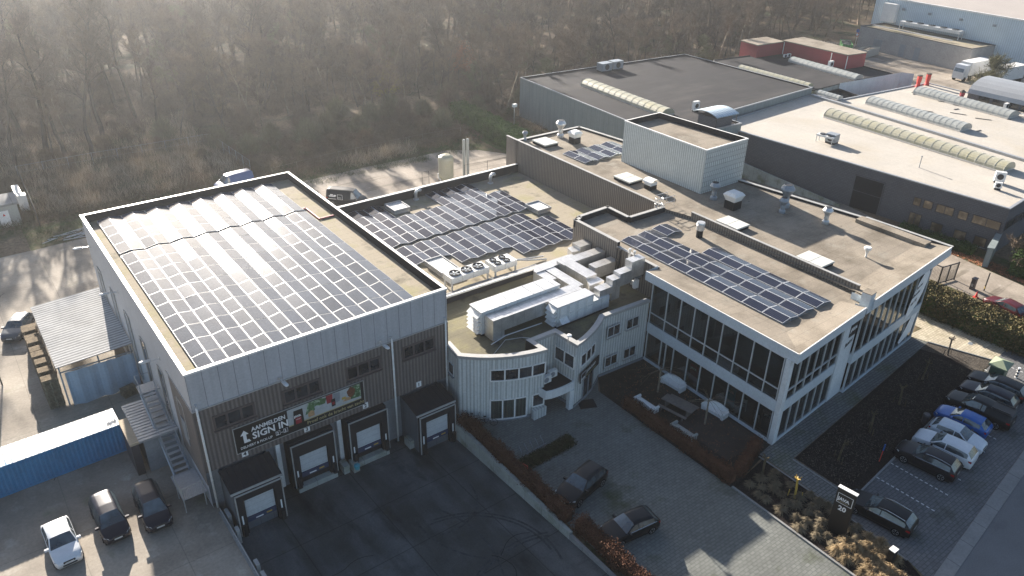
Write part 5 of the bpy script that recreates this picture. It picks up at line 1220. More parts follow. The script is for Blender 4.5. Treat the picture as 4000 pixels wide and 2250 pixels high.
def car_mesh(kind, paintm, label, opts=()):
    K = KINDS[kind]; L, W, H = K['L'], K['W'], K['H']
    t = thing('parked_car' if kind not in ('van','pickup') else ('parked_van' if kind == 'van' else 'pickup_truck'), label, {'van':'van','pickup':'pickup truck'}.get(kind,'car'))
    tx = [a for a, _ in K['top']]; tz = [z*H for _, z in K['top']]; bx = [a for a, _ in K['belt']]; bz = [z*H for _, z in K['belt']]
    st = sorted(set([0,.008,.02,.05,.10,.15,.20,.25,.33,.37,.41,.52,.56,.60,.66,.72,.78,.83,.90,.93,.97,.99,1]+[K['ws'][0],K['ws'][1],K['rs'][0],K['rs'][1],.53,.545]))
    rows = []
    hw = W/2
    def width(u):
        e = 1.0
        if u < .16: e = .80+.20*math.sin(min(u/.16,1)*math.pi/2)
        if u > .88: e = .86+.14*math.sin(min((1-u)/.12,1)*math.pi/2)
        return hw*e
    zb = .19*H/1.5
    for u in st:
        zt = interp(tx, tz, u); be = min(interp(bx, bz, u), zt-.015); w_ = width(u); cab = (zt-be)
        wr = w_-.02-min(cab*.42,.26) if cab > .06 else w_-.04
        lo = zb+(.16 if u < .01 or u > .99 else 0)
        mid = (lo+be)/2+.04
        half = [(0,lo),(w_*.86,lo),(w_*.985,lo+.10),(w_,mid),(w_*.985,be-.06),(w_*.95,be),(wr+.012,zt-min(.10,cab*.35)-.0),(wr-.07,zt-.018),(wr*.55,zt),(0,zt+.012)]
        rows.append([(L/2-u*L, y, z) for y, z in half]+[(L/2-u*L, -y, z) for y, z in half[-2:0:-1]])
    n = len(rows[0]); V = [p for r in rows for p in r]
    groups = {'body':[], 'windscreen':[], 'rear_window':[], 'side_l':[], 'side_r':[]}
    for i in range(len(st)-1):
        um = (st[i]+st[i+1])/2
        for k in range(n):
            f = (i*n+k, i*n+(k+1) % n, (i+1)*n+(k+1) % n, (i+1)*n+k); g = 'body'
            kk = k if k < 9 else n-1-k           # mirrored index of the strip
            if K['ws'][0] <= um <= K['ws'][1] and kk in (7,8): g = 'windscreen'
            elif K['rs'][0] <= um <= K['rs'][1] and kk in (7,8): g = 'rear_window'
            elif kk == 5 and K['ws'][0]+.02 < um < (K['rs'][0]+.02 if kind not in ('van','pickup') else (.34 if kind == 'van' else .60)):
                if not (.53 < um < .545 or .775 < um < .79): g = 'side_l' if k < 9 else 'side_r'
            groups[g].append(f)
    def sub(fs, name, m, par):
        if not fs: return None
        ids = sorted({i for f in fs for i in f}); mp = {a: j for j, a in enumerate(ids)}
        b = MB(); b.add([V[i] for i in ids], [tuple(mp[i] for i in f)[::-1] for f in fs], 0)
        return b.build(name, m, par, smooth=True, local=True)
    ends = [tuple(range(n))[::-1], tuple(range((len(st)-1)*n, len(st)*n))]
    groups['body'] += ends
    bo = sub(groups['body'], 'body', paintm, t)
    sub(groups['windscreen'], 'windscreen', 'car_glass', t); sub(groups['rear_window'], 'rear_window', 'car_glass', t)
    sub(groups['side_l'], 'side_window', 'car_glass', t); sub(groups['side_r'], 'side_window', 'car_glass', t)
    rw = {'suv':.36,'pickup':.38,'van':.35}.get(kind,.325); xf, xr = L/2-.19*L, -L/2+.19*L
    # dark sills and arches
    b = MB(); b.box(-L/2+.25,-hw+.06,zb-.05,L/2-.25,hw-.06,zb+.06)
    for xx in (xf, xr):
        for s_ in (-1, 1):
            c = len(b.v); N_ = 16; yy = s_*(hw*.985+.004)
            pts = [(xx+(rw+.075)*math.cos(a), yy, rw+(rw+.075)*math.sin(a)) for a in [math.pi*i/N_ for i in range(N_+1)]]
            b.poly(pts if s_ < 0 else pts[::-1])
    b.build('arches','trim_black',t,local=True)
    for xx in (xf, xr):
        for s_ in (-1, 1):
            b = MB(); y0, y1 = s_*(hw-.20), s_*(hw+.012)
            N_ = 20; c = [(xx+rw*math.cos(2*math.pi*i/N_), rw+rw*math.sin(2*math.pi*i/N_)) for i in range(N_)]
            b.add([(x,y0,z) for x,z in c]+[(x,y1,z) for x,z in c], [(i,(i+1)%N_,N_+(i+1)%N_,N_+i) for i in range(N_)]+[tuple(range(N_)),tuple(range(N_,2*N_))])
            wo_ = b.build('wheel','tyre',t,local=True)
            r = MB(); y2 = y1+s_*.006
            for k in range(5):
                a0 = 2*math.pi*k/5; 
                r.add([(xx+.05*math.cos(a0+1),y2,rw+.05*math.sin(a0+1)),(xx+rw*.68*math.cos(a0-.22),y2,rw+rw*.68*math.sin(a0-.22)),(xx+rw*.68*math.cos(a0+.22),y2,rw+rw*.68*math.sin(a0+.22)),(xx+.05*math.cos(a0+2),y2,rw+.05*math.sin(a0+2))],[(0,1,2,3)])
            c1 = [(xx+rw*.62*math.cos(2*math.pi*i/N_), rw+rw*.62*math.sin(2*math.pi*i/N_)) for i in range(N_)]; c2 = [(xx+rw*.71*math.cos(2*math.pi*i/N_), rw+rw*.71*math.sin(2*math.pi*i/N_)) for i in range(N_)]
            r.add([(x,y2,z) for x,z in c1]+[(x,y2,z) for x,z in c2], [(i,(i+1)%N_,N_+(i+1)%N_,N_+i) for i in range(N_)])
            r.build('rim','alloy',wo_,local=True)
    zn = interp(tx,tz,.03)
    for s_ in (-1, 1):
        b = MB(); b.add([(L/2-.004*L,s_*hw*.62,zn-.20),(L/2-.012*L,s_*hw*.66,zn-.05),(L/2-.085*L,s_*(width(.085)+.0),zn-.02),(L/2-.075*L,s_*(width(.07)+.006),zn-.15),(L/2+.012,s_*hw*.60,zn-.18),(L/2-.05*L,s_*(hw*.93),zn+.0)],[(0,1,5,3),(1,5,2),(3,5,2),(0,4,1)])
        b.build('headlight','lamp_clear',t,local=True)
        zt_ = interp(bx,bz,.97)-.02; b = MB()
        xe = -L/2+.012*L
        b.add([(xe-.03,s_*hw*.60,zt_-.05),(xe-.03,s_*hw*.60,zt_-.20),(xe+.02,s_*(hw*.90),zt_-.22),(xe+.02,s_*(hw*.90),zt_-.03),(xe+.30,s_*(width(.94)+.008),zt_-.14),(xe+.26,s_*(width(.94)+.0),zt_-.02)],[(0,1,2,3),(3,2,4,5)])
        b.build('tail_light','lamp_red',t,local=True)
        xm = L/2-(K['ws'][0]+.05)*L; zm = interp(bx,bz,.3)
        b = MB(); b.box(xm-.08,s_*(hw-.06),zm-.02,xm+.06,s_*(hw+.20),zm+.14); b.build('mirror', paintm if 'bm' not in opts else 'trim_black',t,local=True)
    for x_, s_ in ((L/2+.012,1),(-L/2-.012,-1)):
        b = MB(); z_ = zb+.30 if s_ > 0 else zb+.52; b.box(x_-.006,-.26,z_,x_+.006,.26,z_+.11); b.build('licence_plate','plate',t,local=True)
    b = MB(); b.box(L/2-.03,-hw*.48,zb+.14,L/2+.005,hw*.48,zb+.26); b.box(L/2-.02,-hw*.40,zn-.22,L/2+.009,hw*.40,zn-.07); b.build('grille','trim_black',t,local=True)
    if 'rails' in opts:
        for s_ in (-1,1):
            b = MB(); xs_ = [L/2-u*L for u in (K['ws'][1]+.03,.6,.72,K['rs'][0]-.01)]; zz = [interp(tx,tz,(L/2-x)/L)+.02 for x in xs_]
            zz = [zz[0]-.03]+[z+.02 for z in zz[1:3]]+[zz[3]-.02]
            b.tube([(x,s_*(hw*.70),z) for x,z in zip(xs_,zz)],.022,5); b.build('roof_rail','chrome' if 'chrome' in opts else 'trim_black',t,local=True)
    if 'chrome' in opts:
        for s_ in (-1,1):
            b = MB(); b.tube([(L/2-u*L, s_*(width(u)*.955+.0), interp(bx,bz,u)+.012) for u in (.30,.4,.5,.6,.7,.8,.9)],.014,4); b.build('window_trim','chrome',t,local=True)
    if kind == 'pickup':
        b = MB(); b.box(-L/2+.12,-hw*.80,H*.94,-L/2+.34*L,hw*.80,H*.955)
        for s_ in (-1,1): b.box(-L/2+.3,s_*hw*.62-.02,H*.955,-L/2+.33*L,s_*hw*.62+.02,H*.985)
        b.build('bed_cover','trim_black',t,local=True)
        for s_ in (-1,1): b = MB(); b.box(-.3,s_*(hw-.02),zb-.02,1.2,s_*(hw+.1),zb+.05); b.build('running_board','trim_black',t,local=True)
    return t
def car(kind, m, x, y, ang, label, opts=(), group=None, z=0.024):
    t = car_mesh(kind, m, label, opts); t.location = (x, y, z); t.rotation_euler = (0,0,R(ang))
    if group: t['group'] = group
    return t
g1 = 'cars parked in the row beside the mulch bed'
car('estate','car_black',70.35,19.35,97,'black car at the far end of the row, beside the green cabinet',(),g1)
car('suv','car_navy',67.95,19.05,97,'dark blue-black car between the pickup and the farthest black car',(),g1)
car('pickup','car_black',65.35,18.55,96.5,'black double-cab pickup with a covered bed',('bm',),g1)
car('hatch','car_blue',62.75,18.7,97,'bright blue hatchback in the parking row',(),g1)
car('hatch','car_white2',60.35,17.95,-83,'white hatchback reversed in with its bonnet towards the road',('bm',),g1)
car('suv','car_white',57.95,17.8,98,'white crossover with its tail towards the road',('bm',),g1)
car('suv','car_dark',55.35,17.85,98,'dark grey estate with silver roof rails at the near end of the packed row',('rails','chrome'),g1)
car('estate','car_black',47.15,16.95,99,'black estate with chrome window trim next to the tall 20 sign',('rails','chrome'),g1)
car('hatch','car_white',-.95,48.2,-88,'white hatchback in the left yard, bottom left corner','', 'cars in the left yard')
car('mpv','car_navy',2.15,48.6,-88.5,'dark blue compact van with headlights catching light, middle of three in the left yard','', 'cars in the left yard')
car('mpv','car_navy',4.85,48.0,-91,'black people carrier nearest the metal staircase','', 'cars in the left yard')
car('suv','car_black',31.3,31.75,-168,'black off-roader nosed up to the brown hedge','', 'cars in the forecourt')
car('hatch','car_black',31.35,26.65,172,'black coupe-like hatchback with chrome window trim nearest the bottom of the forecourt',('chrome',),'cars in the forecourt')
car('hatch','car_grey',1.0,80.3,-118,'grey car half hidden behind the pallet stacks',())
car('hatch','car_white',-4.3,79.6,-118,'white car cut off by the left edge of the picture',())
car('hatch','car_red',85.9,25.6,80,'dark red car with a grey screen behind the olive hedge, partly hidden',())
car('suv','car_red',86.3,22.0,76,'dark red car at the right edge behind the olive hedge',())
vb = car('van','van_blue',31.3,105.2,186,'blue panel van parked behind the warehouse by the verge',())
vk = car('van','car_black',41.6,91.2,-48,'black van with white lettering in the back yard',())
for q_ in ((-2.1,1.30,-1.2,1.42),(-1.9,1.48,-1.5,1.62),(-1.4,1.36,-1.1,1.56),(-2.2,.95,-1.1,1.0)):
    b = MB(); b.box(q_[0],-1.0,q_[1],q_[2],-.985,q_[3]); b.build('side_stripe','ink_white',vk,local=True)
b = MB()
for q_ in ((-.9,.95,-.2,.98),(-.9,1.62,-.2,1.65),(-.9,.98,-.87,1.62),(-.23,.98,-.2,1.62)): b.box(q_[0],-1.0,q_[1],q_[2],-.985,q_[3])
b.build('logo_frame','ink_white',vk,local=True)
text('JAVA', .22, Matrix.Translation((-.84,-1.0,1.12)) @ Matrix.Rotation(R(90),4,'X'), 'ink_white', vk, local=True)
car('estate','car_grey',160.5,74.0,95,'dark car behind the far white wall, only its roof showing',())
# lorries
def lorry(x, y, ang, label):
    t = thing('lorry', label, 'lorry', (x,y,0), ang, 'white lorries by the annex')
    b = MB(); b.box(-8.0,-1.25,1.1,0,1.25,3.9); b.build('trailer','cap_white',t,local=True)
    b = MB(); v = [(.4,-1.2,.6),(2.4,-1.2,.6),(2.4,1.2,.6),(.4,1.2,.6),(.4,-1.2,3.5),(2.0,-1.2,3.5),(2.0,1.2,3.5),(.4,1.2,3.5),(2.4,-1.2,2.0),(2.4,1.2,2.0)]
    b.add(v,[(3,2,1,0),(4,5,6,7),(0,1,8,5,4),(1,2,9,8),(2,3,7,6,9),(3,0,4,7),(8,9,6,5)]); b.build('cab','car_white2',t,local=True)
    b = MB(); b.add([(2.42,-1.05,2.05),(2.42,1.05,2.05),(2.06,1.05,3.2),(2.06,-1.05,3.2)],[(0,1,2,3)]); b.build('windscreen','car_glass',t,local=True)
    b = MB(); b.box(-7.8,-1.0,.8,.4,1.0,1.095); b.build('chassis','black_metal',t,local=True)
    for xx in (1.5,-.8,-6.2,-7.2):
        for s_ in (-1,1):
            b = MB(); N_ = 14; c = [(xx+.5*math.cos(2*math.pi*i/N_), .5+.5*math.sin(2*math.pi*i/N_)) for i in range(N_)]
            b.add([(x_,s_*.9,z) for x_,z in c]+[(x_,s_*1.24,z) for x_,z in c],[(i,(i+1)%N_,N_+(i+1)%N_,N_+i) for i in range(N_)]+[tuple(range(N_)),tuple(range(N_,2*N_))]); b.build('wheel','tyre',t,local=True)
lorry(183.5,78.5,176,'white lorry parked behind the bare bushy tree, the farther one'); lorry(184.5,72.0,174,'white lorry at the right edge, the nearer one')
# ================================================================ left yard
t = thing('yard_canopy','corrugated pale canopy leaning on the west warehouse wall with a blue-grey tarpaulin front','canopy',(2.5,64.7,0))
b = MB(); n = 62; y0, y1 = 64.75, 76.9
for i in range(n):
    ya, yb = y0+(y1-y0)*i/n, y0+(y1-y0)*(i+1)/n; ym = (ya+yb)/2
    b.quad((2.4,ya,4.0),(8.4,ya,4.25),(8.4,ym,4.275),(2.4,ym,4.025)); b.quad((2.4,ym,4.025),(8.4,ym,4.275),(8.4,yb,4.25),(2.4,yb,4.0))
b.quad((2.4,y0,3.96),(2.4,y1,3.96),(8.4,y1,4.2),(8.4,y0,4.2)); b.build('corrugated_roof','corr_white',t)
b = MB(); nx = 24
for i in range(nx):
    u0, u1 = i/nx, (i+1)/nx; f_ = lambda u: (2.9+5.4*u, 64.72+.05*math.sin(u*31)); g0 = lambda u: .10*math.sin(u*17+1)
    (xa,ya),(xb,yb) = f_(u0), f_(u1)
    b.quad((xa,ya-.12+g0(u0),.02),(xb,yb-.12+g0(u1),.02),(xb,yb,3.35),(xa,ya,3.35))
b.build('tarpaulin','tarp_blue',t,smooth=True)
for x, y in ((2.6,64.9),(2.6,71),(2.6,76.6),(5.6,64.9),(8.2,64.9)): b = MB(); b.box(x-.06,y-.06,0,x+.06,y+.06,3.95); b.build('post','metal_frame',t)
b = MB(); b.box(2.5,64.84,3.36,8.35,64.92,3.46); b.build('rail','metal_frame',t)
def pallet(mb, z, m=0, yaw=0):
    for i in range(6): mb.box(-.6,-.40+i*.15,z+.10,.6,-.30+i*.15,z+.125,m)
    for j in (-.55,-.05,.45): mb.box(j,-.4,z+.02,j+.1,.45,z+.095,m)
    for i in range(3): mb.box(-.6,-.4+i*.375,z,.6,-.3+i*.375,z+.018,m)
def pallet_stack(x, y, ang, n, label, grp='pallet stacks beside the canopy'):
    t = thing('pallet_stack', label, 'pallets', (x,y,.01), ang, grp)
    protos = None
    for k in range(n):
        if protos is None: b = MB(); pallet(b, 0); protos = b.build('pallet','pallet_wood',t,local=True); protos.rotation_euler = (0,0,R(1))
        else: c = protos.copy(); col.objects.link(c); c.parent = t; c.location = (random.uniform(-.04,.04),random.uniform(-.03,.03),k*.145); c.rotation_euler = (0,0,R(random.uniform(-2,2)))
ys = [65.6,66.9,68.2,69.5,70.8,72.1,73.4,74.7,76.2]
for i, y in enumerate(ys): pallet_stack(1.75, y, random.uniform(-2,2), (20,21,22,22,21,22,20,21,17)[i], f'{ORD[i]} tall wooden pallet stack from the tarpaulin end of the row')
pallet_stack(7.1,63.7,12,5,'low stack of pallets on the ground in front of the tarpaulin',None)
# container
t = thing('shipping_container','long blue shipping container with a pale faded top','shipping container',(-3.4,56.0,0),1.2)
b = MB(); L_, W_c, H_ = 12.1, 2.44, 2.6; x0 = -3.6
def corr(mb, p, q, z0, z1, n, amp, m=0):
    p, q = Vector(p), Vector(q); d = q-p; nn = Vector((d.y,-d.x)).normalized()
    pr = []
    for i in range(n): 
        for u, o in ((0,0),(.3,0),(.5,amp),(.8,amp)): pr.append(p+d*((i+u)/n)+nn*(-o))
    pr.append(q)
    for a_, b_ in zip(pr[:-1], pr[1:]): mb.quad((*a_,z0),(*b_,z0),(*b_,z1),(*a_,z1),m)
corr(b,(x0,0),(x0+L_,0),.15,H_-.1,40,.06); corr(b,(x0+L_,W_c),(x0,W_c),.15,H_-.1,40,.06); corr(b,(x0,W_c),(x0,0),.15,H_-.1,8,.06); corr(b,(x0+L_,0),(x0+L_,W_c),.15,H_-.1,8,.06); b.build('side_panel','container_blue',t,local=True)
b = MB(); b.box(x0-.02,-.02,.0,x0+L_+.02,.06,.148); b.box(x0-.02,W_c-.06,0,x0+L_+.02,W_c+.02,.148); b.box(x0-.02,-.02,H_-.098,x0+L_+.02,.06,H_-.02); b.box(x0-.02,W_c-.06,H_-.098,x0+L_+.02,W_c+.02,H_-.02)
for x in (x0-.03,x0+L_-.09): b.box(x,-.03,.15,x+.12,.09,H_-.1); b.box(x,W_c-.09,.15,x+.12,W_c+.03,H_-.1)
b.build('frame','container_blue',t,local=True)
b = MB(); n = 42
for i in range(n): xa = x0+L_*i/n; b.box(xa+.02,.0,H_-.02,xa+L_/n-.06,W_c,H_+.012); 
b.box(x0,0,H_-.02,x0+L_,W_c,H_-.012); b.build('roof','container_top',t,local=True)
# guard shed + beige post + stairs
t = thing('yard_shed','grey metal lean-to with a ribbed roof between the container and the stairs','shed',(5.7,52.6,0))
b = MB(); b.box(5.9,52.55,0,8.4,57.5,3.0); b.build('wall','plinth',t); b = MB()
for i in range(14): b.box(5.6,52.4+i*.37,3.05+.01*i,8.44,52.68+i*.37,3.14+.01*i)
b.box(5.6,52.4,2.98,8.44,57.6,3.045); b.build('ribbed_roof','metal_frame',t)
t = thing('brick_pillar','beige block wall end with a dark front beside the grey lean-to','wall',(5.1,52.5,0)); b = MB(); b.box(5.0,52.6,0,5.55,55.8,2.9); b.build('wall','dark_frame',t); b = MB(); b.box(4.95,52.5,2.9,5.62,56.0,3.1); b.build('capping','beige',t)
t = thing('metal_staircase','steel staircase with open treads down the west warehouse wall','staircase',(7.5,49,0))
b = MB(); n = 15; p0, p1 = Vector((7.55,56.2,4.6)), Vector((7.55,49.6,1.3))
for x in (7.0,8.1): b.tube([(x,56.2,4.55),(x,49.6,1.25)],.10,4); 
b.build('stringer','steel_grey',t); b = MB()
for i in range(n):
    p = p0+(p1-p0)*(i+.5)/n; b.box(7.06,p.y-.14,p.z,8.04,p.y+.14,p.z+.035)
b.build('treads','metal_frame',t); b = MB()
for x in (7.0,8.1):
    b.tube([(x,56.2,5.6),(x,49.6,2.3)],.03,5)
    for i in range(7): p = p0+(p1-p0)*(i/6); b.tube([(x,p.y,p.z),(x,p.y,p.z+1.0)],.022,4)
b.tube([(7.0,57.4,5.6),(7.0,56.2,5.6)],.03,5); b.tube([(7.0,57.4,4.6),(7.0,57.4,5.6),(8.1,57.4,5.6)],.03,5)
b.build('handrail','steel_grey',t)
for lb_ in ((6.95,56.2,4.55,8.42,57.5,4.62),(6.7,46.6,1.2,8.42,49.6,1.27)): b = MB(); b.box(*lb_); b.build('landing','metal_frame',t)
b = MB()
for x, y in ((6.75,46.65),(6.75,48.4),(8.2,46.65)): b.tube([(x,y,0),(x,y,2.3 if y < 48 else 1.2)],.04,5)
for i in range(12): b.tube([(6.75+i*.13,46.62,1.25),(6.75+i*.13,46.62,2.25)],.012,4)
b.tube([(6.75,46.62,2.28),(8.3,46.62,2.28)],.03,5); b.quad((6.72,46.7,1.3),(6.72,48.6,1.3),(6.72,48.6,2.2),(6.72,46.7,2.2)); b.build('railing','cap_grey',t)
for i in range(5): pass
# low wall with blocks along the ramp, left side, and retaining wall right
b = MB(); v0 = H1-.0; 
b.prism([(27.7,28.9),(28.02,28.9),(28.02,44.1),(27.7,44.1)],-1.3,.35,0); b.v = [(p[0],p[1],p[2] if p[2] < 0 else (.22 if p[1] < 30 else .45)) for p in b.v]
tag(b.build('retaining_wall','conc_wall',origin=(27.8,30,0)),'pale concrete retaining wall between the loading yard and the beech hedge','retaining wall')
b = MB(); b.prism([(27.7,21.8),(27.92,21.8),(27.92,28.88),(27.7,28.88)],-.9,.09,0); tag(b.build('concrete_edging','conc_kerb',origin=(27.8,25,0)),'low concrete edging continuing past the end of the retaining wall','edging')
b = MB(); b.prism([(8.6,24),(8.85,24),(8.85,45.3),(8.6,45.3)],-1.3,.12,0); tag(b.build('retaining_wall','conc_kerb',origin=(8.7,35,0)),'low concrete edge with a railing rail along the left side of the loading yard','retaining wall')
b = MB(); b.tube([(8.72,45.3,.4),(8.75,30,.4)],.03,5)
for y in (45.2,42,38.8,35.6,32.4): b.tube([(8.73,y,0.1),(8.73,y,.4)],.03,5)
tag(b.build('guard_rail','cap_grey',origin=(8.7,40,.1)),'thin rail on top of the left edge of the loading yard','railing')
for i, (y, l) in enumerate(((44.3,.9),(42.6,.5),(38.9,.6),(36.9,1.4))):
    b = MB(); b.box(8.95,y,-1.0+.0,9.2,y+l,.25); tag(b.build('concrete_block','cap_grey',origin=(9.05,y,0)), f'{ORD[i]} pale block from the dock along the left edge of the loading yard','block','pale blocks along the yard edge')
for i,(x,y) in enumerate(((18.2,44.9),(18.9,44.6),(23.9,44.5))):
    b = MB(); b.box(x,y,-1.2,x+.5,y+.9,-.45); tag(b.build('dock_block','conc_wall',origin=(x,y,-1.2)), ('concrete block left of the bollards between docks 3 and 2','concrete block right of the bollards between docks 3 and 2','concrete block at the foot of the middle downpipe')[i],'block')
b = MB(); b.lathe(19.0,44.2,[(.2,-.45),(.25,-.1),(.1,-.05)],8); tag(b.build('hose_reel','teal',origin=(19,44.2,-.5)),'small turquoise reel on the block between docks 3 and 2','hose reel')
# substation corner
t = thing('substation','small pale transformer house with a white warning-marked door','substation',(2.5,108,0)); b = MB(); b.box(-1.5,108.0,0,5.4,111.6,2.8); b.build('wall','dome_pale',t)
b = MB(); b.box(-1.7,107.8,2.8,5.6,111.8,3.05); b.build('roof','conc_kerb',t); b = MB(); b.box(3.2,107.94,.1,4.3,108.0,2.2); d_ = b.build('door','white_plastic',t)
b = MB(); b.add([(3.6,107.92,1.55),(3.9,107.92,1.55),(3.75,107.92,1.9)],[(0,1,2)]); b.build('warning_mark','red_sign',d_)
t = thing('equipment_cabinet','white cabinets standing beside the transformer house','cabinet',(6.0,112.3,0)); b = MB(); b.box(5.9,112.2,.1,6.9,113.3,2.2); b.build('cabinet','white_plastic',t); b = MB(); b.box(5.9,115.2,.1,6.7,118.5,1.6); b.build('cabinet','white_plastic',t)
t = thing('lattice_mast','steel lattice mast rising behind the transformer house','mast',(3.2,112.5,0)); b = MB(); cs = [(2.2,112),(4.2,112),(4.2,114),(2.2,114)]
for x, y in cs: b.tube([(x,y,0),((x-3.2)*.5+3.2,(y-113)*.5+113,14)],.06,4)
b.build('leg','galv',t); b = MB()
for k in range(9):
    z0_, z1_ = k*1.55, (k+1)*1.55; s0_, s1_ = 1-.5*z0_/14, 1-.5*z1_/14
    for i in range(4):
        (x0_,y0_),(x1_,y1_) = cs[i], cs[(i+1)%4]
        b.tube([((x0_-3.2)*s0_+3.2,(y0_-113)*s0_+113,z0_),((x1_-3.2)*s1_+3.2,(y1_-113)*s1_+113,z1_)],.03,4,0,False)
        b.tube([((x0_-3.2)*s0_+3.2,(y0_-113)*s0_+113,z0_),((x1_-3.2)*s0_+3.2,(y1_-113)*s0_+113,z0_)],.03,4,0,False)
b.build('bracing','galv',t)
# fences
def fence(pts, h, step, label, post='steel_grey', mesh=True, name='wire_fence', wires=3):
    t = thing(name, label, 'fence', (*pts[0],0)); b = MB(); w_ = MB()
    for p, q in zip(pts[:-1], pts[1:]):
        p, q = Vector(p), Vector(q); d = q-p; n = max(1,int(d.length/step))
        for i in range(n+1): r_ = p+d*i/n; pb_ = MB(); pb_.tube([(*r_,0),(*r_,h+.05)],.035,5); pb_.build('post',post,t)
        for k in range(wires): z = h*(1-k*.48); w_.tube([(*p,z),(*q,z)],.020 if k == 0 else .010,4,0,False)
        if mesh:
            m_ = int(d.length/.55)
            for i in range(m_): r_ = p+d*i/m_; w_.tube([(*r_,.05),(*r_,h)],.008,3,0,False)
    w_.build('wire_mesh',post,t)
fence([(7.5,125),(17.3,125.2),(34.5,124.6)],2.0,3.0,'pale-topped wire fence along the wood on the left')
fence([(34.5,124.6),(35.2,109.5)],2.0,2.5,'wire fence running away behind the blue van')
fence([(7.6,124.6),(7.0,105.5)],2.0,2.5,'dark mesh fence beside the white cabinets','black_metal')
fence([(37,105.6),(45,106.6),(54,107.0),(63,107.0),(70,106.4)],1.6,3.0,'old wire fence along the scrub behind the back yard','bark_pale',False)
fence([(53.6,91.6),(54.6,91.4)],1.9,1,'short dark fence by the tank behind the low hall','black_metal')
fence([(60.2,90.6),(64,90.2),(68,89.8)],1.9,3.5,'dark posts with wire beside the white tank','black_metal',False)
t = thing('gas_tank','upright white tank with rusty streaks behind the low hall','tank',(57.4,91.2,0)); b = MB(); b.lathe(0,0,[(1.05,.3),(1.1,.5),(1.1,3.3),(1.0,3.6),(.6,3.85),(.1,3.95)],22); b.build('vessel','sky_dome',t,local=True,smooth=False)
b = MB(); b.box(-.8,-.8,0,.8,.8,.3); b.build('base','conc_kerb',t,local=True); b = MB(); b.tube([(-1.1,-.3,.3),(-1.6,-.4,.9),(-1.6,-.4,1.5)],.1,6); b.build('valve','white_plastic',t,local=True)
for x, lb in ((60.6,'left of two tall slim white columns by the tank'),(61.25,'right of two tall slim white columns by the tank')):
    b = MB(); b.lathe(x,91.3,[(.22,0),(.22,5.4),(.15,5.5)],10); tag(b.build('vent_column','dome_pale',origin=(x,91.3,0)),lb,'column','slim columns by the tank')
b = MB()
for i in range(8): b.tube([(66.5+i*.35,88.6,.2),(67.6+i*.35,90.0,.25)],.05,4)
b.box(66.3,88.5,.05,70,88.7,.15); tag(b.build('pallet_rack','white_plastic',origin=(68,89,0)),'pale metal rack lying behind the low hall beside the brown wall','rack')
b = MB(); rr = random.Random(5)
for i in range(26): x = rr.uniform(6,12.6); y = 100+rr.uniform(-.3,1.6); a_ = rr.uniform(-.25,.25); L_ = rr.uniform(1,4); b.tube([(x,y,.1+.2*rr.random()),(x+L_*math.cos(a_),y+L_*math.sin(a_),.12+.3*rr.random())],.05,4,rr.choice((0,0,1)))
o = b.build('scrap_pile',['galv','pallet_wood'],origin=(9,101,0)); tag(o,'jumble of metal bars and planks on the verge behind the warehouse','scrap pile')
t = thing('area_light','white floodlight on a thin pole by the green hedge','lamp post',(78.6,103,0)); b = MB(); b.tube([(0,0,0),(0,0,4.6)],.06,6); b.build('pole','galv',t,local=True); b = MB(); b.box(-.35,-.3,4.6,.35,.2,5.1); b.build('lamp_head','white_plastic',t,local=True)
t = thing('street_lamp','dark leaning lamp post with a cable left of the pallet stacks','lamp post',(-1.6,71.5,0)); b = MB(); b.tube([(0,0,0),(0,0,6.6)],.06,6); b.tube([(0,0,6.5),(-4,2.5,6.4)],.025,4); b.build('pole','black_metal',t,local=True); b = MB(); b.box(-.15,-.3,6.5,.15,.3,6.65); b.build('lamp_head','black_metal',t,local=True)
# ================================================================ courtyard and forecourt
def sofa(x, y, ang, label, mossy=False):
    t = thing('garden_sofa', label, 'garden sofa', (x,y,.03), ang, 'white garden sofas in the courtyard'); m = 'dome_pale' if mossy else 'white_plastic'
    b = MB(); b.box(-.95,-.38,.12,.95,.30,.42); b.build('seat',m,t,local=True)
    b = MB(); n = 12
    for i in range(n):
        x0_ = -1.0+2.0*i/n; x1_ = x0_+2.0/n; h = lambda x_: .82+.10*math.cos(x_*3.1)+.05*abs(x_)
        b.add([(x0_,.30,.12),(x1_,.30,.12),(x1_,.34,h(x1_)),(x0_,.34,h(x0_)),(x0_,.46,.12),(x1_,.46,.12),(x1_,.50,h(x1_)),(x0_,.50,h(x0_))],[(0,1,2,3),(5,4,7,6),(3,2,6,7)])
    b.build('backrest',m,t,local=True)
    for s_ in (-1,1):
        b = MB(); b.box(s_*.95,-.42,.05,s_*1.12,.42,.52); b.tube([(s_*1.06,-.44,.56),(s_*1.06,.40,.58)],.12,8); b.build('armrest',m,t,local=True)
    b = MB()
    for fx in (-.9,.85):
        for fy in (-.35,.3): b.box(fx,fy,0,fx+.07,fy+.07,.118)
    b.build('foot',m,t,local=True)
sofa(46.8,36.85,-86,'white garden sofa against the showroom glass, the far one'); sofa(46.85,32.1,-86,'white garden sofa against the showroom glass beside the second tree')
sofa(42.55,36.1,92,'white garden sofa with its back to the hedge opposite the bench table'); sofa(42.45,31.7,92,'mossy stained white garden sofa among the hedge twigs',True)
t = thing('picnic_table','long weathered wooden table with a low bench beside it','table',(44.6,34.2,.03),-80)
b = MB(); b.box(-1.5,-.5,.70,1.5,.5,.76); b.build('tabletop','bench_wood',t,local=True)
for yy in (-1.05,.95): b = MB(); b.box(-1.4,yy-.15,.42,1.4,yy+.15,.47); b.build('bench','bench_wood',t,local=True)
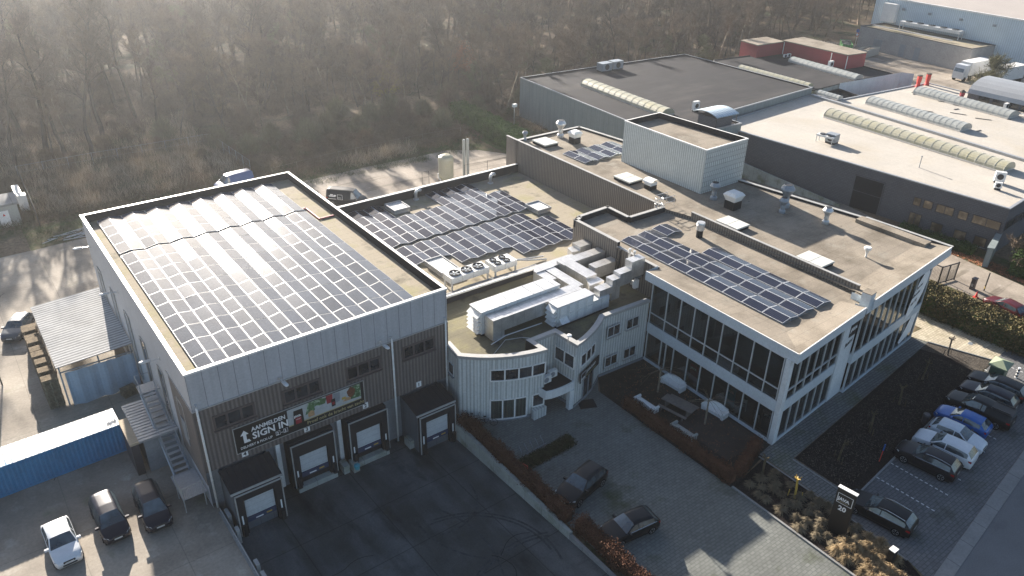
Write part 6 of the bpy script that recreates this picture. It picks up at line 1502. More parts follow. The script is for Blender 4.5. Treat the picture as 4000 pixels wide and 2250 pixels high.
for xx in (-1.1,1.0):
    b = MB(); b.box(xx,-.45,.03,xx+.1,.45,.698); b.build('leg','bench_wood',t,local=True)
    for yy in (-1.05,.95): b = MB(); b.box(xx,yy-.12,.0,xx+.08,yy+.12,.418); b.build('leg','bench_wood',t,local=True)
b = MB(); b.frame(38.75,39.45,.012,-24); b.box(-.75,-.6,0,.75,.6,.03); b.T = None; tag(b.build('door_mat','dock_black',origin=(38.75,39.45,.01)),'dark rubber mat in front of the corner entrance','mat')
b = MB(); b.frame(28.95,35.6,0,10); b.box(-.03,-.25,.0,.03,.25,1.0); tag(b.build('marker_board','red_sign',origin=(28.95,35.6,0)),'small upright red board at the end of the grass strip','sign')
def bike(x, y, ang, label):
    t = thing('bicycle', label, 'bicycle', (x,y,.01), ang, 'bicycles leaning by the office wall')
    for wx in (-.52,.52):
        b = MB(); pts = [(wx+.33*math.cos(a),0,.34+.33*math.sin(a)) for a in [i*math.pi/9 for i in range(19)]]; b.tube(pts,.022,4,0,False)
        for k in range(6): a = k*math.pi/3; b.tube([(wx,0,.34),(wx+.32*math.cos(a),0,.34+.32*math.sin(a))],.006,3,0,False)
        b.build('wheel','tyre',t,local=True)
    b = MB(); b.tube([(-.52,0,.34),(-.12,0,.32),(.36,0,.78),(-.22,0,.80),(-.12,0,.32)],.02,5); b.tube([(-.52,0,.34),(-.22,0,.80),(-.24,0,.95)],.018,5); b.tube([(.52,0,.34),(.34,0,.95),(.40,.25,1.0)],.02,5); b.tube([(.34,0,.97),(.40,-.25,1.0)],.018,5); b.build('frame','black_metal',t,local=True)
    b = MB(); b.box(-.36,-.06,.94,-.12,.06,1.0); b.build('saddle','black_metal',t,local=True)
bike(29.3,43.0,-40,'dark bicycle nearer the warehouse, leaning by the curved office wall'); bike(30.0,42.1,-32,'dark bicycle nearer the office window, beside another bicycle')
t = thing('bicycle_rack','low grey steel bicycle rack on the pavers before the grass strip','bicycle rack',(31,37.7,0)); b = MB()
for i in range(5): x = 30.0+i*.55; b.tube([(x,37.4,0.02),(x,37.4,.4),(x+.3,38.2,.4),(x+.3,38.2,.02)],.02,4)
b.tube([(29.9,37.4,.03),(32.6,37.5,.03)],.025,4); b.build('frame','steel_grey',t)
# monolith sign
t = thing('monolith_sign','tall black sign slab with a framed JAVA logo and the number 20','sign',(43.3,18.1,0),0)
sx, sy, sa = 43.15,18.62,-82
MT = MB().frame(sx, sy, 0, sa); MT.box(0,0,0,1.32,.28,3.95); MT.build('slab','sign_black',t)
b = MB().frame(sx, sy, 0, sa); b.box(-.02,-.02,3.95,1.34,.30,4.0); b.build('cap','cap_white',t)
SG = wallT(sx, sy, 0, sa, .004)
b = MB()
def fl(pts, d=.0): b.add([tuple(SG @ Vector((x,y,d))) for x,y in pts],[tuple(range(len(pts)))],0)
for q in ((.12,2.72,1.20,2.76),(.12,3.52,1.20,3.56),(.12,2.76,.16,3.52),(1.16,2.76,1.20,3.52)): fl([(q[0],q[1]),(q[2],q[1]),(q[2],q[3]),(q[0],q[3])])
b.build('logo_frame','ink_white',t)
text('JAVA', .36, SG @ Matrix.Translation((.19,2.98,.002)), 'ink_white', t, bold=.016); text('koffiebranders', .13, SG @ Matrix.Translation((.22,2.84,.002)), 'ink_gold', t, squeeze=.95)
text('20', .56, SG @ Matrix.Translation((.36,2.14,.002)), 'ink_white', t, bold=.016)
b = MB(); b.box(43.6,14.0,0,44.1,14.4,1.3); o = b.build('meter_post','sign_black',origin=(43.8,14.2,0)); tag(o,'short dark post with a white top at the corner of the grass bed','post'); b = MB(); b.box(43.58,13.98,1.3,44.12,14.42,1.36); b.build('cap','cap_white',o)
t = thing('utility_cabinet','green cabinet with a pale pyramid lid at the end of the parking row','utility cabinet',(72.6,20.3,0)); b = MB(); b.frame(72.6,20.3,0,6); b.box(-.75,-.6,0,.75,.6,1.5); b.build('cabinet','hedge_green',t)
MATS_G = mat('cabinet_green',(.07,.13,.09),.6,var=.05); mat('lid_green',(.22,.26,.17),.6,var=.05)
kids(t)[0].data.materials[0] = MATS['cabinet_green']
b = MB(); b.frame(72.6,20.3,0,6); v = [(-.95,-.8,1.5),(.95,-.8,1.5),(.95,.8,1.5),(-.95,.8,1.5),(-.95,-.8,1.62),(.95,-.8,1.62),(.95,.8,1.62),(-.95,.8,1.62),(0,0,2.0)]
b.add(v,[(3,2,1,0),(0,1,5,4),(1,2,6,5),(2,3,7,6),(3,0,4,7),(4,5,8),(5,6,8),(6,7,8),(7,4,8)]); b.build('lid','lid_green',t)
b = MB()
for i in range(7): b.tube([(74.15,19.2,.16*i),(74.15,19.2,.16*i+.16)],.11,10,i%2,True)
tag(b.build('bollard',['ink_white','black_metal'],origin=(74.15,19.2,0)),'black and white striped bollard beside the green cabinet','bollard')
b = MB(); b.lathe(60.6,20.75,[(.28,0),(.30,.8),(.32,.82),(.25,.95)],12); tag(b.build('litter_bin','dark_frame',origin=(60.6,20.75,0)),'dark round bin on the mulch behind the parked cars','bin')
b = MB(); b.tube([(52.85,20.3,0),(52.95,20.3,1.1)],.035,5,0); b.tube([(52.95,20.3,1.1),(53.0,20.3,1.7)],.06,5,1); tag(b.build('marker_stake',['red_sign','car_blue'],origin=(52.85,20.3,0)),'thin red stake with a blue top standing in the mulch','stake')
# drain cover
b = MB(); b.frame(76.6,24.6,.014,10); b.box(-.3,-.2,0,.3,.2,.01); b.T = None; o = b.build('drain_cover','steel_grey'); tag(o,'rectangular drain cover in the paved lane','drain cover')
# ================================================================ vegetation
def np_obj(name, V, F, mname, parent=None, tri=3):
    """fast mesh from numpy: V (n,3), F (m,tri)"""
    me = bpy.data.meshes.new(name); V = np.asarray(V, dtype=np.float32); F = np.asarray(F, dtype=np.int32)
    me.vertices.add(len(V)); me.vertices.foreach_set("co", V.ravel())
    me.loops.add(F.size); me.loops.foreach_set("vertex_index", F.ravel())
    me.polygons.add(len(F)); me.polygons.foreach_set("loop_start", np.arange(0, F.size, tri, dtype=np.int32))
    me.update(calc_edges=True); me.materials.append(MATS[mname])
    o = bpy.data.objects.new(name, me)
    col.objects.link(o)
    if parent is not None: o.parent = parent
    return o
def prisms(segs):
    """segs: (k,8) array  p0 p1 r0 r1 -> 3-sided prisms"""
    S_ = np.asarray(segs, dtype=np.float64); P, Q = S_[:,0:3], S_[:,3:6]; r0, r1 = S_[:,6:7], S_[:,7:8]
    d = Q-P; d /= np.maximum(np.linalg.norm(d, axis=1, keepdims=True), 1e-9)
    a = np.cross(d, np.array([0.3,.2,1.0])); a /= np.maximum(np.linalg.norm(a, axis=1, keepdims=True), 1e-9); b = np.cross(d, a)
    V = []; 
    for base, r in ((P, r0), (Q, r1)):
        for k in range(3):
            an = 2*math.pi*k/3; V.append(base+r*(a*math.cos(an)+b*math.sin(an)))
    V = np.stack(V, axis=1).reshape(-1, 3); n = len(S_); i = np.arange(n)[:,None]*6
    F = np.concatenate([np.concatenate([i+k, i+(k+1) % 3, i+3+(k+1) % 3], 1) for k in range(3)]+[np.concatenate([i+k, i+3+(k+1) % 3, i+3+k], 1) for k in range(3)])
    return V, F
def twigs(segs):
    """thin flat triangles for the finest twigs: p0 p1 width"""
    S_ = np.asarray(segs, dtype=np.float64); P, Q, w_ = S_[:,0:3], S_[:,3:6], S_[:,6:7]
    d = Q-P; rnd = np.random.RandomState(1).normal(size=P.shape); a = np.cross(d, rnd); a /= np.maximum(np.linalg.norm(a, axis=1, keepdims=True), 1e-9)
    V = np.stack([P-a*w_, P+a*w_, Q], axis=1).reshape(-1, 3); F = np.arange(len(V)).reshape(-1, 3); return V, F
def grow(rng, H, spread, lean=.12, low=.3, dens=1.0, up=.55, tw=.022, fat=1.0):
    """bare deciduous tree; returns (limb prisms, branch prisms, twig triangles)"""
    limbs, br, tg = [], [], []
    def seg(p, q, r0, r1, where): where.append([*p, *q, r0, r1])
    p = np.zeros(3); tr_ = fat; d = np.array([rng.normal(0,lean), rng.normal(0,lean), 1.0]); d /= np.linalg.norm(d)
    nS = 7; r = (H*.0125+.05)*tr_; L = H*.82/nS; nodes = []
    for i in range(nS):
        q = p+d*L; r2 = r*.82; seg(p, q, r, r2, limbs); nodes.append((q.copy(), d.copy(), r2)); p = q; r = r2
        d = d+rng.normal(0,.07,3); d[2] = abs(d[2]); d /= np.linalg.norm(d)
    def branch(p, d, Lb, r, lev):
        k = 3 if lev < 3 else 2
        for i in range(k):
            q = p+d*Lb/k; r2 = r*.7
            (limbs if lev == 1 else br).append([*p, *q, r, r2])
            m = {1:3, 2:3, 3:4}[lev]
            for j in range(m):
                if rng.random() > dens: continue
                t = rng.random(); s0 = p+(q-p)*t; dd = d+rng.normal(0,.62,3); dd[2] += up*.5; dd /= np.linalg.norm(dd)
                if lev < 3: branch(s0, dd, Lb*(.50+.2*rng.random()), r*.55, lev+1)
                else: e = s0+dd*Lb*(.5+.5*rng.random()); tg.append([*s0, *e, tw])
            p = q; r = r2; d = d+rng.normal(0,.16,3); d[2] += .05; d /= np.linalg.norm(d)
    for idx, (q, dd0, rr_) in enumerate(nodes):
        if (idx+1)/nS < low: continue
        for j in range(2 if idx < nS-1 else 4):
            a = rng.random()*6.283; el = up+rng.normal(0,.15)+(.5 if idx == nS-1 else 0)
            d = np.array([math.cos(a), math.sin(a), el]); d /= np.linalg.norm(d)
            branch(q, d, spread*(1-.35*idx/nS)*(.7+.5*rng.random()), rr_*.6, 1)
    return limbs, br, tg
def tree_mesh(seed, H, spread, **k):
    rng = np.random.RandomState(seed); a, b_, c = grow(rng, H, spread, **k)
    return prisms(a), (prisms(b_), twigs(c))
def merge(parts):
    V = []; F = []; n = 0
    for v, f in parts: V.append(v); F.append(f+n); n += len(v)
    return np.concatenate(V), np.concatenate(F)
PROTO = []
specs = [(1,19,4.2,dict(low=.5,tw=.030,up=.9,dens=.8),'bark','twig'),(2,17,3.6,dict(low=.45,tw=.030,up=1.0,dens=.75),'bark','twig_dark'),(3,21,3.8,dict(low=.6,tw=.028,up=1.1,dens=.75),'bark_pale','twig'),(4,15,3.6,dict(low=.3,tw=.028,up=.9,dens=.9),'bark_pale','twig'),
         (5,18,4.6,dict(low=.4,up=.8,tw=.030),'bark','twig_rust'),(6,13,3.6,dict(low=.25,tw=.026),'bark','twig_olive'),(7,16,3.2,dict(low=.4,up=1.2,tw=.028,dens=.8),'bark_pale','twig_dark'),(8,24,4.6,dict(low=.5,up=.8,tw=.03,fat=1.5,dens=.7),'bark_dark','twig_dark')]
RAW = []
for sd_, H_, sp_, kw, mb_, mt_ in specs:
    tr, (b1, t1) = tree_mesh(sd_, H_, sp_, **kw); cr = merge([b1, t1]); zs_ = H_*.92/cr[0][:,2].max(); print('tree', H_, cr[0][:,2].max(), np.ptp(cr[0][:,0]))
    tr[0][:,2] *= zs_; cr[0][:,2] *= zs_; RAW.append((tr, cr))
    o1 = np_obj('trunk', *tr, mb_); o2 = np_obj('crown', *cr, mt_); PROTO.append((o1.data, o2.data)); bpy.data.objects.remove(o1); bpy.data.objects.remove(o2)
def in_view(x, y, z=6, mg=1.12):
    v = Vector((x, y, z-42.0)); zf = v.dot(fw)
    if zf < 1: return False
    return abs(v.dot(s2)/zf*3062.77) < 2000*mg and abs(v.dot(u2)/zf*3062.77) < 1125*mg+120
def wood_ok(x, y):
    if x < 36: return y > 128.5+1.5*math.sin(x*.4)
    if x < 84: return y > 122+max(0,(62-x))*.12
    if x < 126: return y > 113.5
    if x < 138: return y > 106+(x-126)*.1
    if x < 163: return y > 112
    if x < 192: return y > 121
    if x < 204: return y > 122
    return y > 120+(x-204)*.35
rng_ = random.Random(21); spots = []
stepg = 5.6
for i in range(-6, 62):
    for j in range(0, 36):
        x = i*stepg+rng_.uniform(-2.3,2.3); y = 104+j*stepg+rng_.uniform(-2.3,2.3)
        if wood_ok(x, y) and in_view(x, y) and not (x < 34+(y-128)*.2 and y < 172 and rng_.random() < .55): spots.append((math.hypot(x, y), x, y))
spots.sort()
NT_ = 285
KIND = ['tall bare brown tree','bare dark-twigged tree','tall high-crowned bare tree','pale-barked bare tree','reddish-twigged bare tree','low olive-tinged bare tree','slim pale-trunked bare tree','big dark-trunked bare tree']
def put_tree(x, y, k, s_, label, group, name='bare_tree'):
    t = thing(name, label, 'tree', (x,y,0), rng_.uniform(0,360), group); t.scale = (s_,s_,s_*rng_.uniform(.9,1.1))
    for nm, me in zip(('trunk','crown'), PROTO[k]):
        o = bpy.data.objects.new(nm, me); col.objects.link(o); o.parent = t
    return t
for d_, x, y in spots[:NT_]:
    k = rng_.choices(range(8), (4,4,3,2,1.0,1.5,2,1.6 if x < 60 and y > 130 else .3))[0]
    s_ = rng_.uniform(.8,1.08)*(.72 if y < 138 else (.85 if y < 150 else 1))
    put_tree(x, y, k, s_, KIND[k]+' among the many at the near side of the winter wood', f'{KIND[k]}s in the near part of the winter wood')
for x, y, s_ in ((12.4,133,1.0),(14.5,130.6,.95),(17.7,127.6,.9),(10.6,144.4,1.05),(27,152,1.05),(27.6,140.7,1.0),(4,131,.95),(7.6,129.5,.85),(1,139,.95),(21,136,.95)):
    put_tree(x, y, 7, s_, 'thick dark-trunked tall bare tree at the left edge of the winter wood', 'thick dark-trunked trees at the left of the wood')
# farther wood: one mass
VV, FF = [], []; n_ = 0
for d_, x, y in spots[NT_:]:
    tr, cr = RAW[rng_.randrange(8)]; s_ = rng_.uniform(.85,1.12); a = rng_.random()*6.28; ca, sa_ = math.cos(a)*s_, math.sin(a)*s_
    for (v, f), keep in ((tr,1.0),(cr,.42)):
        if keep < 1: nf = int(len(f)*keep); st_ = np.random.RandomState(int(d_*10)).permutation(len(f)-6*0)[:nf]; f = f[st_]; u_, inv = np.unique(f, return_inverse=True); v = v[u_]; f = inv.reshape(-1,3)
        q = np.empty_like(v); q[:,0] = v[:,0]*ca-v[:,1]*sa_+x; q[:,1] = v[:,0]*sa_+v[:,1]*ca+y; q[:,2] = v[:,2]*s_
        VV.append(q); FF.append(f+n_); n_ += len(q)
print('trees', len(spots), 'far verts', n_)
if VV:
    o = np_obj('distant_wood', np.concatenate(VV), np.concatenate(FF), 'twig'); o['kind'] = 'stuff'; o['label'] = 'far part of the leafless winter wood reading as one brown mass'
# olive bushes at the front of the wood
def bush_mesh(seed, H, W_, n, w_=.02, flat=.5):
    rs = np.random.RandomState(seed); segs = []
    for i in range(n):
        a = rs.rand()*6.283; el = rs.uniform(.15,1.5); r = rs.uniform(.55,1.0)
        d = np.array([math.cos(a)*math.cos(el)*W_/2, math.sin(a)*math.cos(el)*W_/2, math.sin(el)*H])*r
        p = d*rs.uniform(.0,.75)+np.array([rs.normal(0,.15),rs.normal(0,.15),0]); q = p+(d-p)*rs.uniform(.25,.6)+rs.normal(0,.25,3)+np.array([0,0,.2])
        q[2] = max(q[2], .05); segs.append([*p, *q, w_])
    st = []
    for i in range(14):
        a = rs.rand()*6.283; d = np.array([math.cos(a)*W_*.22, math.sin(a)*W_*.22, H*.7])*rs.uniform(.5,1); st.append([0,0,0,*d,.05,.02])
    return merge([prisms(st), twigs(segs)])
BM = []
for i, (H_, W_b, m_) in enumerate(((6,8,'twig_olive'),(5,7,'twig_olive'),(7,7.5,'twig'),(3.4,4.6,'bramble'))):
    o = np_obj('bush', *bush_mesh(40+i, H_, W_b, 5200, .020), m_); BM.append(o.data); bpy.data.objects.remove(o)
bs = [(38,117,0),(43,121,1),(47.5,117,0),(52,120,0),(57,117.5,1),(61,121,0),(65,116.5,2),(66,123,0),(71,120,1),(50,125,2),(41,127,2),(57,126,1),(76,119,2),(80,116,1),(35,122,1),(29,131,1),(24,133,3),(20,131,3),(12,130,3),(15,127,3),(9,129,3),(27,127,3),(70,112,1),(60,112,3),(55,111.5,3),(50,113,3),(45,112,3),(66,111.5,3),(82,109,3),(31,118,3),(78,123,0),(85,120,2),(90,116,1)]
lab = ['big rounded olive bush','medium olive bush','tall brown twiggy bush','low bramble bush']
pos_words = lambda x: 'left' if x < 33 else ('middle' if x < 60 else 'right')
for x, y, k in bs:
    t_ = 'bushes of the scrub belt before the wood'
    lb = f'{lab[k]} in the {pos_words(x)} part of the scrub belt before the wood'
    o = bpy.data.objects.new('bush', BM[k]); col.objects.link(o); o.location = (x,y,0); o.rotation_euler = (0,0,rng_.uniform(0,6.28)); s_ = rng_.uniform(.8,1.1); o.scale = (s_,s_,s_); tag(o, lb, 'bush', f'{lab[k]}es, {pos_words(x)} part of the scrub belt')
# a few singled-out trees
def leafy(seed, n, H, W_, size, squash=1.0):
    rs = np.random.RandomState(seed); cl = rs.normal(size=(26,3)); cl /= np.linalg.norm(cl,axis=1,keepdims=True); cl *= rs.uniform(.35,1,(26,1)); cl *= np.array([W_/2,W_/2,H*.32])
    c = cl[rs.randint(0,26,n)]+rs.normal(0,.13*W_,(n,3)); c[:,2] += H*.62
    a = rs.normal(size=(n,3)); a /= np.linalg.norm(a,axis=1,keepdims=True); b_ = np.cross(a, rs.normal(size=(n,3))); b_ /= np.linalg.norm(b_,axis=1,keepdims=True)
    V = np.stack([c-a*size, c+b_*size*.7, c+a*size], 1).reshape(-1,3); return V, np.arange(3*n).reshape(-1,3)
mat('leaf_yellow',(.24,.20,.05),.9,var=.3,vs=1); mat('leaf_rust',(.30,.13,.07),.9,var=.3,vs=1)
for x, y, H_, W_t, m_, lb in ((67.5,128,8.5,5.2,'leaf_yellow','small rounded yellow-green tree at the edge of the wood'),(88,134,9,5,'leaf_rust','tree with orange-brown leaves left of the grey hall')):
    t = thing('leafy_tree', lb, 'tree', (x,y,0)); tr, cr = RAW[5]; sc_ = H_/13
    np_obj('trunk', tr[0]*sc_, tr[1], 'bark', t); V, F = leafy(int(x), 5200, H_, W_t, .12); o = np_obj('crown', V, F, m_, t)
for x, y, H_, lb in ((177,70.5,6.5,'spreading bare bushy tree in front of the white lorries'),(97.5,28.2,5.2,'round bare bushy tree at the corner of the brick hall')):
    k = 5; t = thing('bare_tree', lb, 'tree', (x,y,0)); tr, (b1, t1) = tree_mesh(77+int(x), H_, H_*.42, low=.05, up=.5, tw=.025); np_obj('trunk', *tr, 'bark_pale' if x > 100 else 'bark', t)
    np_obj('crown', *merge([b1, t1]), 'twig_olive' if x > 100 else 'twig', t)
for x, y, lb, sd_ in ((45.1,37.1,'small bare tree with drooping twigs in the courtyard, the far one',5),(45.05,31.6,'small bare tree with drooping twigs in the courtyard, the near one',6)):
    t = thing('courtyard_tree', lb, 'tree', (x,y,0)); b = MB(); b.tube([(0,0,0),(.05,.03,1.4),(.0,0,2.6)],[.09,.075,.06],7); b.tube([(.25,.2,0),(.2,.15,2.2)],.035,5); b.build('trunk','bark_pale',t,local=True)
    rs = np.random.RandomState(sd_); sg_ = []
    for i in range(11):
        a = rs.rand()*6.283; p = np.array([0,0,2.3+.3*rs.rand()]); d = np.array([math.cos(a),math.sin(a),.35]); r_ = .028
        for j in range(6):
            q = p+d*.30; sg_.append([*p,*q,r_,r_*.75]); 
            if j > 1:
                e = q+(d+rs.normal(0,.5,3))*.35; sg_.append([*q,*e,.010,.004])
            p = q; r_ *= .75; d = d+rs.normal(0,.14,3); d[2] -= .17
    np_obj('crown', *prisms(sg_), 'bark_pale', t)
# pruned young trees on the beds
def knob_tree(x, y, H_, m_, label, grp):
    t = thing('pollard_tree', label, 'tree', (x,y,0), rng_.uniform(0,360), grp); b = MB(); b.tube([(0,0,0),(.04,0,H_*.5),(.12,.05,H_)],[.11,.09,.08],7); b.tube([(.5,.1,0),(.45,.1,H_*.35)],.04,5); b.tube([(-.45,-.2,0),(-.42,-.2,H_*.35)],.04,5); b.build('trunk',m_,t,local=True)
    b = MB(); rs = random.Random(int(x*7))
    for i in range(9): a = rs.random()*6.28; b.tube([(.12,.05,H_-.12),(.12+.3*math.cos(a),.05+.3*math.sin(a),H_+rs.uniform(-.05,.3))],.035,4)
    b.build('crown',m_,t,local=True)
for (x, y, m_, lb) in ((72.6,24.9,'bark','pruned stub tree on the gravel strip at the far end of the mulch bed'),(66.6,24.2,'stake_wood','pruned stub tree on the mulch, second from the lane'),(61.2,23.4,'stake_wood','pruned stub tree in the middle of the mulch bed'),(55.6,22.8,'stake_wood','pruned stub tree on the mulch between the middle one and the path corner'),(50.3,22.3,'stake_wood','pruned stub tree on the mulch nearest the path corner'),(43.9,24.8,'stake_wood','sunlit pruned post-like tree at the top of the grass bed'),(43.85,21.8,'yellow','yellowish pruned post-like tree between the grass tufts')):
    knob_tree(x, y, 1.9, m_, lb, 'pruned young trees')
# hedges of many small leaves
def leaf_box(name, pts, h, w_, n, size, m_, label, cat='hedge', core=None, jit=.10, z0=.0, side=1):
    """hedge along a polyline, w_ to the left of the run"""
    t = thing(name, label, cat, (pts[0][0], pts[0][1], 0)); rs = np.random.RandomState(int(abs(pts[0][0]*13+h*7)) % 9999)
    segs = [(np.array(p), np.array(q)) for p, q in zip(pts[:-1], pts[1:])]; Ls = np.array([np.linalg.norm(q-p) for p, q in segs]); C = []
    for (p, q), L in zip(segs, Ls):
        k = int(n*L/Ls.sum()); d = (q-p)/L; nn = np.array([-d[1], d[0]])
        u = rs.rand(k)*L; face = rs.rand(k); v = rs.rand(k)*w_; z = rs.rand(k)*h
        top = face < w_/(w_+2*h); z = np.where(top, h, z); v = np.where(~top & (face < .5+.5*w_/(w_+2*h)), 0, np.where(top, v, w_))
        bump = .12*np.sin(u*1.7)+.08*np.sin(u*4.1+z*3)
        c = np.stack([p[0]+d[0]*u+nn[0]*(v+np.where(v <= 0, -bump, np.where(v >= w_, bump, 0))), p[1]+d[1]*u+nn[1]*v, z0+z+np.where(top, bump, 0)], 1)
        C.append(c+rs.normal(0, jit, c.shape))
    C = np.concatenate(C); C[:,2] = np.maximum(C[:,2], .03); k = len(C); a = rs.normal(size=(k,3)); a /= np.linalg.norm(a,axis=1,keepdims=True); b_ = np.cross(a, rs.normal(size=(k,3))); b_ /= np.linalg.norm(b_,axis=1,keepdims=True)
    s_ = size*rs.uniform(.6,1.3,(k,1)); V = np.stack([C-a*s_, C+b_*s_*.8, C+a*s_, C-b_*s_*.8], 1).reshape(-1,3); o = np_obj('foliage', V-np.array([pts[0][0],pts[0][1],0]), np.arange(4*k).reshape(-1,4), m_, t, 4)
    b = MB()
    for p, q in zip(pts[:-1], pts[1:]):
        d = (Vector(q)-Vector(p)).normalized(); nn = Vector((-d.y,d.x)); i_ = .12
        b.prism([tuple(Vector(p)+nn*i_),tuple(Vector(q)+nn*i_),tuple(Vector(q)+nn*(w_-i_)),tuple(Vector(p)+nn*(w_-i_))][::1],z0,z0+h-.12)
    b.build('inner_twigs', core or m_, t); return t
leaf_box('beech_hedge',[(28.9,29.9),(28.9,42.6),(28.6,43.6)],1.0,.78,14000,.055,'beech','rust-brown beech hedge on top of the long concrete retaining wall')
leaf_box('beech_hedge',[(29.15,17.0),(29.15,29.1)],1.05,.85,14000,.055,'beech','rust-brown beech hedge at the bottom edge, partly sunlit, beyond the wall end')
leaf_box('beech_hedge',[(41.75,25.6),(41.75,37.4)],.95,.75,9000,.05,'beech','thin rust-brown hedge between the forecourt and the courtyard')
leaf_box('beech_hedge',[(42.4,25.5),(46.4,26.9)],.9,.7,3400,.05,'beech','short rust-brown hedge across the end of the courtyard deck')
leaf_box('low_hedge',[(29.4,35.9),(34.5,36.0)],.22,1.05,6000,.05,'ground_ivy','low green strip planting behind the forecourt cars',core='ground_ivy')
leaf_box('tall_hedge',[(82.0,13),(81.3,35.2)],2.1,3.3,26000,.10,'hedge_olive','long olive-topped hedge between the paved lane and the side drive',jit=.16,core='hedge_green')
leaf_box('tall_hedge',[(75.5,95.0),(76.5,115)],3.0,3.0,26000,.09,'hedge_fresh','thick dark green hedge with a sunlit top left of the grey hall',jit=.15)
leaf_box('low_hedge',[(98.3,34.5),(97.3,43.5)],.8,1.8,6500,.08,'hedge_green','low green hedge under the brick hall windows',core='grass')
leaf_box('ivy_hedge',[(99.0,14),(98.9,29.5)],2.6,3.5,12000,.12,'hedge_green','dark ivy-covered bank right of the screen wall',jit=.2)
# brambles between hedge and hall, scrub, leaf litter
def scatter_blades(name, regions, n, hmin, hmax, w_, m_, label, lean=.5, seed=3, clump=0):
    rs = np.random.RandomState(seed); pts = []
    for (x0,y0,x1,y1,wt) in regions:
        k = int(n*wt); P = np.stack([rs.uniform(x0,x1,k), rs.uniform(y0,y1,k)], 1)
        if clump:
            nc = max(3,k//clump); C = np.stack([rs.uniform(x0,x1,nc), rs.uniform(y0,y1,nc)], 1); P = C[rs.randint(0,nc,k)]+rs.normal(0,.55,(k,2))
        pts.append(P)
    P = np.concatenate(pts); k = len(P); h = rs.uniform(hmin,hmax,k); d = rs.normal(0,lean,(k,2))*h[:,None]
    z0_ = rs.uniform(0,.5,k)*h
    Q = np.stack([P[:,0]+d[:,0], P[:,1]+d[:,1], z0_+h*.8], 1); P3 = np.stack([P[:,0],P[:,1],z0_*.6], 1)
    V, F = twigs(np.concatenate([P3, Q, np.full((k,1),w_)], 1)); o = np_obj(name, V, F, m_); o['kind'] = 'stuff'; o['label'] = label; return o
scatter_blades('scrub', [(-4,107,36,125,.45),(36,103.6,74,122,.35),(78,97,84,116,.05),(0,124,36,134,.15)], 90000, .25, 1.4, .022, 'bramble', 'rough brown scrub and brambles behind the yards', .6, 3, 40)
scatter_blades('dry_seedheads', [(8,109,34,122,.6),(48,103.5,60,106.5,.1),(-2,124,34,142,.4)], 14000, .7, 1.7, .03, 'seedhead', 'pale dry seedheads standing in the scrub', .25, 8, 30)
scatter_blades('scrub_grass', [(5,100,70,106,.6),(0,106,30,116,.4)], 30000, .1, .5, .02, 'hedge_green', 'patchy green grass along the scrub', .6, 9, 60)
scatter_blades('undergrowth', [(-10,134,95,175,.7),(84,112,190,150,.3)], 90000, .4, 2.2, .035, 'twig', 'brown undergrowth beneath the winter wood', .6, 12, 50)
rs = np.random.RandomState(5)
def litter(name, poly_fn, n, size, m_, label, z=.04):
    P = np.array([p for p in (poly_fn(rs) for _ in range(n)) if p is not None]); k = len(P); a = rs.rand(k)*6.28; s_ = size*rs.uniform(.5,1.4,k)
    C = np.column_stack([P, np.full(k,z)+rs.rand(k)*.03]); dx = np.column_stack([np.cos(a)*s_, np.sin(a)*s_, rs.normal(0,.3,k)*s_]); dy = np.column_stack([-np.sin(a)*s_*.5, np.cos(a)*s_*.5, rs.normal(0,.3,k)*s_])
    V = np.stack([C-dx, C+dy, C+dx, C-dy], 1).reshape(-1,3); o = np_obj(name, V, np.arange(4*k).reshape(-1,4), m_, None, 4); o['kind'] = 'stuff'; o['label'] = label
def quad_pt(A_, B_, C_, D_):
    A_, B_, C_, D_ = map(np.array, (A_, B_, C_, D_))
    return lambda r: (lambda u, v: (A_*(1-u)+B_*u)*(1-v)+(D_*(1-u)+C_*u)*v)(r.rand(), r.rand())
litter('bark_chips', quad_pt((47.8,24.3),(47.9,20.1),(71.5,21.7),(71.3,26.6)), 5000, .05, 'bark', 'coarse bark chips on the mulch bed', .035)
litter('fallen_leaves', quad_pt((41.1,26),(47.2,27.6),(47.6,41),(41.2,40.5)), 900, .05, 'leaf_rust', 'fallen brown leaves on the courtyard ground', .02)
litter('fallen_leaves', quad_pt((93.6,20),(96.6,20),(97.5,44),(95.5,42)), 5000, .10, 'leaf_rust', 'fallen brown leaves along the side drive', .03)
litter('fallen_leaves', quad_pt((26.3,26),(27.6,26),(27.6,43),(24.8,43)), 1500, .06, 'leaf_rust', 'fallen leaves along the foot of the retaining wall', -.55) if False else None
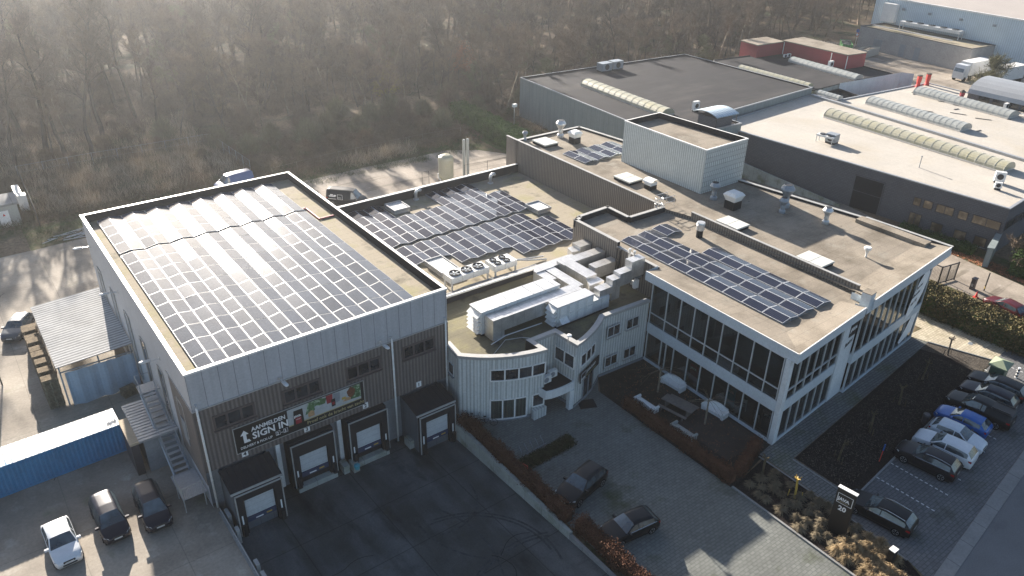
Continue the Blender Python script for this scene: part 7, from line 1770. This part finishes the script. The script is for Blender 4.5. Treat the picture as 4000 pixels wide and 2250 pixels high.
# ornamental grass tufts
def tuft_mesh(seed, n=150, r=.55):
    rs = np.random.RandomState(seed); V = []
    for i in range(n):
        a = rs.rand()*6.283; e = rs.uniform(.25,1.35); L = r*rs.uniform(.7,1.2); b0 = np.array([rs.normal(0,.05),rs.normal(0,.05),0.])
        m1 = b0+np.array([math.cos(a)*math.cos(e)*.6, math.sin(a)*math.cos(e)*.6, math.sin(e)*.9])*L; tip = b0+np.array([math.cos(a)*math.cos(e)*1.15, math.sin(a)*math.cos(e)*1.15, math.sin(e)*1.0-.25])*L
        w_ = np.array([-math.sin(a),math.cos(a),0])*.016
        V += [b0-w_, b0+w_, m1+w_*.8, m1-w_*.8, m1-w_*.8, m1+w_*.8, tip+w_*.3, tip-w_*.3]
    V = np.array(V); return V, np.arange(len(V)).reshape(-1,4)
TM = []
for i, m_ in enumerate(('straw','straw','straw_dull')): o = np_obj('grass_tuft', *tuft_mesh(60+i, 230, (.62,.72,.5)[i]), m_, None, 4); TM.append(o.data); bpy.data.objects.remove(o)
tf = []; rr = random.Random(8)
for i in range(900):
    if len(tf) >= 150: break
    y = rr.uniform(10.5,24.6); x = rr.uniform(41.35,45.0 if y > 14 else 43.2)
    if abs(x-43.4) < .8 and 17.1 < y < 19.0: continue
    if y > 20 and rr.random() < .45: continue
    if all((x-a)**2+(y-b2)**2 > (.56 if y < 17 else .66)**2 for a, b2, _ in tf): tf.append((x, y, 0 if y < 15.8 else (1 if y < 17.5 and rr.random() < .6 else 2)))
for x, y, k in tf:
    o = bpy.data.objects.new('grass_tuft', TM[k]); col.objects.link(o); o.location = (x,y,.03); o.rotation_euler = (0,0,rr.uniform(0,6.28)); s_ = rr.uniform(.8,1.15); o.scale = (s_,s_,s_)
    if y < 16.5: tag(o, 'straw-coloured grass tuft in the lower end of the bed below the black sign', 'grass tuft', 'straw-coloured grass tufts below the black sign')
    else: tag(o, 'dull brown grass tuft in the upper bed above the black sign', 'grass tuft', 'dull brown grass tufts above the black sign')
# ================================================================ haze
N = NT('haze'); MATS['haze'] = N.m; N.t.nodes.remove(N.b)
pv = N.n("VolumePrincipled"); pv.inputs["Color"].default_value = (.86,.90,.95,1); pv.inputs["Density"].default_value = .0003
pv.inputs["Anisotropy"].default_value = .72; N.L(pv.outputs[0], N.out.inputs["Volume"])
b = MB(); b.box(-120,-80,-2.5,420,430,46); hz = b.build('haze','haze'); hz['kind'] = 'stuff'; hz['label'] = 'thin winter haze brightening towards the low sun'
